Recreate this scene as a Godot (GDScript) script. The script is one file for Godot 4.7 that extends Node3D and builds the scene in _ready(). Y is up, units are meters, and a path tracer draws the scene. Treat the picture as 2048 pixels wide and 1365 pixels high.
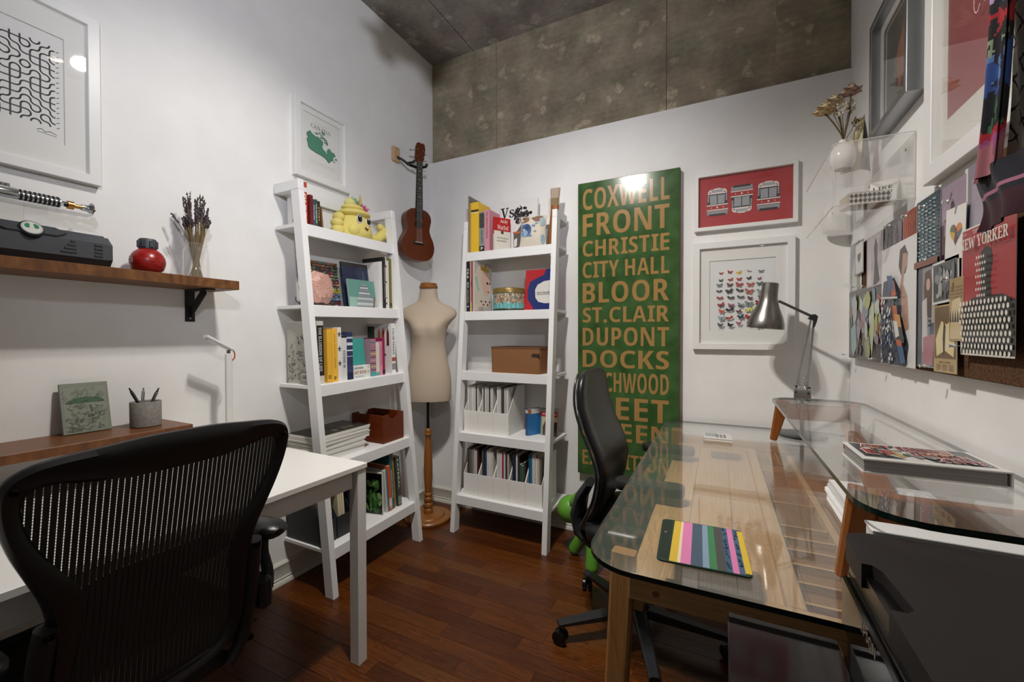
extends Node3D

# ---------------------------------------------------------------- geometry collector
class Geo:
	var v := PackedVector3Array()
	var n := PackedVector3Array()
	var uv := PackedVector2Array()
	var c := PackedColorArray()
	var xf := Transform3D()
	var col := Color.WHITE
	var coloured := false
	var layer := 0.0

	func t3(a: Vector3, b: Vector3, d: Vector3, na: Vector3, nb: Vector3, nd: Vector3, ua := Vector2(), ub := Vector2(), ud := Vector2()) -> void:
		# a, b, d run counter-clockwise seen from outside
		v.append(xf * a); v.append(xf * d); v.append(xf * b)
		n.append((xf.basis * na).normalized()); n.append((xf.basis * nd).normalized()); n.append((xf.basis * nb).normalized())
		uv.append(ua); uv.append(ud); uv.append(ub)
		c.append(col); c.append(col); c.append(col)

	func tri(a: Vector3, b: Vector3, d: Vector3) -> void:
		var nn := (b - a).cross(d - a).normalized()
		t3(a, b, d, nn, nn, nn)

	func quad(a: Vector3, b: Vector3, d: Vector3, e: Vector3) -> void:
		var nn := (b - a).cross(d - a)
		if nn.length() < 1e-12:
			nn = (d - a).cross(e - a)
		nn = nn.normalized()
		t3(a, b, d, nn, nn, nn, Vector2(0, 1), Vector2(1, 1), Vector2(1, 0))
		t3(a, d, e, nn, nn, nn, Vector2(0, 1), Vector2(1, 0), Vector2(0, 0))

	# rings: arrays of Vector3, each ring counter-clockwise seen from the far (last) end
	func loft(rings: Array, closed := true, cap0 := true, cap1 := true, thr := 40.0) -> void:
		var m: int = rings.size() - 1
		var k: int = rings[0].size()
		var kk: int = k if closed else k - 1
		var fn := []
		for i in m:
			var row := PackedVector3Array()
			for j in kk:
				var j2 := (j + 1) % k
				var a: Vector3 = rings[i][j]
				var b: Vector3 = rings[i][j2]
				var d: Vector3 = rings[i + 1][j2]
				var e: Vector3 = rings[i + 1][j]
				row.append((d - a).cross(e - b).normalized())
			fn.append(row)
		var ct := cos(deg_to_rad(thr))
		for i in m:
			for j in kk:
				var j2 := (j + 1) % k
				var f0: Vector3 = fn[i][j]
				var ns := []
				for q in [[0, 0], [0, 1], [1, 1], [1, 0]]:
					var s := Vector3()
					for di in [-1 + q[0], q[0]]:
						for dj in [-1 + q[1], q[1]]:
							var ii: int = i + di
							var jj: int = j + dj
							if ii < 0 or ii >= m:
								continue
							if closed:
								jj = (jj + kk) % kk
							elif jj < 0 or jj >= kk:
								continue
							var f: Vector3 = fn[ii][jj]
							if f.dot(f0) >= ct:
								s += f
					ns.append(s.normalized() if s.length() > 1e-6 else f0)
				var a: Vector3 = rings[i][j]
				var b: Vector3 = rings[i][j2]
				var d: Vector3 = rings[i + 1][j2]
				var e: Vector3 = rings[i + 1][j]
				var ua := Vector2(float(j) / kk, 1.0 - float(i) / m)
				var ud := Vector2(float(j + 1) / kk, 1.0 - float(i + 1) / m)
				if a.distance_squared_to(b) > 1e-14:
					t3(a, b, d, ns[0], ns[1], ns[2], ua, Vector2(ud.x, ua.y), ud)
				if d.distance_squared_to(e) > 1e-14:
					t3(a, d, e, ns[0], ns[2], ns[3], ua, ud, Vector2(ua.x, ud.y))
		if closed and cap0:
			fan(rings[0], true)
		if closed and cap1:
			fan(rings[m], false)

	func fan(ring: Array, flip: bool) -> void:
		var ce := Vector3()
		for p in ring:
			ce += p
		ce /= ring.size()
		for j in ring.size():
			var a: Vector3 = ring[j]
			var b: Vector3 = ring[(j + 1) % ring.size()]
			if a.distance_squared_to(b) < 1e-14:
				continue
			if flip:
				tri(ce, b, a)
			else:
				tri(ce, a, b)

	func oct(w: float, d: float, b: float, y: float, ce: Vector3) -> Array:
		var x := w / 2
		var z := d / 2
		var r := []
		for p in [[x, z - b], [x, -z + b], [x - b, -z], [-x + b, -z], [-x, -z + b], [-x, z - b], [-x + b, z], [x - b, z]]:
			r.append(ce + Vector3(p[0], y, p[1]))
		return r

	func box(ce: Vector3, s: Vector3, b := 0.0) -> void:
		if b <= 0.0:
			var x := s.x / 2
			var y := s.y / 2
			var z := s.z / 2
			var p := []
			for q in [[-1, -1, 1], [1, -1, 1], [1, 1, 1], [-1, 1, 1], [-1, -1, -1], [1, -1, -1], [1, 1, -1], [-1, 1, -1]]:
				p.append(ce + Vector3(q[0] * x, q[1] * y, q[2] * z))
			quad(p[0], p[1], p[2], p[3]); quad(p[5], p[4], p[7], p[6]); quad(p[1], p[5], p[6], p[2])
			quad(p[4], p[0], p[3], p[7]); quad(p[3], p[2], p[6], p[7]); quad(p[4], p[5], p[1], p[0])
			return
		b = minf(b, 0.45 * minf(s.x, minf(s.y, s.z)))
		var h := s.y / 2
		loft([oct(s.x - 2 * b, s.z - 2 * b, b * 0.6, -h, ce), oct(s.x, s.z, b, -h + b, ce), oct(s.x, s.z, b, h - b, ce), oct(s.x - 2 * b, s.z - 2 * b, b * 0.6, h, ce)], true, true, true, 10.0)

	func bar(a: Vector3, b: Vector3, w: float, d: float, b2 := 0.0, up := Vector3.UP, w2 := -1.0, d2 := -1.0) -> void:
		# a beam of section w x d from a to b, tapering to w2 x d2
		var ax := (b - a).normalized()
		var sd := up.cross(ax)
		if sd.length() < 1e-4:
			sd = Vector3.RIGHT.cross(ax)
		sd = sd.normalized()
		var ot := ax.cross(sd).normalized()
		if w2 < 0:
			w2 = w
		if d2 < 0:
			d2 = d
		var rr := []
		for q in [[a, w, d], [b, w2, d2]]:
			var r := []
			var x: float = q[1] / 2
			var z: float = q[2] / 2
			var pp := [[x, -z], [x, z], [-x, z], [-x, -z]]
			if b2 > 0:
				pp = [[x, -z + b2], [x, z - b2], [x - b2, z], [-x + b2, z], [-x, z - b2], [-x, -z + b2], [-x + b2, -z], [x - b2, -z]]
			for p in pp:
				r.append(q[0] + sd * p[0] + ot * p[1])
			rr.append(r)
		loft(rr, true, true, true, 10.0)

	func lathe(prof: Array, seg := 24, ce := Vector3(), thr := 40.0, capped := true) -> void:
		# prof: Vector2(radius, height), from bottom to top
		var rings := []
		for p in prof:
			var r := []
			for j in seg:
				var a := -TAU * j / seg
				r.append(ce + Vector3(cos(a) * p.x, p.y, sin(a) * p.x))
			rings.append(r)
		loft(rings, true, capped, capped, thr)

	func tube(path: Array, rad, seg := 10, capped := true) -> void:
		var rings := []
		var up := Vector3.UP
		var t0: Vector3 = (path[1] - path[0]).normalized()
		if absf(t0.dot(up)) > 0.9:
			up = Vector3.RIGHT
		var sd := up.cross(t0).normalized()
		for i in path.size():
			var t: Vector3 = (path[mini(i + 1, path.size() - 1)] - path[maxi(i - 1, 0)]).normalized()
			sd = (sd - t * sd.dot(t)).normalized()
			var ot := t.cross(sd)
			var rr: float = rad[i] if rad is Array else rad
			var r := []
			for j in seg:
				var a := TAU * j / seg
				r.append(path[i] + (sd * cos(a) + ot * sin(a)) * rr)
			rings.append(r)
		loft(rings, true, capped, capped, 50.0)

	func sphere(ce: Vector3, r: Vector3, seg := 20, rows := 12) -> void:
		var rings := []
		for i in rows + 1:
			var p := -PI / 2 + PI * i / rows
			var ring := []
			for j in seg:
				var a := -TAU * j / seg
				ring.append(ce + Vector3(cos(a) * cos(p) * r.x, sin(p) * r.y, sin(a) * cos(p) * r.z))
			rings.append(ring)
		loft(rings, true, false, false, 80.0)

	func capsule(a: Vector3, b: Vector3, ra: float, rb: float, seg := 18) -> void:
		var d := (b - a).normalized()
		var path := []
		var rad := []
		for i in 7:
			var p := -PI / 2 + PI / 2 * i / 6
			path.append(a + d * sin(p) * ra); rad.append(maxf(cos(p) * ra, 0.0002))
		for i in 7:
			var p := PI / 2 * i / 6
			path.append(b + d * sin(p) * rb); rad.append(maxf(cos(p) * rb, 0.0002))
		tube(path, rad, seg)

	func prism(poly: PackedVector2Array, z0: float, z1: float, thr := 30.0, bev := 0.0) -> void:
		# poly in the xy plane, extruded along z
		if Geometry2D.is_polygon_clockwise(poly):
			poly.reverse()
		var idx := Geometry2D.triangulate_polygon(poly)
		var inner := poly
		if bev > 0.0:
			var o := Geometry2D.offset_polygon(poly, -bev)
			if o.size() == 1 and o[0].size() >= 3:
				inner = PackedVector2Array()
				for p in poly:
					var ce := Vector2()
					for q in poly:
						ce += q
					ce /= poly.size()
					inner.append(p + (ce - p).normalized() * bev)
		for i in range(0, idx.size(), 3):
			var a := inner[idx[i]]
			var b := inner[idx[i + 1]]
			var d := inner[idx[i + 2]]
			if (b - a).cross(d - a) < 0:
				var w := b
				b = d
				d = w
			tri(Vector3(a.x, a.y, z1), Vector3(b.x, b.y, z1), Vector3(d.x, d.y, z1))
			tri(Vector3(a.x, a.y, z0), Vector3(d.x, d.y, z0), Vector3(b.x, b.y, z0))
		var rings := []
		var zs := [[z0, inner], [z0 + bev, poly], [z1 - bev, poly], [z1, inner]] if bev > 0.0 else [[z0, poly], [z1, poly]]
		for q in zs:
			var r := []
			for p in q[1]:
				r.append(Vector3(p.x, p.y, q[0]))
			rings.append(r)
		loft(rings, true, false, false, thr)

	# ---- flat print (xy plane, facing +z); each call lies a hair above the one before
	func ink(color) -> void:
		col = Color(color).srgb_to_linear() if color is String else color.srgb_to_linear()
		coloured = true
		layer += 0.00006

	func poly2(pts: Array, color) -> void:
		ink(color)
		var pp := PackedVector2Array(pts)
		if Geometry2D.is_polygon_clockwise(pp):
			pp.reverse()
		var idx := Geometry2D.triangulate_polygon(pp)
		for i in range(0, idx.size(), 3):
			var a := pp[idx[i]]
			var b := pp[idx[i + 1]]
			var d := pp[idx[i + 2]]
			if (b - a).cross(d - a) < 0:
				var w := b
				b = d
				d = w
			tri(Vector3(a.x, a.y, layer), Vector3(b.x, b.y, layer), Vector3(d.x, d.y, layer))

	func rect2(x0: float, y0: float, x1: float, y1: float, color) -> void:
		ink(color)
		quad(Vector3(x0, y0, layer), Vector3(x1, y0, layer), Vector3(x1, y1, layer), Vector3(x0, y1, layer))

	func disc2(x: float, y: float, rx: float, ry: float, color, seg := 16, turn := 0.0) -> void:
		ink(color)
		var r := []
		for j in seg:
			var a := TAU * j / seg
			var p := Vector2(cos(a) * rx, sin(a) * ry).rotated(turn)
			r.append(Vector3(x + p.x, y + p.y, layer))
		fan(r, false)

	func line2(pts: Array, w: float, color, again := true) -> void:
		if again:
			ink(color)
		for i in pts.size() - 1:
			var a: Vector2 = pts[i]
			var b: Vector2 = pts[i + 1]
			var d := (b - a).normalized() * w * 0.5
			var s := d.orthogonal()
			a -= d * 0.6
			b += d * 0.6
			quad(Vector3(a.x - s.x, a.y - s.y, layer), Vector3(a.x + s.x, a.y + s.y, layer), Vector3(b.x + s.x, b.y + s.y, layer), Vector3(b.x - s.x, b.y - s.y, layer)) if d.cross(s) < 0 else quad(Vector3(a.x + s.x, a.y + s.y, layer), Vector3(a.x - s.x, a.y - s.y, layer), Vector3(b.x - s.x, b.y - s.y, layer), Vector3(b.x + s.x, b.y + s.y, layer))

	func text2(s: String, x0: float, y0: float, x1: float, y1: float, color, font: Font, turn := 0, keep := false) -> void:
		# fits the lettering into the box; turn 1 runs it downwards (as on a spine), turn 2 upwards
		ink(color)
		var tm := TextMesh.new()
		tm.text = s
		tm.font = font
		tm.font_size = 48
		tm.pixel_size = 0.01
		tm.depth = 0.0
		tm.curve_step = 2.0
		var arr := tm.get_mesh_arrays()
		if arr.is_empty() or arr[0] == null or arr[0].size() == 0:
			return
		var vs: PackedVector3Array = arr[0]
		var ids: PackedInt32Array = arr[Mesh.ARRAY_INDEX] if arr[Mesh.ARRAY_INDEX] != null else PackedInt32Array(range(vs.size()))
		var lo := Vector2(1e9, 1e9)
		var hi := -lo
		for p in vs:
			lo = lo.min(Vector2(p.x, p.y))
			hi = hi.max(Vector2(p.x, p.y))
		var sz := hi - lo
		var bw := x1 - x0
		var bh := y1 - y0
		for i in range(0, ids.size(), 3):
			var q := []
			for k in 3:
				var p := vs[ids[i + k]]
				var w := Vector2((p.x - lo.x) / sz.x, (p.y - lo.y) / sz.y)
				if turn == 1:
					w = Vector2(w.y, 1.0 - w.x)
				elif turn == 2:
					w = Vector2(1.0 - w.y, w.x)
				q.append(Vector3(x0 + w.x * bw, y0 + w.y * bh, layer))
			var nz: float = (q[1] - q[0]).cross(q[2] - q[0]).z
			if absf(nz) < 1e-14:
				continue
			if nz > 0:
				tri(q[0], q[1], q[2])
			else:
				tri(q[0], q[2], q[1])

	func mesh() -> ArrayMesh:
		var a := []
		a.resize(Mesh.ARRAY_MAX)
		a[Mesh.ARRAY_VERTEX] = v
		a[Mesh.ARRAY_NORMAL] = n
		a[Mesh.ARRAY_TEX_UV] = uv
		if coloured:
			a[Mesh.ARRAY_COLOR] = c
		var m := ArrayMesh.new()
		m.add_surface_from_arrays(Mesh.PRIMITIVE_TRIANGLES, a)
		return m

# ---------------------------------------------------------------- scene helpers
var rng := RandomNumberGenerator.new()
var mats := {}
var taken := {}
var sans: SystemFont
var bold: SystemFont
var serif: SystemFont
var serif_bold: SystemFont

func V(x: float, y: float, z: float) -> Vector3:
	return Vector3(x, y, z)

func at(x: float, y: float, z: float, turn := 0.0) -> Transform3D:
	return Transform3D(Basis(Vector3.UP, turn), Vector3(x, y, z))

func smooth_path(pts: Array, steps := 6, closed := false) -> Array:
	var out := []
	var k := pts.size()
	for i in (k if closed else k - 1):
		for s in steps:
			var t := float(s) / steps
			var p0 = pts[(i - 1 + k) % k] if closed else pts[maxi(i - 1, 0)]
			var p1 = pts[i]
			var p2 = pts[(i + 1) % k]
			var p3 = pts[(i + 2) % k] if closed else pts[mini(i + 2, k - 1)]
			out.append(0.5 * ((2.0 * p1) + (p2 - p0) * t + (2.0 * p0 - 5.0 * p1 + 4.0 * p2 - p3) * t * t + (3.0 * p1 - p0 - 3.0 * p2 + p3) * t * t * t))
	if not closed:
		out.append(pts[k - 1])
	return out

func round_rect(w: float, h: float, r: float, seg := 5) -> PackedVector2Array:
	var out := PackedVector2Array()
	for q in [[1, 1, 0], [-1, 1, 1], [-1, -1, 2], [1, -1, 3]]:
		for i in seg + 1:
			var a: float = PI / 2 * (q[2] + float(i) / seg)
			out.append(Vector2(q[0] * (w / 2 - r) + cos(a) * r, q[1] * (h / 2 - r) + sin(a) * r))
	return out

func numbered(called: String) -> String:
	taken[called] = taken.get(called, -1) + 1
	return called if taken[called] == 0 else "%s_%03d" % [called, taken[called]]

func mat(color: String, rough := 0.6, metal := 0.0, spec := 0.5) -> StandardMaterial3D:
	var key := "%s %f %f %f" % [color, rough, metal, spec]
	if not mats.has(key):
		var m := StandardMaterial3D.new()
		m.albedo_color = Color(color)
		m.roughness = rough
		m.metallic = metal
		m.metallic_specular = spec
		mats[key] = m
	return mats[key]

func glassy(color: String, alpha: float, rough := 0.02, spec := 0.5) -> StandardMaterial3D:
	var key := "glass %s %f %f %f" % [color, alpha, rough, spec]
	if not mats.has(key):
		var m := StandardMaterial3D.new()
		var cc := Color(color)
		cc.a = alpha
		m.albedo_color = cc
		m.transparency = BaseMaterial3D.TRANSPARENCY_ALPHA
		m.roughness = rough
		m.metallic_specular = spec
		mats[key] = m
	return mats[key]

func noise_tex(seed_: int, freq: float, ramp: Array, size := 512, octaves := 5, kind := FastNoiseLite.TYPE_SIMPLEX_SMOOTH, warp := 0.0) -> NoiseTexture2D:
	var f := FastNoiseLite.new()
	f.seed = seed_
	f.frequency = freq
	f.noise_type = kind
	f.fractal_octaves = octaves
	if warp > 0.0:
		f.domain_warp_enabled = true
		f.domain_warp_amplitude = warp
		f.domain_warp_frequency = freq * 0.6
	var t := NoiseTexture2D.new()
	t.width = size
	t.height = size
	t.seamless = true
	t.noise = f
	if ramp.size():
		var g := Gradient.new()
		g.offsets = PackedFloat32Array()
		g.colors = PackedColorArray()
		var off := PackedFloat32Array()
		var cols := PackedColorArray()
		for q in ramp:
			off.append(q[0])
			cols.append(Color(q[1]))
		g.offsets = off
		g.colors = cols
		t.color_ramp = g
	return t

func textured(key: String, tex: Texture2D, scale_: Vector3, rough: float, world := true, tint := "#ffffff", off := Vector3(), spec := 0.5, bump: Texture2D = null, bump_cm := 0.0) -> StandardMaterial3D:
	if not mats.has(key):
		var m := StandardMaterial3D.new()
		m.albedo_color = Color(tint)
		m.albedo_texture = tex
		m.uv1_triplanar = true
		m.uv1_world_triplanar = world
		m.uv1_triplanar_sharpness = 4.0
		m.uv1_scale = scale_
		m.uv1_offset = off
		m.roughness = rough
		m.metallic_specular = spec
		if bump:
			m.heightmap_enabled = true
			m.heightmap_texture = bump
			m.heightmap_scale = bump_cm
		mats[key] = m
	return mats[key]

var print_mat: StandardMaterial3D
var gloss_print: StandardMaterial3D

func part(called: String, g: Geo, m: Material, parent: Node3D, x := Transform3D(), label := "") -> MeshInstance3D:
	var o := MeshInstance3D.new()
	o.name = called
	o.mesh = g.mesh()
	o.material_override = null
	o.mesh.surface_set_material(0, m)
	parent.add_child(o, true)
	o.transform = x
	if label != "":
		o.set_meta("label", label)
	return o

func share(called: String, me: Mesh, m: Material, parent: Node3D, x := Transform3D()) -> MeshInstance3D:
	var o := MeshInstance3D.new()
	o.name = called
	o.mesh = me
	o.material_override = m
	parent.add_child(o, true)
	o.transform = x
	return o

func thing(called: String, label: String, category: String, x := Transform3D(), group := "") -> Node3D:
	var o := Node3D.new()
	o.name = numbered(called)
	add_child(o)
	o.transform = x
	o.set_meta("label", label)
	o.set_meta("category", category)
	if group != "":
		o.set_meta("group", group)
	return o

func struct(called: String, g: Geo, m: Material, label := "") -> MeshInstance3D:
	var o := part(numbered(called), g, m, self)
	o.set_meta("kind", "structure")
	o.set_meta("label", label if label != "" else called.replace("_", " ") + " of the small white studio")
	o.set_meta("category", called.split("_")[0])
	return o

# frames: x = along to the viewer's right-hand side, y = up, z = out of the wall
var wall_l := Transform3D(Basis(Vector3(0, 0, -1), Vector3(0, 1, 0), Vector3(1, 0, 0)), Vector3(0, 0, 0))
var wall_r := Transform3D(Basis(Vector3(0, 0, 1), Vector3(0, 1, 0), Vector3(-1, 0, 0)), Vector3(2.446, 0, 0))
var lad_l: Transform3D
var lad_r := Transform3D(Basis(), Vector3(0.742, 0, 0.040))

const ROOM_W := 2.446
const ROOM_H := 3.173
const ROOM_D := 3.7
const LEDGE := 2.452
const SPOT_A := 0.95
const SPOT_B := 1.95
const SPOT_C := 1.8
const SPOT_D := 2.1
const SCONCE := 3.2

func _ready() -> void:
	rng.seed = 20240
	# ---------- camera
	var cam := Camera3D.new()
	cam.name = "camera"
	cam.fov = 2.0 * rad_to_deg(atan(682.5 / 844.06))
	cam.near = 0.02
	cam.position = Vector3(1.91614, 1.2, 2.49413)
	cam.rotation_order = EULER_ORDER_YXZ
	cam.rotation = Vector3(-0.013005, 0.46558, -0.001023)
	add_child(cam)
	cam.current = true
	# ---------- environment and exposure
	var env := Environment.new()
	env.background_mode = Environment.BG_COLOR
	env.background_color = Color(0.02, 0.02, 0.02)
	env.tonemap_mode = Environment.TONE_MAPPER_LINEAR
	env.tonemap_exposure = 1.0
	env.sdfgi_enabled = true
	env.ssao_enabled = true
	env.ssil_enabled = true
	var we := WorldEnvironment.new()
	we.name = "environment"
	we.environment = env
	add_child(we)
	# ---------- fonts and shared materials
	sans = SystemFont.new()
	sans.font_names = PackedStringArray(["Droid Sans"])
	bold = SystemFont.new()
	bold.font_names = PackedStringArray(["Droid Sans"])
	bold.font_weight = 700
	serif = SystemFont.new()
	serif.font_names = PackedStringArray(["Droid Serif"])
	serif_bold = SystemFont.new()
	serif_bold.font_names = PackedStringArray(["Droid Serif"])
	serif_bold.font_weight = 700
	print_mat = StandardMaterial3D.new()
	print_mat.vertex_color_use_as_albedo = true
	print_mat.roughness = 0.55
	print_mat.metallic_specular = 0.4
	gloss_print = print_mat.duplicate()
	gloss_print.roughness = 0.2
	gloss_print.metallic_specular = 0.5
	# ---------- lamps of the room (both hang outside the picture)
	spot_cluster()
	wall_sconce()
	# ---------- the place, from large to small
	room_shell()
	lad_l = Transform3D(Basis(Vector3.RIGHT, 0.0227), Vector3(0.008, 0, 0.846)) * Transform3D(wall_l.basis, Vector3())
	white_desk()
	ladder(lad_l, "white leaning ladder bookshelf beside the ukulele, holding a yellow plush", 0.0073)
	ladder(lad_r, "white leaning ladder bookshelf beside the green sign, holding white file boxes", 0.0)
	glass_desk()
	desk_riser()
	mesh_chair()
	black_chair()
	dress_form()
	street_sign()
	wall_pictures()
	pinboard()
	wall_shelves()
	ukulele()
	left_shelf_things()
	ladder_left_things()
	ladder_right_things()
	right_desk_things()
	corner_shelf()
	hanging_clothes()
	dog_figure()
	print("built")

func spot_cluster() -> void:
	# four adjustable cans on a short bar, hung from the slab; heads: [where, aimed at, energy, half angle, softness]
	var t := thing("spotlight_cluster", "cluster of four adjustable spotlights hanging from the concrete ceiling", "lamp", at(1.16, 2.66, 1.5))
	var o := V(1.16, 2.66, 1.5)
	var g := Geo.new()
	g.tube([V(0, 0.0, 0), V(0, ROOM_H - o.y - 0.02, 0)], 0.008, 10)
	part("rod", g, mat("#202020", 0.6), t)
	g = Geo.new()
	g.lathe([Vector2(0.06, ROOM_H - o.y - 0.03), Vector2(0.06, ROOM_H - o.y - 0.001)], 24)
	part("canopy", g, mat("#303030", 0.5), t)
	g = Geo.new()
	g.box(V(0, 0, 0), V(0.26, 0.02, 0.2), 0.004)
	part("bar", g, mat("#202020", 0.6), t)
	var heads := [
		[V(1.07, 2.6, 1.54), V(0.0, 1.25, 1.35), SPOT_A, 52.0, 1.0],
		[V(1.20, 2.6, 1.41), V(1.25, 0.85, 0.0), SPOT_B, 55.0, 1.0],
		[V(1.26, 2.6, 1.50), V(2.446, 1.0, 0.95), SPOT_C, 52.0, 1.0],
		[V(1.16, 2.6, 1.60), V(0.95, 0.0, 1.5), SPOT_D, 58.0, 1.0],
	]
	var k := 0
	for q in heads:
		var p: Vector3 = q[0]
		var d: Vector3 = (q[1] - p).normalized()
		var sd := d.cross(V(0.3, 1, 0.2)).normalized()
		var bs := Basis(sd, d, sd.cross(d))
		g = Geo.new()
		g.xf = Transform3D(bs, p - o)
		g.lathe([Vector2(0.026, -0.1), Vector2(0.034, -0.095), Vector2(0.036, 0.0), Vector2(0.033, 0.0), Vector2(0.031, -0.012), Vector2(0.001, -0.012)], 24)
		var can := part("can", g, mat("#26272a", 0.5), t)
		g = Geo.new()
		g.xf = Transform3D(bs, p - o)
		g.lathe([Vector2(0.0305, -0.0118), Vector2(0.0305, -0.0106), Vector2(0.0005, -0.0106)], 24)
		var em := StandardMaterial3D.new()
		em.albedo_color = Color.WHITE
		em.emission_enabled = true
		em.emission = Color("#fff6ec")
		em.emission_energy_multiplier = 6.0
		part("lens", g, em, can)
		g = Geo.new()
		g.tube([p - o - d * 0.06, V(clampf((p - o).x, -0.12, 0.12), 0.0, clampf((p - o).z, -0.09, 0.09))], 0.006, 8)
		part("knuckle", g, mat("#26272a", 0.5), can)
		var l := SpotLight3D.new()
		l.name = "spotlight_%d" % k
		l.light_color = Color("#fffaf4")
		l.light_energy = q[2]
		l.light_size = 0.035
		l.spot_range = 12.0
		l.spot_attenuation = 2.0
		l.spot_angle = q[3]
		l.spot_angle_attenuation = q[4]
		l.shadow_enabled = true
		add_child(l)
		l.look_at_from_position(p + d * 0.004, p + d, V(0.3, 1, 0.2))
		k += 1

func wall_sconce() -> void:
	# uplighter on the wall behind the camera: washes the upper walls and the slab
	var p := Vector3(2.28, 2.2, 2.75)
	var t := thing("wall_uplighter", "small metal bowl uplighter on the white wall", "lamp", Transform3D(Basis(), p))
	var d := (V(0.1, 3.1, 0.75) - p).normalized()
	var sd := d.cross(V(0, 1, 0)).normalized()
	var bs := Basis(sd, d, sd.cross(d))
	var g := Geo.new()
	g.box(V(0.155, -0.06, 0), V(0.02, 0.12, 0.09), 0.004)
	part("wall_plate", g, mat("#c8c8c8", 0.4), t)
	g = Geo.new()
	g.tube([V(0.15, -0.09, 0), V(0.08, -0.1, 0), V(0.03, -0.09, 0.02), -d * 0.07], 0.008, 8)
	part("arm", g, mat("#c8c8c8", 0.4), t)
	g = Geo.new()
	g.xf = Transform3D(bs, V(0, 0, 0))
	g.lathe([Vector2(0.02, -0.08), Vector2(0.05, -0.06), Vector2(0.06, 0.0), Vector2(0.057, 0.0), Vector2(0.05, -0.02), Vector2(0.001, -0.02)], 28)
	part("bowl", g, mat("#b8b8b8", 0.4), t)
	g = Geo.new()
	g.xf = Transform3D(bs, V(0, 0, 0))
	g.lathe([Vector2(0.049, -0.0198), Vector2(0.049, -0.018), Vector2(0.0005, -0.018)], 28)
	var em := StandardMaterial3D.new()
	em.albedo_color = Color.WHITE
	em.emission_enabled = true
	em.emission = Color("#eef2ff")
	em.emission_energy_multiplier = 4.0
	part("lens", g, em, t)
	var l := SpotLight3D.new()
	l.name = "uplight"
	l.light_color = Color("#eef2ff")
	l.light_energy = SCONCE
	l.light_size = 0.05
	l.spot_range = 12.0
	l.spot_attenuation = 2.0
	l.spot_angle = 50.0
	l.spot_angle_attenuation = 1.0
	l.shadow_enabled = true
	add_child(l)
	l.look_at_from_position(p + d * 0.004, p + d, V(0, 1, 0))

func concrete_image(w: int, h: int, seed_: int, base: Color, streak: float) -> ImageTexture:
	var a := FastNoiseLite.new()
	a.seed = seed_
	a.frequency = 0.008
	a.fractal_octaves = 5
	a.domain_warp_enabled = true
	a.domain_warp_amplitude = 60.0
	a.domain_warp_frequency = 0.006
	var b := FastNoiseLite.new()
	b.seed = seed_ + 7
	b.frequency = 0.05
	b.fractal_octaves = 4
	var d := FastNoiseLite.new()
	d.seed = seed_ + 11
	d.frequency = 0.012
	d.fractal_octaves = 3
	var e := FastNoiseLite.new()
	e.seed = seed_ + 19
	e.noise_type = FastNoiseLite.TYPE_CELLULAR
	e.frequency = 0.018
	var im := Image.create(w, h, false, Image.FORMAT_RGB8)
	for y in h:
		for x in w:
			var k := 1.0 + 0.22 * a.get_noise_2d(x, y) + 0.07 * b.get_noise_2d(x, y * 1.4) + streak * d.get_noise_2d(x * 0.5, y * 6.0)
			var lime := clampf((d.get_noise_2d(x * 1.1 + 400, y * 1.1) - 0.36) * 2.0, 0.0, 0.3) * (0.6 + b.get_noise_2d(x * 3, y * 3))
			k += maxf(lime, 0.0)
			var green := 0.5 * a.get_noise_2d(x + 900, y + 300)
			if e.get_noise_2d(x, y) < -0.985:
				k *= 0.6
			im.set_pixel(x, y, Color(clampf(base.r * k * (1.0 - 0.05 * green), 0, 1), clampf(base.g * k * (1.0 + 0.05 * green), 0, 1), clampf(base.b * k, 0, 1)))
	return ImageTexture.create_from_image(im)

func wood_image(seed_: int, lo: Color, hi: Color, w := 512, h := 256, rings := 9.0) -> ImageTexture:
	# grain runs along u
	var a := FastNoiseLite.new()
	a.seed = seed_
	a.frequency = 0.006
	a.fractal_octaves = 3
	var b := FastNoiseLite.new()
	b.seed = seed_ + 3
	b.frequency = 0.03
	b.fractal_octaves = 4
	var im := Image.create(w, h, false, Image.FORMAT_RGB8)
	for y in h:
		for x in w:
			# fade towards a wrapped copy so that the picture tiles along the grain
			var fx := float(x) / w
			var s0 := a.get_noise_2d(x * 0.55, y * 1.6)
			var s1 := a.get_noise_2d((x - w) * 0.55, y * 1.6)
			var s := lerpf(s0, s1, fx)
			var k := absf(fposmod(s * rings + float(y) / h * 4.0, 1.0) - 0.5) * 2.0
			var fi := b.get_noise_2d(x * 0.22, y * 5.0)
			var t := clampf(0.42 + 0.34 * (k - 0.5) + 0.55 * fi, 0.0, 1.0)
			im.set_pixel(x, y, lo.lerp(hi, t))
	return ImageTexture.create_from_image(im)

var oak_tex: ImageTexture
var walnut_tex: ImageTexture
var floor_tex: ImageTexture

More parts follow.
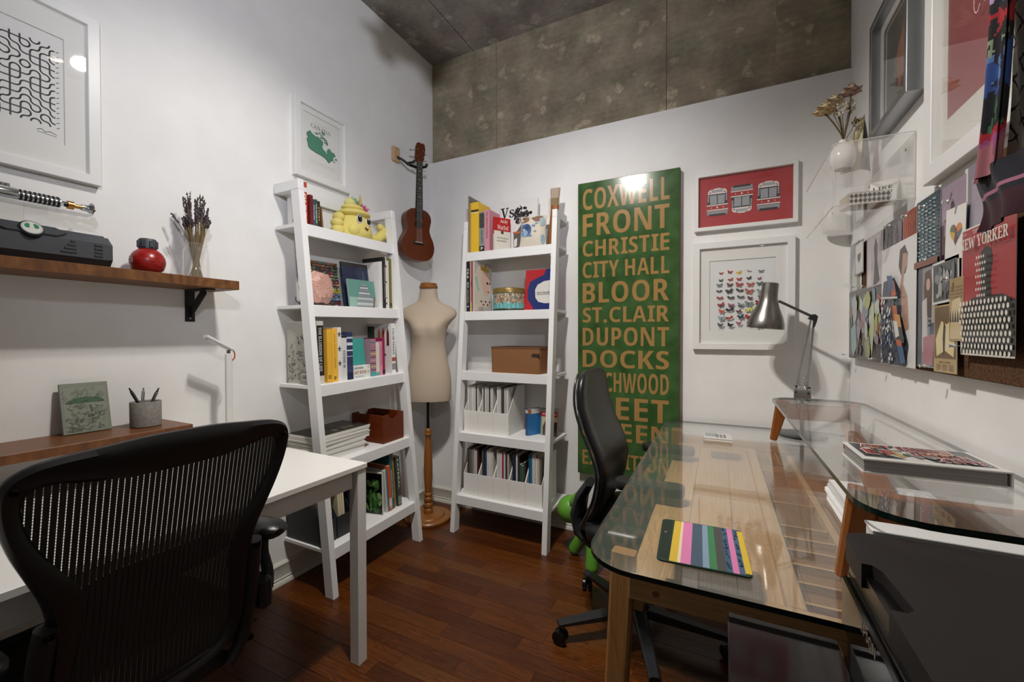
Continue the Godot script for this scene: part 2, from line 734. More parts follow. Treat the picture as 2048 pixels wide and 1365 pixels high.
func room_shell() -> void:
	var white := textured("wall paint", noise_tex(5, 0.02, [[0.0, "#e8e7e4"], [1.0, "#eeedeb"]], 256), V(1, 1, 1), 0.6, true, "#ffffff", V(0, 0, 0), 0.35)
	oak_tex = wood_image(31, Color("#9c7a50"), Color("#c09d6c"))
	walnut_tex = wood_image(77, Color("#5c3f27"), Color("#8e673f"))
	floor_tex = wood_image(12, Color("#3f2007"), Color("#7e4816"), 512, 256, 7.0)
	# walls 12 cm thick
	var g := Geo.new()
	g.box(V(-0.06, ROOM_H / 2, ROOM_D / 2), V(0.12, ROOM_H + 0.2, ROOM_D + 0.3))
	struct("wall_left", g, white, "white painted wall with the wooden shelf and the ukulele")
	g = Geo.new()
	g.box(V(ROOM_W + 0.06, ROOM_H / 2, ROOM_D / 2), V(0.12, ROOM_H + 0.2, ROOM_D + 0.3))
	struct("wall_right", g, white, "white painted wall with the pinboard")
	g = Geo.new()
	g.box(V(ROOM_W / 2, ROOM_H / 2, ROOM_D + 0.06), V(ROOM_W + 0.3, ROOM_H + 0.2, 0.12))
	struct("wall_front", g, white, "white painted wall closing the room opposite the concrete beam")
	g = Geo.new()
	g.box(V(ROOM_W / 2, LEDGE / 2 - 0.05, -0.06), V(ROOM_W, LEDGE + 0.1, 0.12), 0.0)
	struct("wall_back", g, white, "white painted wall with the green sign, below the concrete beam")
	# board-marked concrete beam above it, set back a little; two pours with a joint between
	var beam_tex := concrete_image(1024, 512, 3, Color("#968b77"), 0.05)
	var cm := textured("beam concrete", beam_tex, V(0.42, 0.84, 0.84), 0.85, true, "#ffffff", V(0.1, 0.3, 0), 0.3)
	var beam := Node3D.new()
	beam.name = "wall_beam"
	add_child(beam)
	beam.set_meta("kind", "structure")
	beam.set_meta("label", "bare concrete beam above the white wall")
	beam.set_meta("category", "wall")
	var cuts := [0.0, 0.533, 1.62, ROOM_W]
	for i in 3:
		g = Geo.new()
		g.box(V((cuts[i] + cuts[i + 1]) / 2, (LEDGE + ROOM_H) / 2, -0.075), V(cuts[i + 1] - cuts[i] - 0.002, ROOM_H - LEDGE + 0.02, 0.10), 0.0015)
		part("concrete_panel", g, cm, beam)
	g = Geo.new()
	g.box(V(ROOM_W / 2, (LEDGE + ROOM_H) / 2, -0.10), V(ROOM_W, ROOM_H - LEDGE + 0.02, 0.06))
	part("joint_filler", g, mat("#575149", 0.9), beam)
	# slab ceiling with a board joint
	var ceil_tex := concrete_image(768, 768, 41, Color("#8a837b"), 0.03)
	var cm2 := textured("slab concrete", ceil_tex, V(0.5, 0.5, 0.5), 0.9, true, "#ffffff", V(0.2, 0, 0.6), 0.3)
	var ce := Node3D.new()
	ce.name = "ceiling"
	add_child(ce)
	ce.set_meta("kind", "structure")
	ce.set_meta("label", "bare grey concrete slab ceiling with a straight joint")
	ce.set_meta("category", "ceiling")
	var xs := [-0.1, 0.352, 1.57, ROOM_W + 0.1]
	for i in 3:
		g = Geo.new()
		g.box(V((xs[i] + xs[i + 1]) / 2, ROOM_H + 0.06, ROOM_D / 2), V(xs[i + 1] - xs[i] - 0.005, 0.12, ROOM_D + 0.3), 0.003)
		part("concrete_panel", g, cm2, ce)
	g = Geo.new()
	g.box(V(ROOM_W / 2, ROOM_H + 0.09, ROOM_D / 2), V(ROOM_W + 0.3, 0.12, ROOM_D + 0.4))
	part("slab_core", g, mat("#55504b", 0.9), ce)
	# floor: dark stained oak strips running along the back wall
	var fl := Node3D.new()
	fl.name = "floor"
	add_child(fl)
	fl.set_meta("kind", "structure")
	fl.set_meta("label", "dark brown stained oak strip floor")
	fl.set_meta("category", "floor")
	g = Geo.new()
	g.box(V(ROOM_W / 2, -0.06, ROOM_D / 2), V(ROOM_W + 0.3, 0.08, ROOM_D + 0.4))
	part("subfloor", g, mat("#140a05", 0.9), fl)
	var fb := noise_tex(8, 0.03, [], 256, 4)
	var tints := ["#ffffff", "#e0d2c8", "#fff0dc", "#c8b4a6", "#ece0d8", "#d8c6b4", "#f4e6d4"]
	var fm := []
	for i in tints.size():
		fm.append(textured("floor strip %d" % i, floor_tex, V(0.85, 9.0, 5.2), 0.33, true, tints[i], V(0.37 * i, 0.1 * i, 0.29 * i), 0.45, fb, 0.004))
	var lens := [0.34, 0.47, 0.62, 0.78, 0.95]
	var meshes := {}
	var sw := 0.0702
	var row := 0
	var z := 0.005
	while z < ROOM_D:
		var x: float = -0.02 - lens[rng.randi() % 5] * rng.randf() * 0.7
		while x < ROOM_W:
			var ln: float = lens[rng.randi() % 5]
			if z > 2.3:
				ln = 1.25
			var x0 := maxf(x, 0.002)
			var x1 := minf(x + ln, ROOM_W - 0.002)
			if ROOM_W - 0.002 - x1 < 0.12:
				x1 = ROOM_W - 0.002
				ln = 99.0
			var key := snappedf(x1 - x0, 0.0005)
			if not meshes.has(key):
				var gg := Geo.new()
				gg.box(V(0, -0.011, 0), V(key - 0.0005, 0.022, sw - 0.0005), 0.0006)
				meshes[key] = gg.mesh()
			if x1 - x0 > 0.03:
				share("floor_board", meshes[key], fm[rng.randi() % fm.size()], fl, at((x0 + x1) / 2, rng.randf_range(-0.0003, 0.0), z + sw / 2))
			x += ln
		z += sw
		row += 1
	# baseboards: 9 cm board with a rounded cap and a shoe
	var bm := mat("#c9c6bd", 0.45)
	var prof := PackedVector2Array([V2(0, 0), V2(0.026, 0), V2(0.026, 0.006), V2(0.021, 0.017), V2(0.014, 0.021), V2(0.014, 0.026), V2(0.0175, 0.029), V2(0.014, 0.033), V2(0.013, 0.034), V2(0.013, 0.088), V2(0.015, 0.092), V2(0.011, 0.1), V2(0.005, 0.104), V2(0, 0.104)])
	g = Geo.new()
	g.xf = Transform3D(Basis(V(1, 0, 0), V(0, 1, 0), V(0, 0, 1)), V(0, 0, 0))
	g.prism(prof, 0.0, ROOM_D)
	struct("baseboard_left", g, bm, "pale moulded baseboard along the wall of the wooden shelf")
	g = Geo.new()
	g.xf = Transform3D(Basis(V(0, 0, 1), V(0, 1, 0), V(-1, 0, 0)), V(ROOM_W, 0, 0))
	g.prism(prof, 0.0, ROOM_W)
	struct("baseboard_back", g, bm, "pale moulded baseboard along the wall of the green sign")
	g = Geo.new()
	g.xf = Transform3D(Basis(V(-1, 0, 0), V(0, 1, 0), V(0, 0, -1)), V(ROOM_W, 0, ROOM_D))
	g.prism(prof, 0.0, ROOM_D)
	struct("baseboard_right", g, bm, "pale moulded baseboard along the wall of the pinboard")

func V2(x: float, y: float) -> Vector2:
	return Vector2(x, y)

# ---------------------------------------------------------------- large furniture
func white_desk() -> void:
	var t := thing("white_desk", "white laminate desk with square legs behind the mesh chair", "desk", at(0.376, 0, 2.03))
	var m := mat("#eceae6", 0.4)
	var g := Geo.new()
	g.box(V(0, 0.724, 0), V(0.738, 0.018, 1.36), 0.0015)
	part("desktop", g, m, t)
	var wm := mat("#e2e0dc", 0.45)
	g = Geo.new()
	g.box(V(0.337, 0.679, 0), V(0.018, 0.06, 1.26), 0.001)
	part("apron", g, wm, t)
	g = Geo.new()
	g.box(V(-0.337, 0.679, 0), V(0.018, 0.06, 1.26), 0.001)
	part("apron", g, wm, t)
	for s in [-1, 1]:
		g = Geo.new()
		g.box(V(0, 0.679, s * 0.655), V(0.64, 0.06, 0.018), 0.001)
		part("apron", g, wm, t)
		for q in [-1, 1]:
			g = Geo.new()
			g.box(V(q * 0.343, 0.3555, s * 0.658), V(0.044, 0.711, 0.04), 0.002)
			part("leg", g, m, t)

func lf(y: float) -> float:
	return 0.333 - 0.0855 * y

const SHELF_Y := [0.224, 0.602, 0.977, 1.350, 1.727]

func ladder(x: Transform3D, label: String, drop: float) -> void:
	var t := thing("ladder_bookshelf", label, "bookshelf", x, "white leaning bookshelves")
	var m := mat("#e9e9e8", 0.38)
	var g: Geo
	for s in [-1, 1]:
		# leaning post, 30 x 52 mm
		g = Geo.new()
		var yb: float = -drop * s
		var poly := PackedVector2Array([V2(lf(yb) - 0.052, yb), V2(lf(yb), yb), V2(lf(1.88), 1.88), V2(lf(1.88) - 0.052, 1.88)])
		g.xf = Transform3D(Basis(V(0, 0, 1), V(0, 1, 0), V(-1, 0, 0)), V(s * 0.302 + 0.015, 0, 0))
		g.prism(poly, 0.0, 0.03, 10.0, 0.0015)
		part("post", g, m, t)
		g = Geo.new()
		g.box(V(s * 0.302, 1.9035, lf(1.88) / 2), V(0.0305, 0.046, lf(1.88)), 0.002)
		part("top_arm", g, m, t)
	for y in SHELF_Y:
		var f := lf(y)
		g = Geo.new()
		g.box(V(0, y - 0.008, (f - 0.024) / 2), V(0.632, 0.016, f - 0.024), 0.001)
		var b := part("shelf", g, m, t)
		g = Geo.new()
		g.box(V(0, y - 0.0275, f - 0.016), V(0.573, 0.055, 0.018), 0.0015)
		part("apron", g, m, b)
	g = Geo.new()
	g.box(V(0, 1.9035, 0.009), V(0.573, 0.044, 0.016), 0.002)
	part("back_rail", g, m, t)

func plate(w: float, d: float, r: float, h: float) -> Array:
	# a sheet lying flat with rounded corners: [faces, edge]
	var pp := round_rect(w, d, r, 8)
	var f := Geo.new()
	var e := Geo.new()
	var top := []
	var bot := []
	for p in pp:
		top.append(V(p.x, 0, -p.y))
		bot.append(V(p.x, -h, -p.y))
	f.fan(top, false)
	f.fan(bot, true)
	e.loft([bot, top], true, false, false, 40.0)
	return [f, e]

func wood(key: String) -> StandardMaterial3D:
	match key:
		"oak_x":
			return textured("oak x", oak_tex, V(0.7, 5, 5), 0.42, true, "#ffffff", V(0.1, 0.2, 0.3), 0.5)
		"oak_z":
			return textured("oak z", oak_zy(), V(5, 0.7, 0.7), 0.42, true, "#ffffff", V(0.3, 0.2, 0.1), 0.5)
		"oak_y":
			return textured("oak y", oak_zy(), V(5, 0.8, 5), 0.42, true, "#f2dcc0", V(0.2, 0.4, 0.1), 0.5)
		"honey":
			return textured("honey", oak_zy(), V(5, 0.9, 3), 0.4, true, "#d89a50", V(0.2, 0.4, 0.1), 0.5)
	return null

var turned: ImageTexture
func oak_zy() -> ImageTexture:
	# the oak picture with its grain turned to run along v
	if turned == null:
		var im: Image = oak_tex.get_image().duplicate()
		im.rotate_90(CLOCKWISE)
		turned = ImageTexture.create_from_image(im)
	return turned

func glass_desk() -> void:
	var t := thing("glass_desk", "oak framed desk with a rounded glass top over a wooden tray", "desk", at(2.04, 0, 0.876, 0.012))
	var pl := plate(0.785, 1.592, 0.1, 0.01)
	var gl := glassy("#e8f4ee", 0.03)
	var top := part("glass_top", pl[0], gl, t, at(0, 0.745, 0))
	part("glass_edge", pl[1], mat("#10231c", 0.12), top)
	var ox := wood("oak_x")
	var oz := wood("oak_z")
	var oy := wood("oak_y")
	var g: Geo
	# legs, splayed
	for sx in [-1, 1]:
		for sz in [-1, 1]:
			g = Geo.new()
			var ta := V(sx * 0.327, 0.722, sz * 0.672)
			var ba := V(sx * 0.345, 0.0, sz * 0.79)
			g.bar(ba, ta, 0.036, 0.036, 0.005, V(0, 0, 1), 0.05, 0.048)
			part("leg", g, oy, t)
	# near and far aprons with round plugs, long side rails
	for sz in [-1, 1]:
		g = Geo.new()
		g.box(V(0, 0.668, sz * 0.70), V(0.62, 0.05, 0.026), 0.002)
		var a := part("apron", g, ox, t)
		for sx in [-1, 1]:
			g = Geo.new()
			g.xf = Transform3D(Basis(V(1, 0, 0), V(0, 0, sz), V(0, -sz, 0)), V(sx * 0.255, 0.668, sz * 0.7135))
			g.lathe([Vector2(0.007, -0.001), Vector2(0.007, 0.0008)], 16)
			part("plug", g, mat("#7a3f22", 0.5), a)
	for sx in [-1, 1]:
		g = Geo.new()
		g.box(V(sx * 0.30, 0.624, 0), V(0.03, 0.04, 1.37), 0.002)
		part("side_rail", g, oz, t)
	# tray floor of glued boards under the glass
	var xx := -0.32
	var ws := [0.105, 0.112, 0.108]
	for w in ws:
		g = Geo.new()
		g.box(V(xx + w / 2, 0.652, 0.0), V(w - 0.001, 0.012, 1.37), 0.0008)
		part("tray_board", g, oz, t)
		xx += w
	g = Geo.new()
	g.box(V(-0.035 + 0.03, 0.667, 0.05), V(0.032, 0.034, 1.24), 0.002)
	part("tray_rail", g, oz, t)
	var dk := textured("tray dark", oak_zy(), V(5, 0.7, 0.7), 0.5, true, "#b8a08c", V(0.6, 0.2, 0.5), 0.4)
	g = Geo.new()
	g.box(V(0.165, 0.647, 0.0), V(0.32, 0.01, 1.37), 0.0008)
	part("tray_board", g, dk, t)
	g = Geo.new()
	g.box(V(0.135, 0.663, 0.05), V(0.018, 0.026, 1.24), 0.001)
	part("tray_rail", g, oz, t)
	for zz in [-0.56, -0.36, 0.05, 0.235, 0.312, 0.383, 0.458, 0.54, 0.62]:
		g = Geo.new()
		g.box(V(0.068, 0.661, zz), V(0.114, 0.022, 0.007), 0.0008)
		part("divider", g, ox, t)
	for xs in [0.06, 0.09]:
		g = Geo.new()
		g.box(V(xs, 0.661, -0.5), V(0.006, 0.022, 0.2), 0.0008)
		part("divider", g, oz, t)

func desk_riser() -> void:
	var t := thing("desk_riser", "raised glass shelf on a honey wood trestle, standing on the glass desk", "shelf", at(2.256, 0.745, 1.035, 0.008))
	var pl := plate(0.31, 1.34, 0.085, 0.01)
	var top := part("glass_top", pl[0], glassy("#e8f4ee", 0.03), t, at(0, 0.19, 0))
	part("glass_edge", pl[1], mat("#0e1f19", 0.12), top)
	var hm := wood("honey")
	var g: Geo
	for sz in [-1, 1]:
		for sx in [-1, 1]:
			g = Geo.new()
			g.bar(V(sx * 0.142, 0.006, 0.482 if sz > 0 else -0.675), V(sx * 0.115, 0.178, 0.5 if sz > 0 else -0.61), 0.026, 0.024, 0.006, V(0, 0, 1), 0.05, 0.028)
			part("leg", g, hm, t)
		g = Geo.new()
		g.box(V(0, 0.142, 0.498 if sz > 0 else -0.605), V(0.2, 0.062, 0.024), 0.003)
		var r := part("rail", g, hm, t)
		g = Geo.new()
		g.xf = Transform3D(Basis(V(1, 0, 0), V(0, 0, sz), V(0, -sz, 0)), V(-0.03, 0.148, 0.5105 if sz > 0 else -0.6175))
		g.lathe([Vector2(0.009, -0.001), Vector2(0.009, 0.002), Vector2(0.004, 0.002), Vector2(0.004, 0.0008)], 16)
		part("bolt", g, mat("#6c7468", 0.35, 0.9), r)
	g = Geo.new()
	g.bar(V(-0.06, 0.10, 0.48), V(0.10, 0.10, -0.59), 0.05, 0.02, 0.003)
	part("brace", g, hm, t)

func mesh_chair() -> void:
	# high office chair turned to the white desk; its back faces the room
	var t := thing("mesh_office_chair", "black mesh office chair with a curved frame at the white desk", "chair", at(0.62, 0, 2.035))
	var dark := mat("#17181a", 0.42)
	var satin := mat("#1d1e20", 0.5)
	var g := Geo.new()
	# outline of one half of the back: (half width, height); x follows the recline
	var outer := [V2(0.0, 1.013), V2(0.06, 1.012), V2(0.12, 1.006), V2(0.18, 0.999), V2(0.215, 0.988), V2(0.236, 0.968), V2(0.241, 0.935), V2(0.235, 0.89), V2(0.221, 0.84), V2(0.2, 0.785), V2(0.182, 0.735), V2(0.172, 0.68), V2(0.171, 0.62), V2(0.172, 0.56), V2(0.17, 0.51), V2(0.15, 0.462), V2(0.1, 0.443), V2(0.05, 0.437), V2(0.0, 0.436)]
	var inner := [V2(0.0, 0.937), V2(0.05, 0.937), V2(0.1, 0.941), V2(0.15, 0.949), V2(0.185, 0.955), V2(0.207, 0.947), V2(0.213, 0.92), V2(0.205, 0.88), V2(0.188, 0.84), V2(0.165, 0.798), V2(0.14, 0.755), V2(0.127, 0.7), V2(0.131, 0.63), V2(0.138, 0.57), V2(0.14, 0.52), V2(0.125, 0.478), V2(0.09, 0.462), V2(0.045, 0.457), V2(0.0, 0.456)]
	var o2 := smooth_path(outer, 4)
	var i2 := smooth_path(inner, 4)
	var ring_o := []
	var ring_i := []
	for i in o2.size():
		ring_o.append(o2[i]); ring_i.append(i2[i])
	for i in range(o2.size() - 2, 0, -1):
		ring_o.append(V2(-o2[i].x, o2[i].y)); ring_i.append(V2(-i2[i].x, i2[i].y))
	# section rings swept round the frame
	var rings := []
	var cnt := ring_o.size()
	for i in cnt + 1:
		var a: Vector2 = ring_o[i % cnt]
		var b: Vector2 = ring_i[i % cnt]
		var r := []
		for q in [[0.0, -0.006], [0.0, 0.008], [0.16, 0.016], [0.5, 0.013], [0.86, 0.006], [1.0, 0.001], [1.0, -0.006], [0.86, -0.011], [0.5, -0.014], [0.16, -0.014]]:
			var p := a.lerp(b, q[0])
			r.append(back_at(p, q[1]))
		rings.append(r)
	g.loft(rings, true, false, false, 50.0)
	part("back_frame", g, dark, t)
	# woven back: upright dark bands with narrow gaps, crossed by fine threads
	g = Geo.new()
	var inner_poly := PackedVector2Array(ring_i)
	var step := 0.0093
	for k in range(-23, 24):
		for sub in [[-0.30, 0.20], [-0.02, 0.20], [0.24, 0.17]]:
			var zc: float = (k + sub[0]) * step
			var hw: float = sub[1] * step * 0.66
			var ys := crossings(inner_poly, zc)
			if ys.size() < 2:
				continue
			var y0: float = ys[0] - 0.004
			var y1: float = ys[ys.size() - 1] + 0.004
			var seg := 7
			var ra := []
			for i in seg + 1:
				var y := lerpf(y0, y1, float(i) / seg)
				ra.append([back_at(V2(zc - hw, y), 0.0012), back_at(V2(zc + hw, y), 0.0012), back_at(V2(zc + hw, y), -0.0012), back_at(V2(zc - hw, y), -0.0012)])
			g.loft(ra, true, false, false, 10.0)
	var yy := 0.46
	while yy < 0.955:
		var xs := crossings_h(inner_poly, yy)
		for i in range(0, xs.size() - 1, 2):
			g.bar(back_at(V2(xs[i] - 0.003, yy), 0.0), back_at(V2(xs[i + 1] + 0.003, yy), 0.0), 0.0009, 0.0009)
		yy += 0.0052
	var wv := part("woven_back", g, mat("#2a2725", 0.75), t)
	wv.set_meta("kind", "stuff")
	# lumbar pad behind the weave
	g = Geo.new()
	var lr := []
	for i in 17:
		var z := lerpf(-0.135, 0.135, i / 16.0)
		var hh := 0.03 * (1.0 - pow(absf(z) / 0.15, 4.0)) + 0.006
		lr.append([back_at(V2(z, 0.715 + hh), -0.02), back_at(V2(z, 0.715 - hh), -0.02), back_at(V2(z, 0.715 - hh), -0.03), back_at(V2(z, 0.715 + hh), -0.03)])
	g.loft(lr, true, true, true, 30.0)
	part("lumbar_pad", g, mat("#35312c", 0.8), t)
	# bolts and upright arms on the back of the frame
	for s in [-1, 1]:
		g = Geo.new()
		var up := []
		for q in [[0.178, 0.70], [0.182, 0.66], [0.186, 0.58], [0.184, 0.5], [0.172, 0.44], [0.14, 0.40]]:
			up.append(back_at(V2(s * q[0], q[1]), 0.012))
		g.tube(smooth_path(up, 4), 0.0165, 12)
		part("back_upright", g, satin, t)
		for q in [[0.178, 0.688], [0.186, 0.44], [0.2, 0.962], [0.224, 0.957]]:
			if q[0] > 0.19 and q[0] < 0.21:
				continue
			g = Geo.new()
			var p := back_at(V2(s * q[0], q[1]), 0.026 if q[1] < 0.9 else 0.013)
			var rad := 0.0085 if q[1] < 0.9 else 0.006
			g.xf = Transform3D(Basis(V(0, 1, 0), V(1, -0.22, 0).normalized(), V(0, 0, -1)), p)
			g.lathe([Vector2(rad, -0.004), Vector2(rad, 0.003), Vector2(rad * 0.55, 0.0045), Vector2(rad * 0.5, 0.002), Vector2(0.0005, 0.002)], 16)
			part("bolt", g, mat("#0c0c0d", 0.25, 0.6), t)
		# arm rest: pad, curved stem, clamp
		g = Geo.new()
		var zz: float = s * 0.236
		g.xf = at(-0.085 if s > 0 else 0.0, -0.078 if s > 0 else 0.0, 0)
		g.loft([arm_ring(0.135, zz, 0.006, 0.008), arm_ring(0.15, zz, 0.03, 0.016), arm_ring(0.19, zz, 0.042, 0.02), arm_ring(0.23, zz, 0.044, 0.021), arm_ring(0.262, zz, 0.036, 0.018), arm_ring(0.276, zz, 0.012, 0.008)], true, true, true, 60.0)
		var pad := part("armrest", g, mat("#141415", 0.35), t)
		g = Geo.new()
		g.xf = at(-0.085 if s > 0 else 0.0, -0.078 if s > 0 else 0.0, 0)
		g.tube(smooth_path([V(0.215, 0.685, zz), V(0.205, 0.63, zz + s * 0.004), V(0.215, 0.575, zz + s * 0.008), V(0.222, 0.535, zz)], 5), [0.012, 0.012, 0.012, 0.012, 0.012, 0.012, 0.012, 0.013, 0.013, 0.014, 0.014, 0.015, 0.015, 0.016, 0.016, 0.016], 12)
		part("arm_stem", g, satin, pad)
		g = Geo.new()
		g.box(V(0.218, 0.535, zz - s * 0.012), V(0.06, 0.085, 0.035), 0.01)
		part("arm_clamp", g, satin, pad)
	# seat: frame, woven sling
	g = Geo.new()
	var seat_o := round_rect(0.46, 0.48, 0.12, 6)
	var sr := []
	for i in seat_o.size() + 1:
		var p := seat_o[i % seat_o.size()]
		var qd := p.normalized()
		var r := []
		for j in 8:
			var a := TAU * j / 8
			r.append(V(p.x - 0.02 + qd.x * cos(a) * 0.016, 0.455 + sin(a) * 0.014, p.y + qd.y * cos(a) * 0.016))
		sr.append(r)
	g.loft(sr, true, false, false, 60.0)
	part("seat_frame", g, dark, t)
	g = Geo.new()
	g.box(V(-0.02, 0.452, 0), V(0.44, 0.004, 0.45), 0.001)
	part("seat_sling", g, mat("#221f1d", 0.8), t)
	g = Geo.new()
	g.box(V(0.02, 0.40, 0), V(0.2, 0.07, 0.16), 0.015)
	g.bar(V(0.08, 0.40, 0), V(0.20, 0.41, 0), 0.3, 0.04, 0.01)
	part("tilt_mechanism", g, satin, t)
	g = Geo.new()
	g.lathe([Vector2(0.028, 0.09), Vector2(0.028, 0.22), Vector2(0.018, 0.22), Vector2(0.018, 0.37)], 18)
	part("gas_column", g, mat("#101012", 0.3, 0.5), t)
	star_base(t, 0.32, 0.3, satin, 0.026)

func star_base(t: Node3D, rad: float, turn: float, m: Material, cr: float) -> void:
	var g := Geo.new()
	g.lathe([Vector2(0.035, 0.06), Vector2(0.045, 0.075), Vector2(0.045, 0.11), Vector2(0.03, 0.13)], 20)
	part("hub", g, m, t)
	for k in 5:
		var a := turn + TAU * k / 5
		var d := V(cos(a), 0, sin(a))
		g = Geo.new()
		g.bar(V(0, 0.095, 0) + d * 0.035, V(0, 0.077, 0) + d * rad, 0.055, 0.036, 0.006, V(0, 1, 0), 0.036, 0.02)
		var arm := part("base_arm", g, m, t)
		var ce := d * (rad - 0.008)
		var sd := V(-sin(a + 0.7), 0, cos(a + 0.7))
		g = Geo.new()
		for s in [-1, 1]:
			g.xf = Transform3D(Basis(V(0, 1, 0), sd, V(0, 1, 0).cross(sd)), ce + V(0, cr, 0) + sd * s * 0.014)
			g.lathe([Vector2(cr - 0.004, -0.009), Vector2(cr, -0.006), Vector2(cr, 0.006), Vector2(cr - 0.004, 0.009), Vector2(0.008, 0.010)], 18)
		g.xf = Transform3D()
		g.tube([ce + V(0, cr, 0), ce + V(0, 0.075, 0)], 0.006, 8)
		g.box(ce + V(0, cr + 0.012, 0), V(0.02, 0.03, 0.02), 0.004)
		part("caster", g, mat("#0b0b0c", 0.3), arm)

func arm_ring(x: float, z: float, w: float, h: float) -> Array:
	var r := []
	for j in 14:
		var a := TAU * j / 14
		r.append(V(x, 0.695 + sin(a) * h, z + cos(a) * w * -1.0))
	return r

func back_at(p: Vector2, out: float) -> Vector3:
	# chair back surface: p = (sideways, height) -> local point; slightly hollow towards the room
	var bow := 0.35 * p.x * p.x
	return V(0.33 + 0.22 * (p.y - 1.0) - bow + 0.35 * pow(maxf(0.0, 0.62 - p.y), 2.0) + out, p.y, p.x)

func crossings(poly: PackedVector2Array, x: float) -> Array:
	var ys := []
	for i in poly.size():
		var a := poly[i]
		var b := poly[(i + 1) % poly.size()]
		if (a.x <= x) != (b.x <= x):
			ys.append(lerpf(a.y, b.y, (x - a.x) / (b.x - a.x)))
	ys.sort()
	return ys

func crossings_h(poly: PackedVector2Array, y: float) -> Array:
	var xs := []
	for i in poly.size():
		var a := poly[i]
		var b := poly[(i + 1) % poly.size()]
		if (a.y <= y) != (b.y <= y):
			xs.append(lerpf(a.x, b.x, (y - a.y) / (b.y - a.y)))
	xs.sort()
	return xs

func black_chair() -> void:
	var t := thing("black_desk_chair", "black high backed desk chair with S curved back at the glass desk", "chair", at(1.612, 0, 0.755))
	var lea := mat("#121214", 0.36)
	var pls := mat("#1a1b1e", 0.5)
	var g := Geo.new()
	# cushioned back: rounded sections, front bulges towards the desk
	var rings := []
	for q in [[0.40, -0.205, 0.07, 0.016], [0.42, -0.19, 0.11, 0.02], [0.47, -0.165, 0.16, 0.026], [0.53, -0.135, 0.19, 0.029], [0.60, -0.115, 0.21, 0.03], [0.68, -0.105, 0.215, 0.03], [0.75, -0.122, 0.215, 0.029], [0.84, -0.162, 0.212, 0.028], [0.92, -0.188, 0.208, 0.027], [0.98, -0.193, 0.2, 0.026], [1.02, -0.19, 0.18, 0.023], [1.045, -0.186, 0.15, 0.018], [1.058, -0.183, 0.10, 0.009]]:
		var r := []
		for j in 28:
			var a := TAU * j / 28
			var cx := signf(cos(a)) * pow(absf(cos(a)), 0.6)
			var sx := signf(sin(a)) * pow(absf(sin(a)), 0.75)
			var z: float = cx * q[2]
			r.append(V(q[1] - 0.012 + sx * q[3] + 0.55 * z * z, q[0], z))
		rings.append(r)
	g.loft(rings, true, true, true, 60.0)
	part("backrest", g, lea, t)
	# hard shell seam round the back, a bracket below
	g = Geo.new()
	var seam := []
	for q in [[0.45, -0.195, 0.15], [0.53, -0.16, 0.193], [0.60, -0.138, 0.213], [0.68, -0.128, 0.219], [0.75, -0.145, 0.219], [0.84, -0.185, 0.216], [0.92, -0.21, 0.211], [0.98, -0.214, 0.203], [1.02, -0.211, 0.183], [1.048, -0.205, 0.152]]:
		seam.append(V(q[1] - 0.012 + 0.55 * q[2] * q[2], q[0], q[2]))
	g.tube(smooth_path(seam, 4), 0.005, 8)
	var seam2 := []
	for p in seam:
		seam2.append(V(p.x, p.y, -p.z))
	g.tube(smooth_path(seam2, 4), 0.005, 8)
	part("piping", g, mat("#202124", 0.3), t)
	g = Geo.new()
	var br := []
	for q in [[-0.20, 0.58, 0.055, 0.018], [-0.235, 0.52, 0.075, 0.024], [-0.25, 0.45, 0.08, 0.03], [-0.235, 0.385, 0.08, 0.032], [-0.18, 0.345, 0.08, 0.03], [-0.10, 0.34, 0.09, 0.025], [0.0, 0.345, 0.09, 0.025]]:
		br.append(q)
	var brr := []
	for i in br.size():
		var q: Array = br[i]
		var q0: Array = br[maxi(i - 1, 0)]
		var q1: Array = br[mini(i + 1, br.size() - 1)]
		var tg := V2(q1[0] - q0[0], q1[1] - q0[1]).normalized()
		var nn := tg.orthogonal()
		var r := []
		for j in 14:
			var a := TAU * j / 14
			r.append(V(q[0] + nn.x * sin(a) * q[3], q[1] + nn.y * sin(a) * q[3], -cos(a) * q[2]))
		brr.append(r)
	g.loft(brr, true, true, true, 60.0)
	part("back_bracket", g, pls, t)
	# seat cushion
	g = Geo.new()
	var sr := []
	for q in [[0.415, 0.9], [0.425, 0.98], [0.45, 1.0], [0.475, 0.98], [0.49, 0.9], [0.495, 0.7]]:
		var r := []
		for p in round_rect(0.44 * q[1], 0.46 * q[1], 0.1 * q[1], 6):
			r.append(V(p.x + 0.04, q[0], -p.y))
		sr.append(r)
	g.loft(sr, true, true, true, 60.0)
	part("seat", g, lea, t)
	g = Geo.new()
	g.box(V(0.0, 0.39, 0), V(0.22, 0.05, 0.18), 0.012)
	part("tilt_mechanism", g, pls, t)
	# arms
	for s in [-1, 1]:
		g = Geo.new()
		var zz: float = 0.03 + s * 0.262
		var pr := []
		for q in [[0.684, 0.86], [0.69, 1.0], [0.703, 1.0], [0.712, 0.9]]:
			var r := []
			for p in round_rect(0.22 * (0.9 + 0.1 * q[1]), 0.085 * q[1], 0.035 * q[1], 6):
				r.append(V(p.x + 0.085, q[0], -p.y + zz))
			pr.append(r)
		g.loft(pr, true, true, true, 60.0)
		var a := part("armrest", g, mat("#151618", 0.45), t)
		g = Geo.new()
		g.tube(smooth_path([V(0.03, 0.69, zz), V(-0.01, 0.62, zz), V(-0.07, 0.52, zz - s * 0.01), V(-0.10, 0.43, zz - s * 0.03), V(-0.06, 0.39, zz - s * 0.10), V(0.0, 0.385, zz - s * 0.19)], 5), 0.017, 12)
		part("arm_stem", g, pls, a)
	g = Geo.new()
	g.lathe([Vector2(0.026, 0.09), Vector2(0.026, 0.22), Vector2(0.016, 0.22), Vector2(0.016, 0.37)], 18)
	part("gas_column", g, mat("#101012", 0.3, 0.5), t)
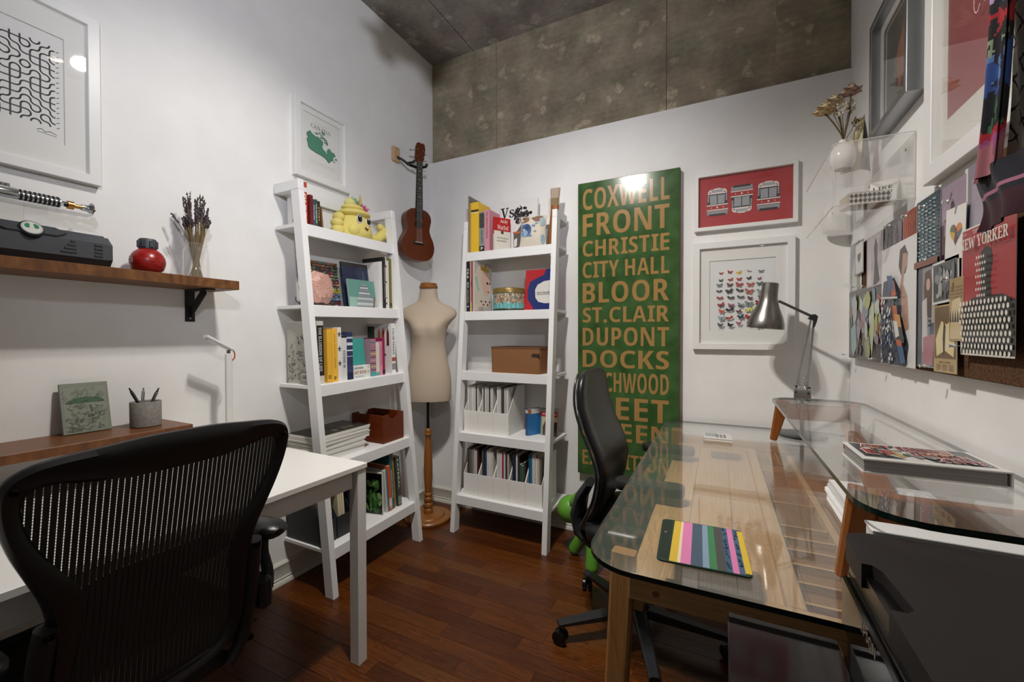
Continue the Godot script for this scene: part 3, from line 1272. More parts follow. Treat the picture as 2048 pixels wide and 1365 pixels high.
	star_base(t, 0.335, 1.24, mat("#232427", 0.42), 0.027)

func dress_form() -> void:
	var right := V(0.8936, 0, -0.449)
	var to_cam := V(0.449, 0, 0.8936)
	var t := thing("dress_form", "beige cloth dress form on a turned wooden stand between the two bookshelves", "dress form", at(0.186, 0, 0.277))
	var turn := Transform3D(Basis(right, V(0, 1, 0), to_cam), V(0, 0, 0))
	var g := Geo.new()
	g.xf = turn
	var rings := []
	# y, half width, front depth, back depth, sideways shift
	for q in [[0.772, 0.142, 0.085, 0.09, 0.0], [0.80, 0.147, 0.09, 0.095, 0.0], [0.86, 0.149, 0.09, 0.10, 0.0], [0.92, 0.147, 0.088, 0.10, 0.0], [0.97, 0.140, 0.085, 0.09, 0.0], [1.03, 0.126, 0.08, 0.075, 0.0], [1.09, 0.114, 0.078, 0.065, 0.0], [1.14, 0.109, 0.08, 0.062, 0.0], [1.19, 0.112, 0.09, 0.066, 0.0], [1.235, 0.120, 0.105, 0.07, 0.0], [1.265, 0.130, 0.104, 0.074, 0.0], [1.295, 0.152, 0.092, 0.076, 0.0], [1.32, 0.178, 0.08, 0.074, 0.0], [1.345, 0.187, 0.07, 0.068, 0.0], [1.368, 0.178, 0.06, 0.062, 0.0], [1.388, 0.152, 0.053, 0.056, 0.0], [1.402, 0.118, 0.05, 0.052, 0.0], [1.415, 0.085, 0.047, 0.05, 0.0], [1.435, 0.068, 0.045, 0.048, 0.0], [1.46, 0.060, 0.043, 0.046, 0.0], [1.495, 0.057, 0.042, 0.045, 0.0], [1.51, 0.056, 0.042, 0.045, 0.0]]:
		var r := []
		for j in 40:
			var a := -TAU * j / 40
			var dd: float = q[2] if sin(a) > 0 else q[3]
			var bust := 0.0
			if q[0] > 1.17 and q[0] < 1.31 and sin(a) > 0:
				bust = 0.022 * (1.0 - pow((q[0] - 1.238) / 0.07, 2.0)) * maxf(0.0, 1.0 - pow((absf(cos(a)) - 0.5) / 0.4, 2.0))
			r.append(V(cos(a) * q[1] + q[4], q[0], sin(a) * dd + maxf(bust, 0.0) - 0.03))
		rings.append(r)
	g.loft(rings, true, true, true, 75.0)
	var cm := textured("linen", noise_tex(91, 0.25, [[0.0, "#b8a793"], [1.0, "#c6b6a2"]], 256, 3), V(6, 6, 6), 0.95, true, "#ffffff", V(0, 0, 0), 0.2)
	cm.rim_enabled = true
	cm.rim = 0.2
	part("torso", g, cm, t)
	var wm := textured("stand wood", oak_zy(), V(4, 0.8, 4), 0.35, true, "#d9ae7c", V(0.15, 0.3, 0.2), 0.5)
	g = Geo.new()
	g.xf = turn
	g.lathe([Vector2(0.057, 1.51), Vector2(0.06, 1.514), Vector2(0.06, 1.526), Vector2(0.056, 1.529), Vector2(0.054, 1.531), Vector2(0.055, 1.534), Vector2(0.055, 1.541), Vector2(0.05, 1.545)], 32, V(0, 0, -0.033))
	part("neck_cap", g, wm, t)
	g = Geo.new()
	g.xf = turn
	g.lathe([Vector2(0.0095, 0.55), Vector2(0.0095, 0.80)], 14)
	part("rod", g, mat("#2e3330", 0.3, 0.8), t)
	g = Geo.new()
	g.xf = turn
	g.lathe([Vector2(0.028, 0.034), Vector2(0.031, 0.05), Vector2(0.029, 0.066), Vector2(0.024, 0.07), Vector2(0.029, 0.078), Vector2(0.031, 0.09), Vector2(0.028, 0.104), Vector2(0.022, 0.108), Vector2(0.027, 0.114), Vector2(0.03, 0.128), Vector2(0.028, 0.14), Vector2(0.022, 0.145), Vector2(0.027, 0.152), Vector2(0.027, 0.166), Vector2(0.021, 0.172), Vector2(0.023, 0.19), Vector2(0.0275, 0.28), Vector2(0.0285, 0.34), Vector2(0.026, 0.42), Vector2(0.02, 0.51), Vector2(0.0185, 0.545), Vector2(0.023, 0.55), Vector2(0.0245, 0.557), Vector2(0.02, 0.563), Vector2(0.022, 0.572), Vector2(0.02, 0.585), Vector2(0.013, 0.593)], 28, Vector3(), 50.0)
	part("turned_post", g, wm, t)
	g = Geo.new()
	g.xf = turn
	g.lathe([Vector2(0.147, 0.0), Vector2(0.15, 0.004), Vector2(0.15, 0.016), Vector2(0.144, 0.022), Vector2(0.108, 0.023), Vector2(0.106, 0.027), Vector2(0.1, 0.033), Vector2(0.088, 0.036), Vector2(0.03, 0.037)], 48)
	part("base", g, wm, t)

# ---------------------------------------------------------------- walls: sign, pictures, pinboard
func street_sign() -> void:
	var w := 0.572
	var h := 1.737
	var t := thing("rollsign", "tall green transit sign with tan street names, on the white wall", "sign", at(1.129 + w / 2, 0.371, 0.0))
	var g := Geo.new()
	g.box(V(0, h / 2, 0.0215), V(w, h, 0.043), 0.002)
	part("wood_edge", g, mat("#5b4226", 0.5), t)
	var gm := textured("sign green", noise_tex(17, 0.012, [[0.0, "#2e4a24"], [0.45, "#3a5a2e"], [1.0, "#4a6b3f"]], 512, 5, FastNoiseLite.TYPE_SIMPLEX_SMOOTH, 30.0), V(1.2, 1.2, 1.2), 0.16, true, "#ffffff", V(0.3, 0.1, 0), 0.5, noise_tex(18, 0.006, [], 256, 2), 0.05)
	g = Geo.new()
	g.box(V(0, h / 2, 0.0437), V(w - 0.006, h - 0.006, 0.0014), 0.0)
	part("green_face", g, gm, t)
	g = Geo.new()
	g.layer = 0.0446
	var tan_ := "#a5814f"
	var rows := [["COXWELL", 2.069, 1.944], ["FRONT", 1.921, 1.79], ["CHRISTIE", 1.762, 1.668], ["CITY HALL", 1.636, 1.541], ["BLOOR", 1.513, 1.393], ["ST.CLAIR", 1.366, 1.274], ["DUPONT", 1.246, 1.14], ["DOCKS", 1.114, 1.011], ["BIRCHWOOD", 0.985, 0.871], ["FLEET", 0.841, 0.714], ["QUEEN", 0.692, 0.565], ["EXHIBITION", 0.516, 0.43]]
	for r in rows:
		g.text2(r[0], -w / 2 + 0.03, r[2] - 0.371, -w / 2 + 0.518, r[1] - 0.371, tan_, bold)
	var pm: StandardMaterial3D = print_mat.duplicate()
	pm.roughness = 0.18
	pm.metallic_specular = 0.5
	part("lettering", g, pm, t)

func picture(called: String, label: String, x: Transform3D, w: float, h: float, fw: float, dep: float, fm: Material, pg: Geo, group := "", ow := 0.0, oh := 0.0, glass := true) -> Node3D:
	# x: centre of the frame on the wall, z out; a frame of width fw, a mat with an opening ow x oh, the print, a pane
	var t := thing(called, label, "picture", x, group)
	var g := Geo.new()
	var a := [V2(-w / 2, -h / 2), V2(w / 2, -h / 2), V2(w / 2, h / 2), V2(-w / 2, h / 2)]
	var rings := []
	for i in 5:
		var p: Vector2 = a[i % 4]
		var q := V2(p.x - signf(p.x) * fw, p.y - signf(p.y) * fw)
		var e := V2(p.x - signf(p.x) * 0.0015, p.y - signf(p.y) * 0.0015)
		var e2 := V2(q.x + signf(q.x) * 0.0015, q.y + signf(q.y) * 0.0015)
		rings.append([V(p.x, p.y, 0.001), V(q.x, q.y, 0.001), V(q.x, q.y, dep - 0.0015), V(e2.x, e2.y, dep), V(e.x, e.y, dep), V(p.x, p.y, dep - 0.0015)])
	rings.reverse()
	g.loft(rings, true, false, false, 10.0)
	part("frame", g, fm, t)
	var iw := w - 2 * fw
	var ih := h - 2 * fw
	if ow > 0.0:
		g = Geo.new()
		var mr := []
		var b := [V2(-iw / 2, -ih / 2), V2(iw / 2, -ih / 2), V2(iw / 2, ih / 2), V2(-iw / 2, ih / 2)]
		for i in 5:
			var p: Vector2 = b[i % 4]
			var q := V2(signf(p.x) * ow / 2, signf(p.y) * oh / 2)
			mr.append([V(p.x, p.y, dep * 0.45), V(q.x, q.y, dep * 0.45), V(q.x * 0.996, q.y * 0.996, dep * 0.45 - 0.0018)])
		for i in 4:
			for k in 2:
				g.quad(mr[i][k], mr[i + 1][k], mr[i + 1][k + 1], mr[i][k + 1])
		part("mat_board", g, mat("#e6e5e1", 0.9, 0.0, 0.2), t)
	g = Geo.new()
	g.box(V(0, 0, dep * 0.25), V(iw + 0.004, ih + 0.004, 0.003))
	part("backing", g, mat("#e2e1dd", 0.9, 0.0, 0.2), t)
	part("print", pg, print_mat, t, Transform3D(Basis(), V(0, 0, dep * 0.25 + 0.0016)))
	if glass:
		g = Geo.new()
		g.box(V(0, 0, dep * 0.62), V(iw + 0.002, ih + 0.002, 0.002))
		part("glass", g, glassy("#ffffff", 0.02), t)
	return t

func wall_pictures() -> void:
	var wf := mat("#e6e6e4", 0.35)
	# --- large abstract line drawing above the shelf
	var g := Geo.new()
	g.rect2(-0.25, -0.2, 0.25, 0.2, "#e4e4e1")
	var r2 := RandomNumberGenerator.new()
	r2.seed = 4
	var n := 15
	var cell := 0.021
	g.ink("#26262a")
	for i in n:
		for j in 12:
			var cx := 0.195 - (i + 0.5) * cell
			var cy := -0.122 + (j + 0.5) * cell
			var q := r2.randi() % 3
			var w := 0.0042
			for k in 2:
				var pts := []
				if q == 0 or q == 1:
					var ox := cx + (cell / 2 if (k == 0) == (q == 0) else -cell / 2)
					var oy := cy + (cell / 2 if k == 0 else -cell / 2)
					for s in 6:
						var a := PI / 2 * s / 5
						pts.append(V2(ox - signf(ox - cx) * cos(a) * cell / 2, oy - signf(oy - cy) * sin(a) * cell / 2))
				else:
					pts = [V2(cx - cell / 2, cy), V2(cx + cell / 2, cy)] if k == 0 else [V2(cx, cy - cell / 2), V2(cx, cy + cell / 2)]
				g.line2(pts, w, "#26262a", false)
	for i in 16:
		var yy := -0.122 + i * 0.016
		g.line2([V2(0.199, yy), V2(0.205, yy + 0.003)], 0.002, "#26262a", false)
	g.line2([V2(0.155, -0.142), V2(0.165, -0.137), V2(0.172, -0.144), V2(0.185, -0.139), V2(0.198, -0.144)], 0.002, "#26262a", false)
	g.line2([V2(0.155, -0.148), V2(0.198, -0.150)], 0.0016, "#26262a", false)
	picture("framed_drawing", "white framed black and white line drawing above the silver hilt", wall_l * at(-2.133, 1.985, 0.0), 0.6, 0.556, 0.031, 0.028, wf, g, "", 0.434, 0.339)
	# --- map print above the bookshelf
	g = Geo.new()
	g.rect2(-0.118, -0.155, 0.118, 0.155, "#e6e6e1")
	g.line2([V2(-0.05, 0.109), V2(0.035, 0.109)], 0.0012, "#8d8d86")
	g.text2("CANADA", -0.066, 0.078, 0.056, 0.098, "#3c3d38", serif)
	g.line2([V2(-0.06, 0.07), V2(0.06, 0.07)], 0.0008, "#a9a9a2")
	var land := [V2(-0.085, 0.045), V2(-0.07, 0.058), V2(-0.058, 0.047), V2(-0.045, 0.043), V2(-0.03, 0.04), V2(-0.022, 0.046), V2(-0.01, 0.036), V2(0.002, 0.034), V2(0.008, 0.03), V2(0.01, 0.016), V2(0.004, 0.006), V2(0.006, -0.006), V2(0.016, -0.014), V2(0.024, -0.016), V2(0.03, -0.028), V2(0.036, -0.022), V2(0.036, -0.004), V2(0.042, 0.006), V2(0.052, 0.008), V2(0.058, 0.0), V2(0.068, -0.006), V2(0.078, -0.002), V2(0.09, -0.018), V2(0.08, -0.026), V2(0.07, -0.03), V2(0.078, -0.044), V2(0.066, -0.05), V2(0.058, -0.058), V2(0.046, -0.07), V2(0.034, -0.058), V2(0.02, -0.05), V2(0.0, -0.046), V2(-0.04, -0.042), V2(-0.068, -0.036), V2(-0.078, -0.028), V2(-0.082, -0.008), V2(-0.088, 0.008), V2(-0.08, 0.02), V2(-0.088, 0.034)]
	var sh := []
	for p in land:
		sh.append(p + V2(-0.0035, -0.003))
	g.poly2(sh, "#22352f")
	g.poly2(land, "#3d8b6b")
	for isl in [[-0.03, 0.058, 0.012, 0.005], [-0.012, 0.066, 0.008, 0.004], [0.0, 0.058, 0.007, 0.005], [0.012, 0.05, 0.01, 0.006], [0.024, 0.044, 0.012, 0.006], [0.034, 0.03, 0.008, 0.01], [0.006, 0.076, 0.005, 0.008], [0.014, 0.072, 0.006, 0.007], [0.02, 0.03, 0.006, 0.004], [0.092, -0.034, 0.007, 0.006], [0.08, -0.052, 0.005, 0.004], [-0.004, 0.044, 0.008, 0.004]]:
		g.disc2(isl[0] - 0.0015, isl[1] - 0.0015, isl[2], isl[3], "#2a3c36", 7)
		g.disc2(isl[0], isl[1], isl[2] * 0.8, isl[3] * 0.8, "#4d9276", 7)
	for k in 5:
		g.line2([V2(-0.08 + k * 0.035, -0.092), V2(-0.06 + k * 0.035, -0.094)], 0.004, "#dcd6cf")
		g.line2([V2(-0.08 + k * 0.035, -0.105), V2(-0.058 + k * 0.035, -0.105)], 0.0012, "#d8cfc8")
	picture("framed_map", "white framed print of a green map of Canada above the bookshelf", wall_l * at(-0.938, 2.2, 0.0), 0.335, 0.4, 0.031, 0.028, wf, g, "", 0.222, 0.285)
	# --- streetcars
	g = Geo.new()
	g.rect2(-0.216, -0.138, 0.216, 0.138, "#b02a2d")
	for k in 3:
		streetcar(g, -0.213 + 0.426 * [0.212, 0.478, 0.755][k], 0.136 - 0.272 * 0.505, 0.1, 0.144, k == 1)
	g.text2("SCARBORO   RAPID", -0.19, -0.131, -0.165, -0.128, "#e8d8d4", sans)
	g.text2("THE RED ROCKET TORONTO", -0.13, -0.131, -0.06, -0.128, "#e8d8d4", sans)
	g.text2("LIMITED EDITION PRINT", 0.14, -0.131, 0.2, -0.128, "#e8d8d4", sans)
	picture("framed_poster", "white framed red poster of three streetcar fronts", at(2.0035, 1.9055, 0.0), 0.465, 0.305, 0.02, 0.03, wf, g, "", 0.0, 0.0)
	# --- butterflies
	g = Geo.new()
	g.rect2(-0.15, -0.2, 0.15, 0.2, "#e4e6e4")
	r2.seed = 11
	var cols := ["#b23a35", "#56605f", "#7b8a8c", "#a4657a", "#d9b93a", "#3d4a4e", "#b0444a", "#8fa3a6", "#2e3436", "#d8d455", "#c06a58", "#6f4552"]
	for row in 9:
		for k in 5:
			var bx := -0.098 + k * 0.045 + r2.randf_range(-0.006, 0.006)
			var by := 0.118 - row * 0.0335 + r2.randf_range(-0.005, 0.005)
			var sc := r2.randf_range(0.75, 1.25) * (0.75 if row < 2 else 1.0)
			butterfly(g, bx, by, sc, cols[r2.randi() % cols.size()], r2.randf_range(-0.35, 0.35), r2.randi() % 4)
	g.line2([V2(-0.11, -0.182), V2(-0.085, -0.183)], 0.001, "#9a9c9a")
	picture("framed_print", "white framed print of many small painted butterflies, behind the metal lamp", at(1.996, 1.408, 0.0), 0.461, 0.565, 0.033, 0.03, wf, g, "", 0.3, 0.37)
	# --- silver framed dark print on the pinboard wall
	g = Geo.new()
	g.rect2(-0.125, -0.15, 0.125, 0.15, "#3b3c3a")
	g.poly2([V2(-0.12, -0.145), V2(-0.03, -0.12), V2(-0.07, 0.1), V2(-0.12, 0.14)], "#47453e")
	g.poly2([V2(0.0, -0.12), V2(0.05, -0.06), V2(0.045, 0.03), V2(0.09, 0.08), V2(0.05, 0.14), V2(0.02, 0.06), V2(-0.015, 0.03), V2(-0.035, -0.02)], "#a2694e")
	g.poly2([V2(-0.05, 0.0), V2(-0.03, 0.03), V2(-0.02, -0.06), V2(-0.06, -0.1)], "#67706c")
	g.poly2([V2(0.05, -0.1), V2(0.12, -0.12), V2(0.12, 0.12), V2(0.1, 0.03)], "#3f5358")
	picture("silver_framed_picture", "silver framed dark picture with an orange streak above the clear wall box", wall_r * at(0.655, 2.135, 0.0), 0.365, 0.42, 0.022, 0.05, mat("#9b9da0", 0.28, 0.85), g, "", 0.26, 0.31)
	# --- big white framed red print with scribbled lettering
	g = Geo.new()
	g.rect2(-0.25, -0.36, 0.25, 0.36, "#dcd8d0")
	g.rect2(-0.215, -0.275, 0.215, 0.33, "#8e2b33")
	r2.seed = 9
	for k in 190:
		var a := r2.randf() * TAU
		var rr := sqrt(r2.randf())
		var px := cos(a) * rr * 0.13 + 0.01
		var py := sin(a) * rr * 0.17 + 0.06
		if k % 5 < 3:
			g.text2("qghyfjlkdbsea"[r2.randi() % 13], px, py, px + r2.randf_range(0.012, 0.03), py + r2.randf_range(0.03, 0.07), "#e6ddd6", serif)
		else:
			var arc := []
			var a0 := r2.randf() * TAU
			for s in 7:
				var aa := a0 + s * 0.6
				arc.append(V2(px + cos(aa) * 0.014, py + sin(aa) * 0.026))
			g.line2(arc, 0.0022, "#e6ddd6")
	picture("large_framed_print", "large white framed dark red print with tangled white lettering", wall_r * at(1.20, 2.04, 0.0), 0.6, 0.84, 0.048, 0.03, wf, g, "", 0.0, 0.0)

func streetcar(g: Geo, cx: float, cy: float, w: float, h: float, flip: bool) -> void:
	var sg := -1.0 if flip else 1.0
	var P := func(x: float, y: float) -> Vector2: return V2(cx + x * w * sg, cy + y * h * sg)
	g.poly2([P.call(-0.46, 0.26), P.call(-0.44, 0.40), P.call(-0.36, 0.46), P.call(-0.18, 0.47), P.call(-0.14, 0.5), P.call(0.14, 0.5), P.call(0.18, 0.47), P.call(0.36, 0.46), P.call(0.44, 0.40), P.call(0.46, 0.26)], "#e6e2dc")
	g.poly2([P.call(-0.26, 0.36), P.call(-0.26, 0.44), P.call(0.26, 0.44), P.call(0.26, 0.36)], "#6f7377")
	g.poly2([P.call(-0.24, 0.375), P.call(-0.24, 0.425), P.call(0.24, 0.425), P.call(0.24, 0.375)], "#b9bcc0")
	g.poly2([P.call(-0.43, 0.32), P.call(-0.31, 0.34), P.call(-0.31, 0.40)], "#b02a2d")
	g.poly2([P.call(0.43, 0.32), P.call(0.31, 0.34), P.call(0.31, 0.40)], "#b02a2d")
	g.poly2([P.call(-0.47, -0.10), P.call(-0.46, 0.29), P.call(0.46, 0.29), P.call(0.47, -0.10)], "#26282b")
	for s in [-1.0, 1.0]:
		g.poly2([P.call(s * 0.455, 0.02), P.call(s * 0.45, 0.27), P.call(s * 0.395, 0.27), P.call(s * 0.40, 0.02)], "#a9adb2")
		g.poly2([P.call(s * 0.02, -0.07), P.call(s * 0.02, 0.25), P.call(s * 0.36, 0.25), P.call(s * 0.34, -0.07)], "#a2a6ac")
	g.poly2([P.call(-0.5, -0.13), P.call(-0.5, -0.09), P.call(0.5, -0.09), P.call(0.5, -0.13)], "#e6e2dc")
	for s in [-1.0, 0.0, 1.0]:
		var p: Vector2 = P.call(s * 0.28, -0.2)
		g.disc2(p.x, p.y, 0.0045 if s == 0.0 else 0.0026, 0.0045 if s == 0.0 else 0.0026, "#f0e6da")
	g.poly2([P.call(-0.5, -0.31), P.call(-0.5, -0.27), P.call(0.5, -0.27), P.call(0.5, -0.31)], "#e6e2dc")
	g.poly2([P.call(-0.5, -0.33), P.call(-0.47, -0.47), P.call(0.47, -0.47), P.call(0.5, -0.33)], "#9a9ea4")
	g.poly2([P.call(-0.4, -0.43), P.call(-0.38, -0.5), P.call(0.38, -0.5), P.call(0.4, -0.43)], "#232528")

func butterfly(g: Geo, x: float, y: float, s: float, color: String, turn: float, kind: int) -> void:
	var dark := Color(color).darkened(0.45)
	var q := 0.0105 * s
	for sd in [-1.0, 1.0]:
		var up := V2(sd * q * 0.85, q * 0.42).rotated(turn)
		var lo := V2(sd * q * 0.6, -q * 0.45).rotated(turn)
		if kind != 3:
			g.disc2(x + lo.x, y + lo.y, q * 0.55, q * 0.5, dark if kind == 1 else color, 9, turn)
		g.disc2(x + up.x, y + up.y, q * 0.85, q * 0.5, color, 10, turn + sd * 0.55)
		if kind != 2:
			g.disc2(x + up.x * 1.25, y + up.y * 1.3, q * 0.24, q * 0.2, dark, 7)
	g.disc2(x, y, q * 0.14, q * 0.75, "#2a2422", 8, turn)

func sheet(label: String, z0: float, z1: float, y0: float, y1: float, lift: float, pg: Geo, tilt := 0.0, called := "magazine_clipping", curl := 0.0) -> Node3D:
	# a paper pinned on the board; the print carries its own white ground
	var w := z1 - z0
	var h := y1 - y0
	var t := thing(called, label, "paper", wall_r * Transform3D(Basis(Vector3(0, 0, 1), tilt), V((z0 + z1) / 2, (y0 + y1) / 2, 0.026 + lift)), "papers pinned on the board")
	var g := Geo.new()
	var r := []
	for i in 9:
		var v := float(i) / 8
		var zz := curl * pow(absf(v - 0.55) / 0.55, 2.0)
		r.append([V(-w / 2, h * (v - 0.5), zz), V(w / 2, h * (v - 0.5), zz), V(w / 2, h * (v - 0.5), zz - 0.0006), V(-w / 2, h * (v - 0.5), zz - 0.0006)])
	g.loft(r, true, true, true, 20.0)
	part("sheet", g, mat("#dedbd6", 0.6), t)
	# bend the print with the sheet
	for i in pg.v.size():
		var p := pg.v[i]
		var v := p.y / h + 0.5
		pg.v[i] = V(p.x, p.y, p.z + curl * pow(absf(v - 0.55) / 0.55, 2.0) + 0.0003)
	part("print", pg, gloss_print, t)
	return t

func blobs(g: Geo, w: float, h: float, n: int, cols: Array, seed_: int, smin: float, smax: float) -> void:
	var r := RandomNumberGenerator.new()
	r.seed = seed_
	for i in n:
		var rx := r.randf_range(smin, smax)
		var ry := r.randf_range(smin, smax) * 1.6
		var cx := r.randf_range(-w / 2 + rx, w / 2 - rx) if w / 2 > rx else 0.0
		var cy := r.randf_range(-h / 2 + ry, h / 2 - ry) if h / 2 > ry else 0.0
		rx = minf(rx, w / 2 - absf(cx))
		ry = minf(ry, h / 2 - absf(cy))
		var pts := []
		for k in 9:
			var a := TAU * k / 9
			var f := r.randf_range(0.6, 1.0)
			pts.append(V2(cx + cos(a) * rx * f, cy + sin(a) * ry * f))
		g.poly2(pts, cols[r.randi() % cols.size()])

func ground(w: float, h: float, color: String) -> Geo:
	var g := Geo.new()
	g.rect2(-w / 2, -h / 2, w / 2, h / 2, color)
	return g

func pinboard() -> void:
	var t := thing("pinboard", "brown cork pinboard covered with fashion clippings", "board", wall_r * at(0.0, 1.34, 0.001))
	var cork := textured("cork board", noise_tex(61, 0.12, [[0.0, "#3c2a1d"], [0.5, "#5a4230"], [1.0, "#705540"]], 256, 4), V(4, 4, 4), 0.9, true, "#ffffff", V(0, 0, 0), 0.2)
	var g := Geo.new()
	g.box(V(0.86, 0.0, 0.012), V(1.48, 0.48, 0.022), 0.002)
	part("cork_panel", g, cork, t)
	var w := 0.0
	var h := 0.0
	# narrow blue-grey portrait sheet
	w = 0.15; h = 0.24
	g = ground(w, h, "#8b93a3")
	g.poly2([V2(-0.03, -0.12), V2(-0.045, 0.0), V2(0.0, 0.07), V2(0.05, 0.0), V2(0.06, -0.12)], "#c9c2b8")
	g.rect2(0.03, -0.12, 0.07, 0.12, "#7d8a6d")
	g.disc2(0.0, 0.08, 0.016, 0.022, "#a98a78")
	sheet("pale blue-grey portrait clipping at the corner of the pinboard", 0.108, 0.30, 1.37, 1.585, 0.001, g)
	w = 0.12; h = 0.135
	g = ground(w, h, "#2b2c2e")
	g.rect2(-w / 2 + 0.006, -h / 2 + 0.006, w / 2 - 0.006, h / 2 - 0.006, "#dedcd8")
	heart(g, 0.0, 0.002, 0.026, ["#2c2d31"])
	sheet("small black bordered card with a dark heart", 0.235, 0.355, 1.45, 1.585, 0.008, g, 0.02, "heart_card")
	w = 0.19; h = 0.19
	g = ground(w, h, "#b7adb3")
	g.poly2([V2(-0.01, -0.09), V2(0.0, 0.0), V2(-0.01, 0.05), V2(0.012, 0.085), V2(0.035, 0.05), V2(0.03, 0.0), V2(0.06, -0.08), V2(0.02, -0.09)], "#241d20")
	g.poly2([V2(-0.09, -0.09), V2(-0.06, 0.03), V2(-0.05, 0.06), V2(-0.03, -0.09)], "#cfc6c2")
	sheet("grey clipping of a dark dancing silhouette", 0.385, 0.575, 1.385, 1.57, 0.004, g)
	w = 0.19; h = 0.13
	g = ground(w, h, "#5d5660")
	blobs(g, w, h, 26, ["#6d6470", "#4a4650", "#7a6a72", "#3d3a44", "#55605c"], 3, 0.012, 0.04)
	sheet("muted purple clipping along the top of the pinboard", 0.57, 0.76, 1.455, 1.583, 0.002, g)
	w = 0.12; h = 0.13
	g = ground(w, h, "#a03a1f")
	for k in 14:
		g.rect2(-w / 2 + 0.004 + k * 0.0083, -h / 2, -w / 2 + 0.007 + k * 0.0083, h / 2, "#5e1d12" if k % 2 else "#c06a2c")
	sheet("orange-red striped clipping at the top of the pinboard", 0.755, 0.875, 1.45, 1.575, 0.003, g)
	w = 0.15; h = 0.19
	g = ground(w, h, "#2c4650")
	for k in 5:
		for j in 16:
			g.line2([V2(-0.06 + k * 0.027 + 0.004 * sin(j * 1.7 + k), -0.08 + j * 0.0105), V2(-0.05 + k * 0.027 + 0.004 * sin(j * 2.3 + k), -0.082 + j * 0.0105)], 0.0032, "#b9c6c4" if (j + k) % 4 else "#7d979c")
	g.rect2(-w / 2, -h / 2, w / 2, -h / 2 + 0.018, "#7a3d22")
	sheet("dark teal clipping with pale handwritten looking columns", 0.87, 1.02, 1.392, 1.578, 0.006, g)
	w = 0.125; h = 0.19
	g = ground(w, h, "#9d8b9b")
	g.rect2(-w / 2, -h / 2, w / 2, -0.03, "#5c2f36")
	g.rect2(-w / 2, -0.03, w / 2, 0.01, "#8d7386")
	g.poly2([V2(-0.014, 0.0), V2(-0.008, 0.045), V2(0.0, 0.055), V2(0.01, 0.04), V2(0.012, 0.0)], "#4b2a35")
	g.rect2(-0.04, 0.005, 0.03, 0.012, "#4b2a35")
	g.rect2(-w / 2, -h / 2, -w / 2 + 0.02, 0.0, "#402030")
	sheet("mauve clipping of a rooftop statue", 1.017, 1.142, 1.385, 1.575, 0.004, g)
	w = 0.10; h = 0.185
	g = ground(w, h, "#8a8590")
	g.rect2(-w / 2, -h / 2, -w / 2 + 0.012, h / 2, "#dad8d4")
	g.rect2(-0.02, -0.06, 0.04, 0.06, "#a29ba6")
	sheet("pale violet clipping half hidden by the hanging clothes", 1.135, 1.24, 1.40, 1.585, 0.003, g)
	w = 0.098; h = 0.125
	g = ground(w, h, "#e4e1dc")
	heart(g, 0.004, 0.0, 0.03, ["#b8452f", "#d08a35", "#3e6f77", "#7a2a3c", "#2f3e63", "#c9a13c", "#567a4a", "#8d4a6d"])
	sheet("white card with a multicoloured patchwork heart", 1.062, 1.16, 1.382, 1.507, 0.010, g, -0.05, "heart_card")
	# large painterly sheet at the bottom corner
	w = 0.45; h = 0.29
	g = ground(w, h, "#4a4240")
	blobs(g, w, h, 80, ["#6b7d80", "#8f3f45", "#b5bfb0", "#2b2624", "#7d5a4a", "#a3aa60", "#c2c6c4", "#553038", "#3f5a66", "#8a7f8c"], 21, 0.012, 0.045)
	g.poly2([V2(-0.16, 0.10), V2(-0.12, 0.13), V2(-0.08, 0.09), V2(-0.09, 0.02), V2(-0.13, 0.0)], "#a9b3b4")
	g.poly2([V2(-0.17, -0.02), V2(-0.10, 0.01), V2(-0.08, -0.09), V2(-0.13, -0.14), V2(-0.16, -0.10)], "#7fa3a5")
	g.poly2([V2(0.10, 0.06), V2(0.14, 0.08), V2(0.15, -0.02), V2(0.12, -0.13), V2(0.10, -0.06)], "#b8c09c")
	sheet("large painterly clipping of figures at the bottom corner of the pinboard", 0.125, 0.578, 1.102, 1.39, 0.003, g, 0.0)
	# fashion page with blue patterned dress
	w = 0.30; h = 0.39
	g = ground(w, h, "#dbd9d7")
	g.poly2([V2(0.02, 0.17), V2(0.06, 0.18), V2(0.085, 0.15), V2(0.08, 0.11), V2(0.065, 0.09), V2(0.03, 0.09), V2(0.01, 0.12)], "#4a372f")
	g.poly2([V2(0.045, 0.155), V2(0.08, 0.15), V2(0.083, 0.115), V2(0.06, 0.10), V2(0.05, 0.06), V2(0.085, 0.02), V2(0.10, -0.08), V2(0.06, -0.09), V2(0.02, 0.04), V2(0.035, 0.09)], "#b08a76")
	g.poly2([V2(-0.13, 0.085), V2(-0.03, 0.09), V2(0.03, 0.04), V2(0.04, -0.04), V2(0.10, -0.13), V2(0.08, -0.195), V2(-0.145, -0.195), V2(-0.15, 0.0)], "#39404f")
	var rr := RandomNumberGenerator.new()
	rr.seed = 2
	for k in 130:
		var bx := rr.randf_range(-0.145, -0.02)
		var by := rr.randf_range(-0.19, 0.03)
		g.disc2(bx, by, rr.randf_range(0.004, 0.012), rr.randf_range(0.003, 0.008), ["#c5c9cf", "#e0e0de", "#2b3350", "#5d6f92", "#1f2126"][rr.randi() % 5], 7, rr.randf() * 3.0)
	for q in [["#b3552f", 0.0, -0.03], ["#c98a4a", 0.03, -0.06], ["#2a2a2e", 0.05, -0.10], ["#b3552f", 0.045, -0.14], ["#dad7d2", 0.01, -0.08], ["#3b5c86", 0.06, -0.16], ["#b04a2a", -0.02, 0.05], ["#35507e", -0.04, 0.07]]:
		g.poly2([V2(q[1] - 0.03, q[2] + 0.03), V2(q[1] + 0.02, q[2] + 0.025), V2(q[1] + 0.04, q[2] - 0.02), V2(q[1] + 0.0, q[2] - 0.03)], q[0])
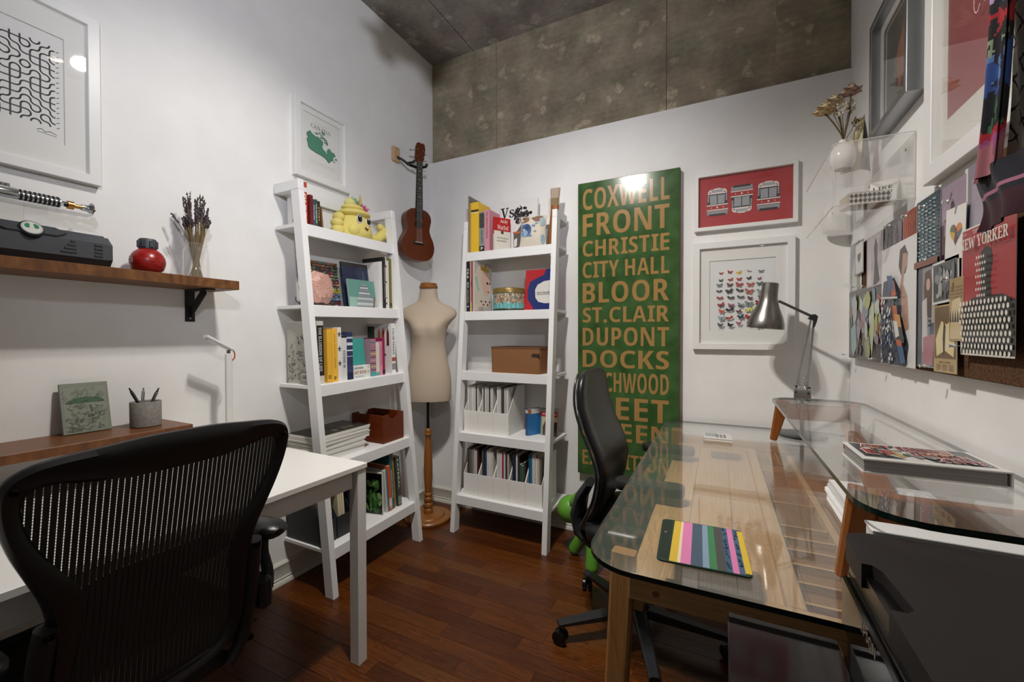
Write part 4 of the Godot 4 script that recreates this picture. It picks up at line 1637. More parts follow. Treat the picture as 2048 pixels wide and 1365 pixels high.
	g.line2([V2(-0.03, 0.05), V2(-0.01, -0.05), V2(0.02, -0.12), V2(0.06, -0.19)], 0.007, "#1d1c1f")
	g.line2([V2(-0.12, 0.03), V2(0.03, 0.02)], 0.006, "#d0cfcc")
	sheet("tall white magazine page of a woman in a patterned dress", 0.582, 0.882, 1.102, 1.495, 0.009, g, 0.0, "magazine_page")
	w = 0.125; h = 0.28
	g = ground(w, h, "#8d8a90")
	g.rect2(-w / 2, -h / 2, -0.03, h / 2, "#54555f")
	g.rect2(0.03, -0.02, w / 2, h / 2, "#a9a4a4")
	g.rect2(0.02, -h / 2, w / 2, -0.02, "#43536c")
	g.poly2([V2(-0.012, 0.12), V2(0.02, 0.125), V2(0.034, 0.08), V2(0.03, 0.0), V2(-0.01, 0.0), V2(-0.02, 0.07)], "#5a4135")
	g.disc2(0.008, 0.085, 0.012, 0.017, "#c9a592")
	g.poly2([V2(-0.03, 0.04), V2(0.0, 0.05), V2(0.01, -0.1), V2(-0.025, -0.1)], "#c8c4c0")
	g.poly2([V2(-0.02, -0.06), V2(0.05, -0.05), V2(0.04, -0.135), V2(-0.02, -0.135)], "#a8707a")
	for k in 6:
		g.rect2(0.012, 0.03 - k * 0.012, 0.03, 0.036 - k * 0.012, "#2b2b2f")
	sheet("narrow clipping of a long haired woman in a striped top", 0.882, 1.008, 1.112, 1.395, 0.006, g)
	w = 0.142; h = 0.108
	g = ground(w, h, "#d3d2ce")
	g.rect2(-w / 2 + 0.006, -h / 2 + 0.006, w / 2 - 0.006, h / 2 - 0.006, "#4a4c4c")
	blobs(g, w - 0.014, h - 0.014, 30, ["#6d7070", "#8a8d8c", "#3a3c3c", "#a3a5a2", "#5a5d5c"], 33, 0.006, 0.018)
	sheet("white bordered black and white photograph", 0.99, 1.132, 1.283, 1.388, 0.010, g, 0.03, "photograph")
	w = 0.122; h = 0.17
	g = ground(w, h, "#b09260")
	g.rect2(-w / 2 + 0.004, -0.05, w / 2 - 0.004, h / 2 - 0.004, "#6a5030")
	g.poly2([V2(-0.045, -0.045), V2(-0.05, 0.0), V2(-0.02, 0.045), V2(0.01, 0.035), V2(0.04, 0.05), V2(0.05, 0.0), V2(0.045, -0.045), V2(0.0, -0.03)], "#d9c796")
	g.poly2([V2(-0.006, 0.045), V2(0.004, 0.03), V2(0.0, -0.03), V2(-0.008, -0.045), V2(-0.012, 0.0)], "#241c14")
	g.text2("MIREILLE MATHIEU", -0.03, -0.062, 0.03, -0.057, "#4b3a20", serif)
	for k in 3:
		for j in 4:
			g.line2([V2(-0.045 + k * 0.034, -0.066 - j * 0.004), V2(-0.022 + k * 0.034, -0.066 - j * 0.004)], 0.0014, "#5b4828")
	sheet("ochre theatre ticket with a cream figure", 1.01, 1.132, 1.106, 1.276, 0.012, g, 0.01, "theatre_ticket")
	w = 0.066; h = 0.15
	g = ground(w, h, "#a68c60")
	g.poly2([V2(-0.03, -0.07), V2(-0.02, 0.02), V2(0.02, 0.03), V2(0.03, -0.07)], "#c9b58c")
	for k in 4:
		g.text2("FOLIES BERGERE", -0.03, 0.05 - k * 0.008, 0.03, 0.055 - k * 0.008, "#6a3a28", serif)
	for k in 5:
		g.poly2([V2(-0.03 + k * 0.012, -0.03), V2(-0.027 + k * 0.012, 0.0), V2(-0.022 + k * 0.012, -0.03)], "#3a3440")
	sheet("tan ticket stub tucked beside the red magazine cover", 1.098, 1.164, 1.186, 1.336, 0.014, g, 0.0, "ticket_stub")
	# red magazine cover with a figure in a dotted dress
	w = 0.205; h = 0.285
	g = ground(w, h, "#d6d3c8")
	g.rect2(-w / 2 + 0.004, -h / 2 + 0.02, w / 2, h / 2 - 0.004, "#9e2529")
	g.poly2([V2(-w / 2 + 0.004, -h / 2 + 0.004), V2(-w / 2 + 0.004, -0.035), V2(-0.05, -0.015), V2(0.06, -0.015), V2(w / 2, -0.03), V2(w / 2, -h / 2 + 0.004)], "#1d1b1c")
	g.poly2([V2(-0.022, -0.03), V2(-0.018, 0.02), V2(-0.026, 0.06), V2(-0.02, 0.082), V2(0.0, 0.09), V2(0.02, 0.082), V2(0.026, 0.06), V2(0.018, 0.02), V2(0.024, -0.03)], "#1d1b1c")
	g.disc2(0.0, 0.108, 0.011, 0.016, "#a3673a")
	g.poly2([V2(-0.014, 0.115), V2(-0.01, 0.136), V2(0.006, 0.14), V2(0.015, 0.125), V2(0.012, 0.112)], "#1a1718")
	for j in 17:
		for k in 15:
			var yy := -0.135 + j * 0.0135
			var half := 0.1 if yy < -0.02 else 0.024
			var sp := 0.0145 if yy < -0.02 else 0.009
			var px := (k - 7) * sp + (sp / 2 if j % 2 else 0.0)
			if absf(px) < half - 0.004 and yy < 0.08:
				g.disc2(px, yy, sp * 0.30, sp * 0.38, "#dcd8cc", 9)
	g.text2("NEW YORKER", -w / 2 + 0.018, 0.092, w / 2 - 0.004, 0.116, "#dcd8ce", serif_bold)
	g.text2("THE", -0.03, 0.122, -0.004, 0.13, "#dcd8ce", serif)
	g.text2("MARCH 2019", -w / 2 + 0.016, 0.124, -w / 2 + 0.046, 0.129, "#dcd8ce", sans)
	sheet("red magazine cover with a figure in a black dress of white dots", 1.152, 1.357, 1.155, 1.44, 0.013, g, 0.0, "magazine_cover")
	# clear push pins
	var pg := Geo.new()
	pg.xf = Transform3D(Basis(V(1, 0, 0), V(0, 0, 1), V(0, -1, 0)), V(0, 0, 0))
	pg.lathe([Vector2(0.0006, -0.012), Vector2(0.0006, 0.0), Vector2(0.005, 0.0), Vector2(0.0045, 0.002), Vector2(0.0026, 0.004), Vector2(0.0028, 0.008), Vector2(0.0045, 0.01), Vector2(0.0045, 0.0115)], 10)
	var pm := pg.mesh()
	for q in [[0.72, 1.555], [0.86, 1.55], [0.985, 1.545], [1.08, 1.568], [1.12, 1.52], [0.31, 1.40], [0.42, 1.39], [0.55, 1.115], [0.17, 1.115], [0.995, 1.40], [1.0, 1.118], [1.16, 1.175], [1.12, 1.335]]:
		var p := thing("push_pin", "clear push pin holding papers on the pinboard", "pin", wall_r * at(q[0], q[1], 0.052), "push pins on the board")
		share("pin_head", pm, mat("#cfd2d2", 0.15, 0.3), p)

func heart(g: Geo, x: float, y: float, s: float, cols: Array) -> void:
	var pts := []
	for k in 28:
		var a := TAU * k / 28
		pts.append(V2(x + s * 0.062 * 16 * pow(sin(a), 3), y + s * 0.062 * (13 * cos(a) - 5 * cos(2 * a) - 2 * cos(3 * a) - cos(4 * a))))
	g.poly2(pts, cols[0])
	if cols.size() > 1:
		var n := cols.size()
		for k in n:
			var i0 := k * 28 / n
			var i1 := (k + 1) * 28 / n
			var pp := [V2(x + s * 0.1 * sin(k * 2.0), y + s * 0.15 * cos(k * 1.3))]
			for i in range(i0, i1 + 1):
				pp.append(pts[i % 28])
			if Geometry2D.triangulate_polygon(PackedVector2Array(pp)).size() > 0:
				g.poly2(pp, cols[k])

# ---------------------------------------------------------------- shelves on the wall and what stands on them
func wall_shelves() -> void:
	var wal := textured("shelf walnut", walnut_zy(), V(5, 0.9, 0.9), 0.5, true, "#f2e0d0", V(0.3, 0.1, 0.2), 0.4)
	var t := thing("floating_shelf", "brown wooden wall shelf on black steel brackets", "shelf", at(0, 1.383, 1.473))
	var g := Geo.new()
	g.box(V(0.0925, 0.0175, 0.52), V(0.183, 0.035, 1.04), 0.0015)
	part("board", g, wal, t)
	for z in [0.088, 0.9]:
		g = Geo.new()
		g.box(V(0.003, -0.063, z), V(0.005, 0.126, 0.034), 0.0005)
		g.box(V(0.075, -0.003, z), V(0.15, 0.005, 0.034), 0.0005)
		g.bar(V(0.005, -0.095, z), V(0.11, -0.006, z), 0.034, 0.004, 0.0, V(0, 0, 1))
		var b := part("bracket", g, mat("#151515", 0.5, 0.2), t)
		g = Geo.new()
		g.sphere(V(0.006, -0.113, z), V(0.002, 0.0035, 0.0035), 10, 6)
		part("screw", g, mat("#b5b5b5", 0.3, 0.9), b)
	var w2 := textured("ledge walnut", walnut_zy(), V(5, 0.9, 0.9), 0.38, true, "#f0d0b0", V(0.6, 0.5, 0.7), 0.5)
	t = thing("wooden_ledge", "reddish brown wooden ledge on the wall above the white desk", "shelf", at(0, 0.883, 1.656))
	g = Geo.new()
	g.box(V(0.106, -0.014, 0.5), V(0.211, 0.028, 1.0), 0.002)
	part("board", g, w2, t)
	for z in [0.15, 0.85]:
		g = Geo.new()
		g.box(V(0.02, -0.062, z), V(0.038, 0.068, 0.03), 0.002)
		part("bracket", g, mat("#3a2618", 0.6), t)

var turned_w: ImageTexture
func walnut_zy() -> ImageTexture:
	if turned_w == null:
		var im: Image = walnut_tex.get_image().duplicate()
		im.rotate_90(CLOCKWISE)
		turned_w = ImageTexture.create_from_image(im)
	return turned_w

func ukulele() -> void:
	var hk := thing("ukulele_hanger", "small pale wood block with a black fork holding the ukulele", "hook", at(0.001, 2.372, 0.378))
	var g := Geo.new()
	g.box(V(0.012, 0, 0), V(0.023, 0.092, 0.058), 0.003)
	part("wood_block", g, mat("#c9a67f", 0.6), hk)
	for s in [-1, 1]:
		g = Geo.new()
		g.sphere(V(0.024, s * 0.025 + 0.012, 0), V(0.0015, 0.004, 0.004), 10, 6)
		part("screw", g, mat("#6b5a48", 0.4, 0.6), hk)
	g = Geo.new()
	var fo := [V(0.023, -0.018, 0.0), V(0.045, -0.03, -0.02), V(0.062, -0.046, -0.045), V(0.07, -0.052, -0.075)]
	g.tube(smooth_path(fo, 4), 0.0075, 10)
	g.tube(smooth_path([V(0.068, -0.053, -0.045), V(0.07, -0.053, -0.075), V(0.085, -0.053, -0.125)], 4), 0.009, 10)
	g.tube(smooth_path([V(0.068, -0.053, -0.045), V(0.088, -0.053, -0.04), V(0.12, -0.052, -0.044), V(0.128, -0.04, -0.046)], 4), 0.008, 10)
	g.tube(smooth_path([V(0.085, -0.053, -0.125), V(0.115, -0.053, -0.138), V(0.145, -0.05, -0.142), V(0.15, -0.034, -0.142)], 4), 0.0085, 10)
	part("fork", g, mat("#121212", 0.4), hk)
	var phi := 0.38
	var bs := Basis(V(sin(phi), 0, -cos(phi)), V(0, 1, 0), V(cos(phi), 0, sin(phi)))
	bs = bs * Basis(V(0, 0, 1), -0.018)
	var t := thing("ukulele", "brown wooden ukulele hanging from the wall beside the bookshelf", "ukulele", Transform3D(bs, V(0.055, 1.695, 0.262)))
	var wm := textured("koa", oak_zy(), V(5, 1.2, 5), 0.3, false, "#8c5028", V(0.2, 0.3, 0.1), 0.5)
	var out := smooth_path([V2(0, 0.0), V2(0.05, 0.002), V2(0.088, 0.02), V2(0.112, 0.058), V2(0.116, 0.1), V2(0.105, 0.14), V2(0.087, 0.175), V2(0.079, 0.205), V2(0.084, 0.238), V2(0.09, 0.268), V2(0.084, 0.3), V2(0.06, 0.326), V2(0.028, 0.335), V2(0, 0.337)], 4)
	var poly := PackedVector2Array()
	for p in out:
		poly.append(p)
	for i in range(out.size() - 2, 0, -1):
		poly.append(V2(-out[i].x, out[i].y))
	g = Geo.new()
	g.prism(poly, 0.0, 0.07, 40.0, 0.0)
	var body := part("body", g, wm, t)
	g = Geo.new()
	var rings := []
	for i in poly.size() + 1:
		var p := poly[i % poly.size()]
		rings.append([V(p.x * 1.012, 0.168 + (p.y - 0.168) * 1.008, 0.066), V(p.x * 1.012, 0.168 + (p.y - 0.168) * 1.008, 0.0716), V(p.x * 0.97, 0.168 + (p.y - 0.168) * 0.98, 0.0716), V(p.x * 0.97, 0.168 + (p.y - 0.168) * 0.98, 0.066)])
	g.loft(rings, true, false, false, 20.0)
	part("edge_binding", g, mat("#5e2f17", 0.4), body)
	g = Geo.new()
	g.xf = Transform3D(Basis(V(1, 0, 0), V(0, 0, 1), V(0, -1, 0)), V(0, 0.236, 0.0702))
	g.lathe([Vector2(0.03, 0.0), Vector2(0.03, 0.0006), Vector2(0.0005, 0.0006)], 28)
	part("sound_hole", g, mat("#120a06", 0.9), body)
	g = Geo.new()
	g.box(V(0, 0.112, 0.0735), V(0.075, 0.018, 0.007), 0.002)
	var br := part("bridge", g, mat("#1b1310", 0.5), body)
	g = Geo.new()
	g.box(V(0, 0.116, 0.0785), V(0.055, 0.003, 0.004))
	part("saddle", g, mat("#d9d3c4", 0.5), br)
	# neck, fretboard, head
	g = Geo.new()
	g.loft([[V(0.026, 0.30, 0.07), V(-0.026, 0.30, 0.07), V(-0.02, 0.30, 0.04), V(0.02, 0.30, 0.04)], [V(0.024, 0.36, 0.07), V(-0.024, 0.36, 0.07), V(-0.014, 0.36, 0.052), V(0.014, 0.36, 0.052)], [V(0.019, 0.645, 0.07), V(-0.019, 0.645, 0.07), V(-0.012, 0.645, 0.054), V(0.012, 0.645, 0.054)]], true, true, true, 60.0)
	part("neck", g, wm, t)
	g = Geo.new()
	g.prism(PackedVector2Array([V2(-0.027, 0.27), V2(0.027, 0.27), V2(0.0195, 0.645), V2(-0.0195, 0.645)]), 0.0702, 0.0755)
	var fb := part("fretboard", g, mat("#1d1513", 0.45), t)
	for k in 14:
		var y := 0.645 - 0.375 * (1.0 - pow(2.0, -(k + 1) / 12.0)) * 1.55
		if y < 0.285:
			continue
		g = Geo.new()
		g.box(V(0, y, 0.0758), V(0.04 + (0.645 - y) * 0.034, 0.0014, 0.0014))
		part("fret", g, mat("#8d8a84", 0.3, 0.9), fb)
	for y in [0.585, 0.53, 0.475, 0.47, 0.415, 0.37]:
		g = Geo.new()
		g.xf = Transform3D(Basis(V(1, 0, 0), V(0, 0, 1), V(0, -1, 0)), V(0.006 if y in [0.475] else 0.0, y, 0.0756))
		g.lathe([Vector2(0.0028, 0.0), Vector2(0.0028, 0.0005)], 10)
		part("fret_dot", g, mat("#dcd6c8", 0.4), fb)
	g = Geo.new()
	g.xf = Transform3D(Basis(V(1, 0, 0), 0.16), V(0, 0.645, 0.056))
	g.prism(PackedVector2Array([V2(-0.02, 0.0), V2(0.02, 0.0), V2(0.032, 0.025), V2(0.034, 0.09), V2(0.026, 0.118), V2(0.012, 0.124), V2(0.0, 0.118), V2(-0.012, 0.124), V2(-0.026, 0.118), V2(-0.034, 0.09), V2(-0.032, 0.025)]), 0.0, 0.013, 20.0)
	var hd := part("headstock", g, wm, t)
	for s in [-1, 1]:
		for y in [0.675, 0.72]:
			g = Geo.new()
			g.tube([V(s * 0.02, y, 0.06), V(s * 0.05, y - 0.004, 0.052)], 0.003, 8)
			g.box(V(s * 0.056, y - 0.005, 0.05), V(0.012, 0.008, 0.008), 0.002)
			g.tube([V(s * 0.02, y, 0.062), V(s * 0.02, y, 0.084)], 0.004, 8)
			part("tuning_peg", g, mat("#b5b4b0", 0.3, 0.8), hd)
	for k in 4:
		g = Geo.new()
		g.tube([V(-0.0165 + k * 0.011, 0.116, 0.0805), V(-0.0135 + k * 0.009, 0.648, 0.078)], 0.0005, 5)
		part("string", g, mat("#d8d8d4", 0.3), t)

func left_shelf_things() -> void:
	var g := Geo.new()
	var top := 1.4181
	# --- dark prop case
	var t := thing("prop_case", "dark grey faceted case with a round white and green emblem", "case", at(0, top, 1.855))
	var body := mat("#3a3d42", 0.5)
	var prof := PackedVector2Array([V2(0.022, 0.0), V2(0.142, 0.0), V2(0.165, 0.022), V2(0.165, 0.072), V2(0.13, 0.102), V2(0.03, 0.102), V2(0.022, 0.09)])
	g.xf = Transform3D(Basis(V(1, 0, 0), V(0, 1, 0), V(0, 0, 1)), V(0, 0, 0.012))
	g.prism(prof, 0.0, 0.53, 10.0)
	var bd := part("body", g, body, t)
	g = Geo.new()
	var pin := PackedVector2Array()
	for p in prof:
		pin.append(V2(0.093 + (p.x - 0.093) * 0.93, 0.05 + (p.y - 0.05) * 0.93))
	pin[0].y = 0.0
	pin[1].y = 0.0
	g.prism(pin, 0.0, 0.0125, 10.0)
	part("end_cap", g, body, t)
	g = Geo.new()
	g.box(V(0.085, 0.0, 0.27) + V(0, 0.006, 0), V(0.11, 0.012, 0.5))
	part("base", g, mat("#0d0d0e", 0.6), t)
	# raised plate around the emblem and vent ribs
	g = Geo.new()
	g.xf = Transform3D(Basis(V(0, 0, -1), V(-0.757, 0.653, 0).normalized(), V(0.653, 0.757, 0).normalized()), V(0.149, 0.087, 0.178))
	g.prism(PackedVector2Array([V2(-0.05, -0.022), V2(-0.075, 0.0), V2(-0.055, 0.02), V2(0.055, 0.02), V2(0.075, 0.0), V2(0.05, -0.022)]), 0.0, 0.006, 10.0, 0.001)
	part("emblem_plate", g, mat("#33363b", 0.5), t)
	g = Geo.new()
	for k in 4:
		for q in [[0.034 + k * 0.011, 0.103 - k * 0.003, 0.006, 0.035 - k * 0.008], [0.032 + k * 0.011, 0.036, 0.007, 0.02]]:
			g = Geo.new()
			g.box(V(0.1655, q[0], q[1]), V(0.004, q[2], q[3]), 0.001)
			part("vent_rib", g, mat("#2e3135", 0.5), t)
	g = Geo.new()
	var ex := Transform3D(Basis(V(0, 0, -1), V(-0.5, 0.866, 0), V(0.866, 0.5, 0)), V(0.155, 0.083, 0.178))
	g.xf = ex * Transform3D(Basis(V(1, 0, 0), V(0, 0, 1), V(0, -1, 0)), V(0, 0, 0))
	g.lathe([Vector2(0.026, -0.004), Vector2(0.026, 0.009), Vector2(0.023, 0.012)], 32)
	var em := part("emblem_ring", g, mat("#1c1d20", 0.4), t)
	g = Geo.new()
	g.xf = ex
	g.layer = 0.0122
	g.disc2(0, 0, 0.0225, 0.0225, "#2c4a40", 32)
	g.disc2(0, 0, 0.0212, 0.0212, "#c9cac6", 32)
	g.disc2(0, 0, 0.0195, 0.0195, "#8d928f", 32)
	g.disc2(0, 0, 0.0185, 0.0185, "#c6c7c3", 32)
	for s in [-1.0, 1.0]:
		g.disc2(s * 0.0082, 0.0055, 0.0062, 0.0085, "#2f7a55", 16, s * 0.25)
	g.poly2([V2(-0.002, 0.016), V2(0.002, 0.016), V2(0.0045, 0.006), V2(0.0035, -0.004), V2(-0.0035, -0.004), V2(-0.0045, 0.006)], "#c6c7c3")
	part("emblem", g, gloss_print, em)
	# --- clear stand with a metal hilt
	t = thing("display_stand", "clear acrylic bar stand under the silver hilt", "stand", at(0.09, top + 0.1025, 1.885))
	g = Geo.new()
	g.box(V(0, 0.066, 0.21), V(0.05, 0.006, 0.42), 0.001)
	part("bar", g, glassy("#f2f2f2", 0.35, 0.1), t)
	for z in [0.12, 0.36]:
		g = Geo.new()
		g.box(V(0, 0.032, z), V(0.006, 0.062, 0.05), 0.001)
		part("upright", g, glassy("#f2f2f2", 0.2, 0.08), t)
		g = Geo.new()
		g.box(V(-0.0205, 0.077, z - 0.05), V(0.004, 0.018, 0.006))
		g.box(V(0.0205, 0.077, z - 0.05), V(0.004, 0.018, 0.006))
		part("cradle", g, glassy("#f2f2f2", 0.3, 0.1), t)
	g = Geo.new()
	g.box(V(0.0, 0.0042, 0.2), V(0.04, 0.006, 0.08), 0.001)
	part("foot_plate", g, mat("#9a9ca0", 0.3, 0.6), t)
	t = thing("metal_hilt", "silver prop sword hilt with black ribbed grip and brass collar", "prop", Transform3D(Basis(V(0, -1, 0), V(0, 0, 1), V(-1, 0, 0)), V(0.09, 1.6085, 1.872)))
	var chrome := mat("#c4c6c8", 0.18, 1.0)
	g = Geo.new()
	g.lathe([Vector2(0.004, 0.0), Vector2(0.0065, 0.001), Vector2(0.0065, 0.006), Vector2(0.019, 0.008), Vector2(0.0195, 0.011), Vector2(0.012, 0.016), Vector2(0.010, 0.02), Vector2(0.010, 0.034), Vector2(0.008, 0.034)], 28)
	part("emitter", g, chrome, t)
	g = Geo.new()
	g.lathe([Vector2(0.0065, 0.034), Vector2(0.0065, 0.052), Vector2(0.0125, 0.052), Vector2(0.0125, 0.066), Vector2(0.009, 0.067)], 28)
	part("brass_collar", g, mat("#b98a4c", 0.25, 1.0), t)
	g = Geo.new()
	g.lathe([Vector2(0.0075, 0.066), Vector2(0.0075, 0.084)], 24)
	part("neck", g, mat("#101010", 0.4), t)
	g = Geo.new()
	var pr := [Vector2(0.0135, 0.082)]
	for k in 9:
		var y := 0.083 + k * 0.0096
		pr.append_array([Vector2(0.0135, y + 0.0036), Vector2(0.0135, y + 0.0036), Vector2(0.0135, y + 0.0096)])
	g.lathe(pr, 28)
	var grip := part("grip_core", g, chrome, t)
	for k in 9:
		g = Geo.new()
		var y := 0.085 + k * 0.0096
		g.lathe([Vector2(0.013, y), Vector2(0.0172, y + 0.0008), Vector2(0.0172, y + 0.0046), Vector2(0.013, y + 0.0054)], 28)
		part("grip_ring", g, mat("#141414", 0.45), grip)
	g = Geo.new()
	g.lathe([Vector2(0.0165, 0.17), Vector2(0.0178, 0.172), Vector2(0.0178, 0.30), Vector2(0.0165, 0.302)], 32)
	part("barrel", g, chrome, t)
	g = Geo.new()
	g.box(V(-0.0215, 0.212, 0), V(0.01, 0.055, 0.014), 0.001)
	var cb := part("control_box", g, mat("#8e9092", 0.3, 0.9), t)
	g = Geo.new()
	for y in [0.193, 0.203]:
		g.box(V(-0.0215, y, -0.0075), V(0.003, 0.004, 0.001))
	g.box(V(-0.0215, 0.228, -0.0072), V(0.006, 0.02, 0.001))
	part("control_button", g, mat("#15130f", 0.4), cb)
	# --- red round bottle
	t = thing("red_bottle", "round red bottle with white script and a dark grey cap", "bottle", at(0.1, top, 1.738))
	g = Geo.new()
	g.lathe([Vector2(0.022, 0.0), Vector2(0.033, 0.004), Vector2(0.044, 0.016), Vector2(0.0495, 0.032), Vector2(0.0505, 0.044), Vector2(0.048, 0.058), Vector2(0.04, 0.073), Vector2(0.028, 0.084), Vector2(0.022, 0.088)], 40, Vector3(), 70.0)
	var rm := textured("bottle red", noise_tex(44, 0.03, [[0.0, "#3a0a08"], [0.35, "#8e1a17"], [1.0, "#a8201c"]], 256, 4), V(5, 16, 5), 0.3, true, "#ffffff", V(0, 0, 0), 0.5)
	part("body", g, rm, t)
	g = Geo.new()
	wrap_text(g, "Coca-Cola", 0.0508, 0.046, 0.6, 1.85, 0.024, "#e8e2de", serif_bold)
	part("script", g, print_mat, t)
	g = Geo.new()
	g.lathe([Vector2(0.021, 0.085), Vector2(0.026, 0.088), Vector2(0.026, 0.117), Vector2(0.023, 0.122), Vector2(0.018, 0.123)], 24)
	for k in 8:
		var a := TAU * k / 8
		g.xf = Transform3D(Basis(Vector3.UP, a), V(0, 0.103, 0))
		g.box(V(0.026, 0, 0), V(0.007, 0.022, 0.012), 0.001)
	part("cap", g, mat("#3e4348", 0.5), t)
	# --- jar of dried lavender
	t = thing("glass_jar", "clear glass jar holding a bunch of dried lavender", "jar", at(0.095, top, 1.583))
	g = Geo.new()
	g.lathe([Vector2(0.038, 0.0), Vector2(0.0415, 0.004), Vector2(0.0415, 0.108), Vector2(0.036, 0.117), Vector2(0.036, 0.122), Vector2(0.038, 0.124), Vector2(0.038, 0.127), Vector2(0.036, 0.129), Vector2(0.038, 0.131), Vector2(0.038, 0.134), Vector2(0.0365, 0.136)], 32, Vector3(), 40.0, false)
	part("glass", g, glassy("#eef2f0", 0.06, 0.03), t)
	g = Geo.new()
	g.lathe([Vector2(0.0005, 0.001), Vector2(0.0385, 0.001), Vector2(0.0385, 0.005), Vector2(0.0005, 0.005)], 28)
	part("jar_base", g, glassy("#dfe6e2", 0.2, 0.05), t)
	t = thing("dried_lavender", "bunch of dried purple-grey lavender standing in the glass jar", "flowers", at(0.095, top + 0.006, 1.583))
	g = Geo.new()
	var fg := Geo.new()
	var r := RandomNumberGenerator.new()
	r.seed = 8
	for k in 66:
		var a := r.randf() * TAU
		var rb := 0.03 * sqrt(r.randf())
		var spread := r.randf_range(0.2, 1.0) * (0.055 if k < 60 else 0.095)
		var h := r.randf_range(0.23, 0.335) - spread * 0.5
		var p0 := V(cos(a + 2.4) * rb * 0.8, 0.0, sin(a + 2.4) * rb * 0.8)
		var p1 := V(cos(a) * 0.022 * sqrt(r.randf()), 0.13, sin(a) * 0.022)
		var p2 := V(cos(a) * spread * 0.8, h, sin(a) * spread * 1.15)
		var path := smooth_path([p0, p1, p1.lerp(p2, 0.6) + V(0, 0.01, 0), p2], 3)
		g.tube(path, 0.0011, 4, false)
		var n := 7 + r.randi() % 5
		for i in n:
			var f := float(i) / n
			var q := p1.lerp(p2, 0.62) .lerp(p2, f) + V(0, 0.008 * (1 - f), 0)
			fg.sphere(q + V(r.randf_range(-0.002, 0.002), 0, r.randf_range(-0.002, 0.002)), V(0.0032, 0.0042, 0.0032) * r.randf_range(0.7, 1.15), 6, 4)
	part("stems", g, mat("#7c6a48", 0.8), t).set_meta("kind", "stuff")
	part("blossoms", fg, mat("#4e444b", 0.9), t).set_meta("kind", "stuff")
	# --- things on the ledge
	var ly := 0.8832
	t = thing("relief_tile", "square grey-green tile with carved city relief leaning on the wall", "tile", Transform3D(Basis(V(0, 0, -1), V(-0.21, 0.978, 0), V(0.978, 0.21, 0)) , V(0.055, ly, 1.885)))
	g = Geo.new()
	g.box(V(0, 0.083, 0.0), V(0.118, 0.164, 0.009), 0.001)
	part("slab", g, mat("#7f8578", 0.7), t)
	g = Geo.new()
	g.layer = 0.0046
	g.rect2(-0.052, 0.012, 0.052, 0.15, "#888d7f")
	var dome := []
	for k in 13:
		var a := PI * k / 12
		dome.append(V2(cos(a) * 0.048, 0.098 + sin(a) * 0.02))
	g.poly2(dome, "#4d6650")
	r.seed = 5
	for k in 110:
		var x := r.randf_range(-0.05, 0.045)
		var y := r.randf_range(0.014, 0.092) if k < 85 else r.randf_range(0.1, 0.146)
		var pts := [V2(x, y)]
		for i in 3:
			pts.append(V2(clampf(pts[i].x + r.randf_range(-0.01, 0.01), -0.052, 0.052), clampf(pts[i].y + r.randf_range(-0.007, 0.007), 0.012, 0.15)))
		g.line2(pts, 0.0009, "#5d6b5c" if k % 3 else "#4c5a4d")
	g.text2("TORONTO", -0.048, 0.013, -0.012, 0.02, "#3f4a40", bold)
	part("relief", g, print_mat, t)
	t = thing("concrete_cup", "round grey concrete cup holding three pens", "cup", at(0.1, ly, 1.749))
	g = Geo.new()
	g.lathe([Vector2(0.04, 0.0), Vector2(0.043, 0.003), Vector2(0.0435, 0.085), Vector2(0.0425, 0.087), Vector2(0.037, 0.087), Vector2(0.036, 0.085), Vector2(0.035, 0.012), Vector2(0.001, 0.012)], 36, Vector3(), 40.0)
	part("cup", g, textured("cup concrete", noise_tex(71, 0.05, [[0.0, "#7d7a75"], [1.0, "#94918b"]], 256), V(4, 4, 4), 0.9, true, "#ffffff", V(0, 0, 0), 0.2), t)
	var pens := [["pen", "black ballpoint pen leaning out of the concrete cup towards the tile", "#17181a", V(0.02, 0.013, -0.004), V(-0.005, 0.138, 0.044), 0.0], ["pen", "silver metal pen in the concrete cup", "#b4b6b8", V(0.0, 0.013, 0.014), V(-0.004, 0.135, 0.004), 0.9], ["pen", "slim black pen leaning out of the concrete cup away from the tile", "#1d1e1c", V(0.0, 0.013, 0.012), V(-0.01, 0.128, -0.043), 0.0]]
	for q in pens:
		var pt := thing(q[0], q[1], "pen", at(0.1, ly, 1.749), "pens in the concrete cup")
		g = Geo.new()
		var a: Vector3 = q[3]
		var b: Vector3 = q[4]
		g.tube([a, a.lerp(b, 0.1), a.lerp(b, 0.86), a.lerp(b, 0.87), a.lerp(b, 0.92), a.lerp(b, 0.925), b], [0.001, 0.0045, 0.005, 0.0042, 0.0038, 0.0024, 0.0024], 12)
		var bp := part("barrel", g, mat(q[2], 0.3, q[5]), pt)
		g = Geo.new()
		var d := (b - a).normalized()
		var off := V(0.0058, 0, 0)
		g.bar(a.lerp(b, 0.62) + off, a.lerp(b, 0.88) + off, 0.0024, 0.0012)
		part("clip", g, mat("#9a9c9e", 0.3, 0.9), bp)
	# --- slim white task lamp on the desk
	t = thing("task_lamp", "slim white folding task lamp with a red joint on the white desk", "lamp", at(0.13, 0.7331, 1.487))
	var wm := mat("#dcdcda", 0.4)
	g = Geo.new()
	g.lathe([Vector2(0.06, 0.0), Vector2(0.062, 0.003), Vector2(0.062, 0.01), Vector2(0.056, 0.013)], 32)
	part("base", g, wm, t)
	g = Geo.new()
	g.box(V(0, 0.203, 0), V(0.012, 0.386, 0.024), 0.003)
	part("stem", g, wm, t)
	g = Geo.new()
	g.bar(V(0, 0.41, -0.016), V(0, 0.466, 0.085), 0.03, 0.011, 0.003, V(0, 1, 0))
	var hd := part("head", g, wm, t)
	g = Geo.new()
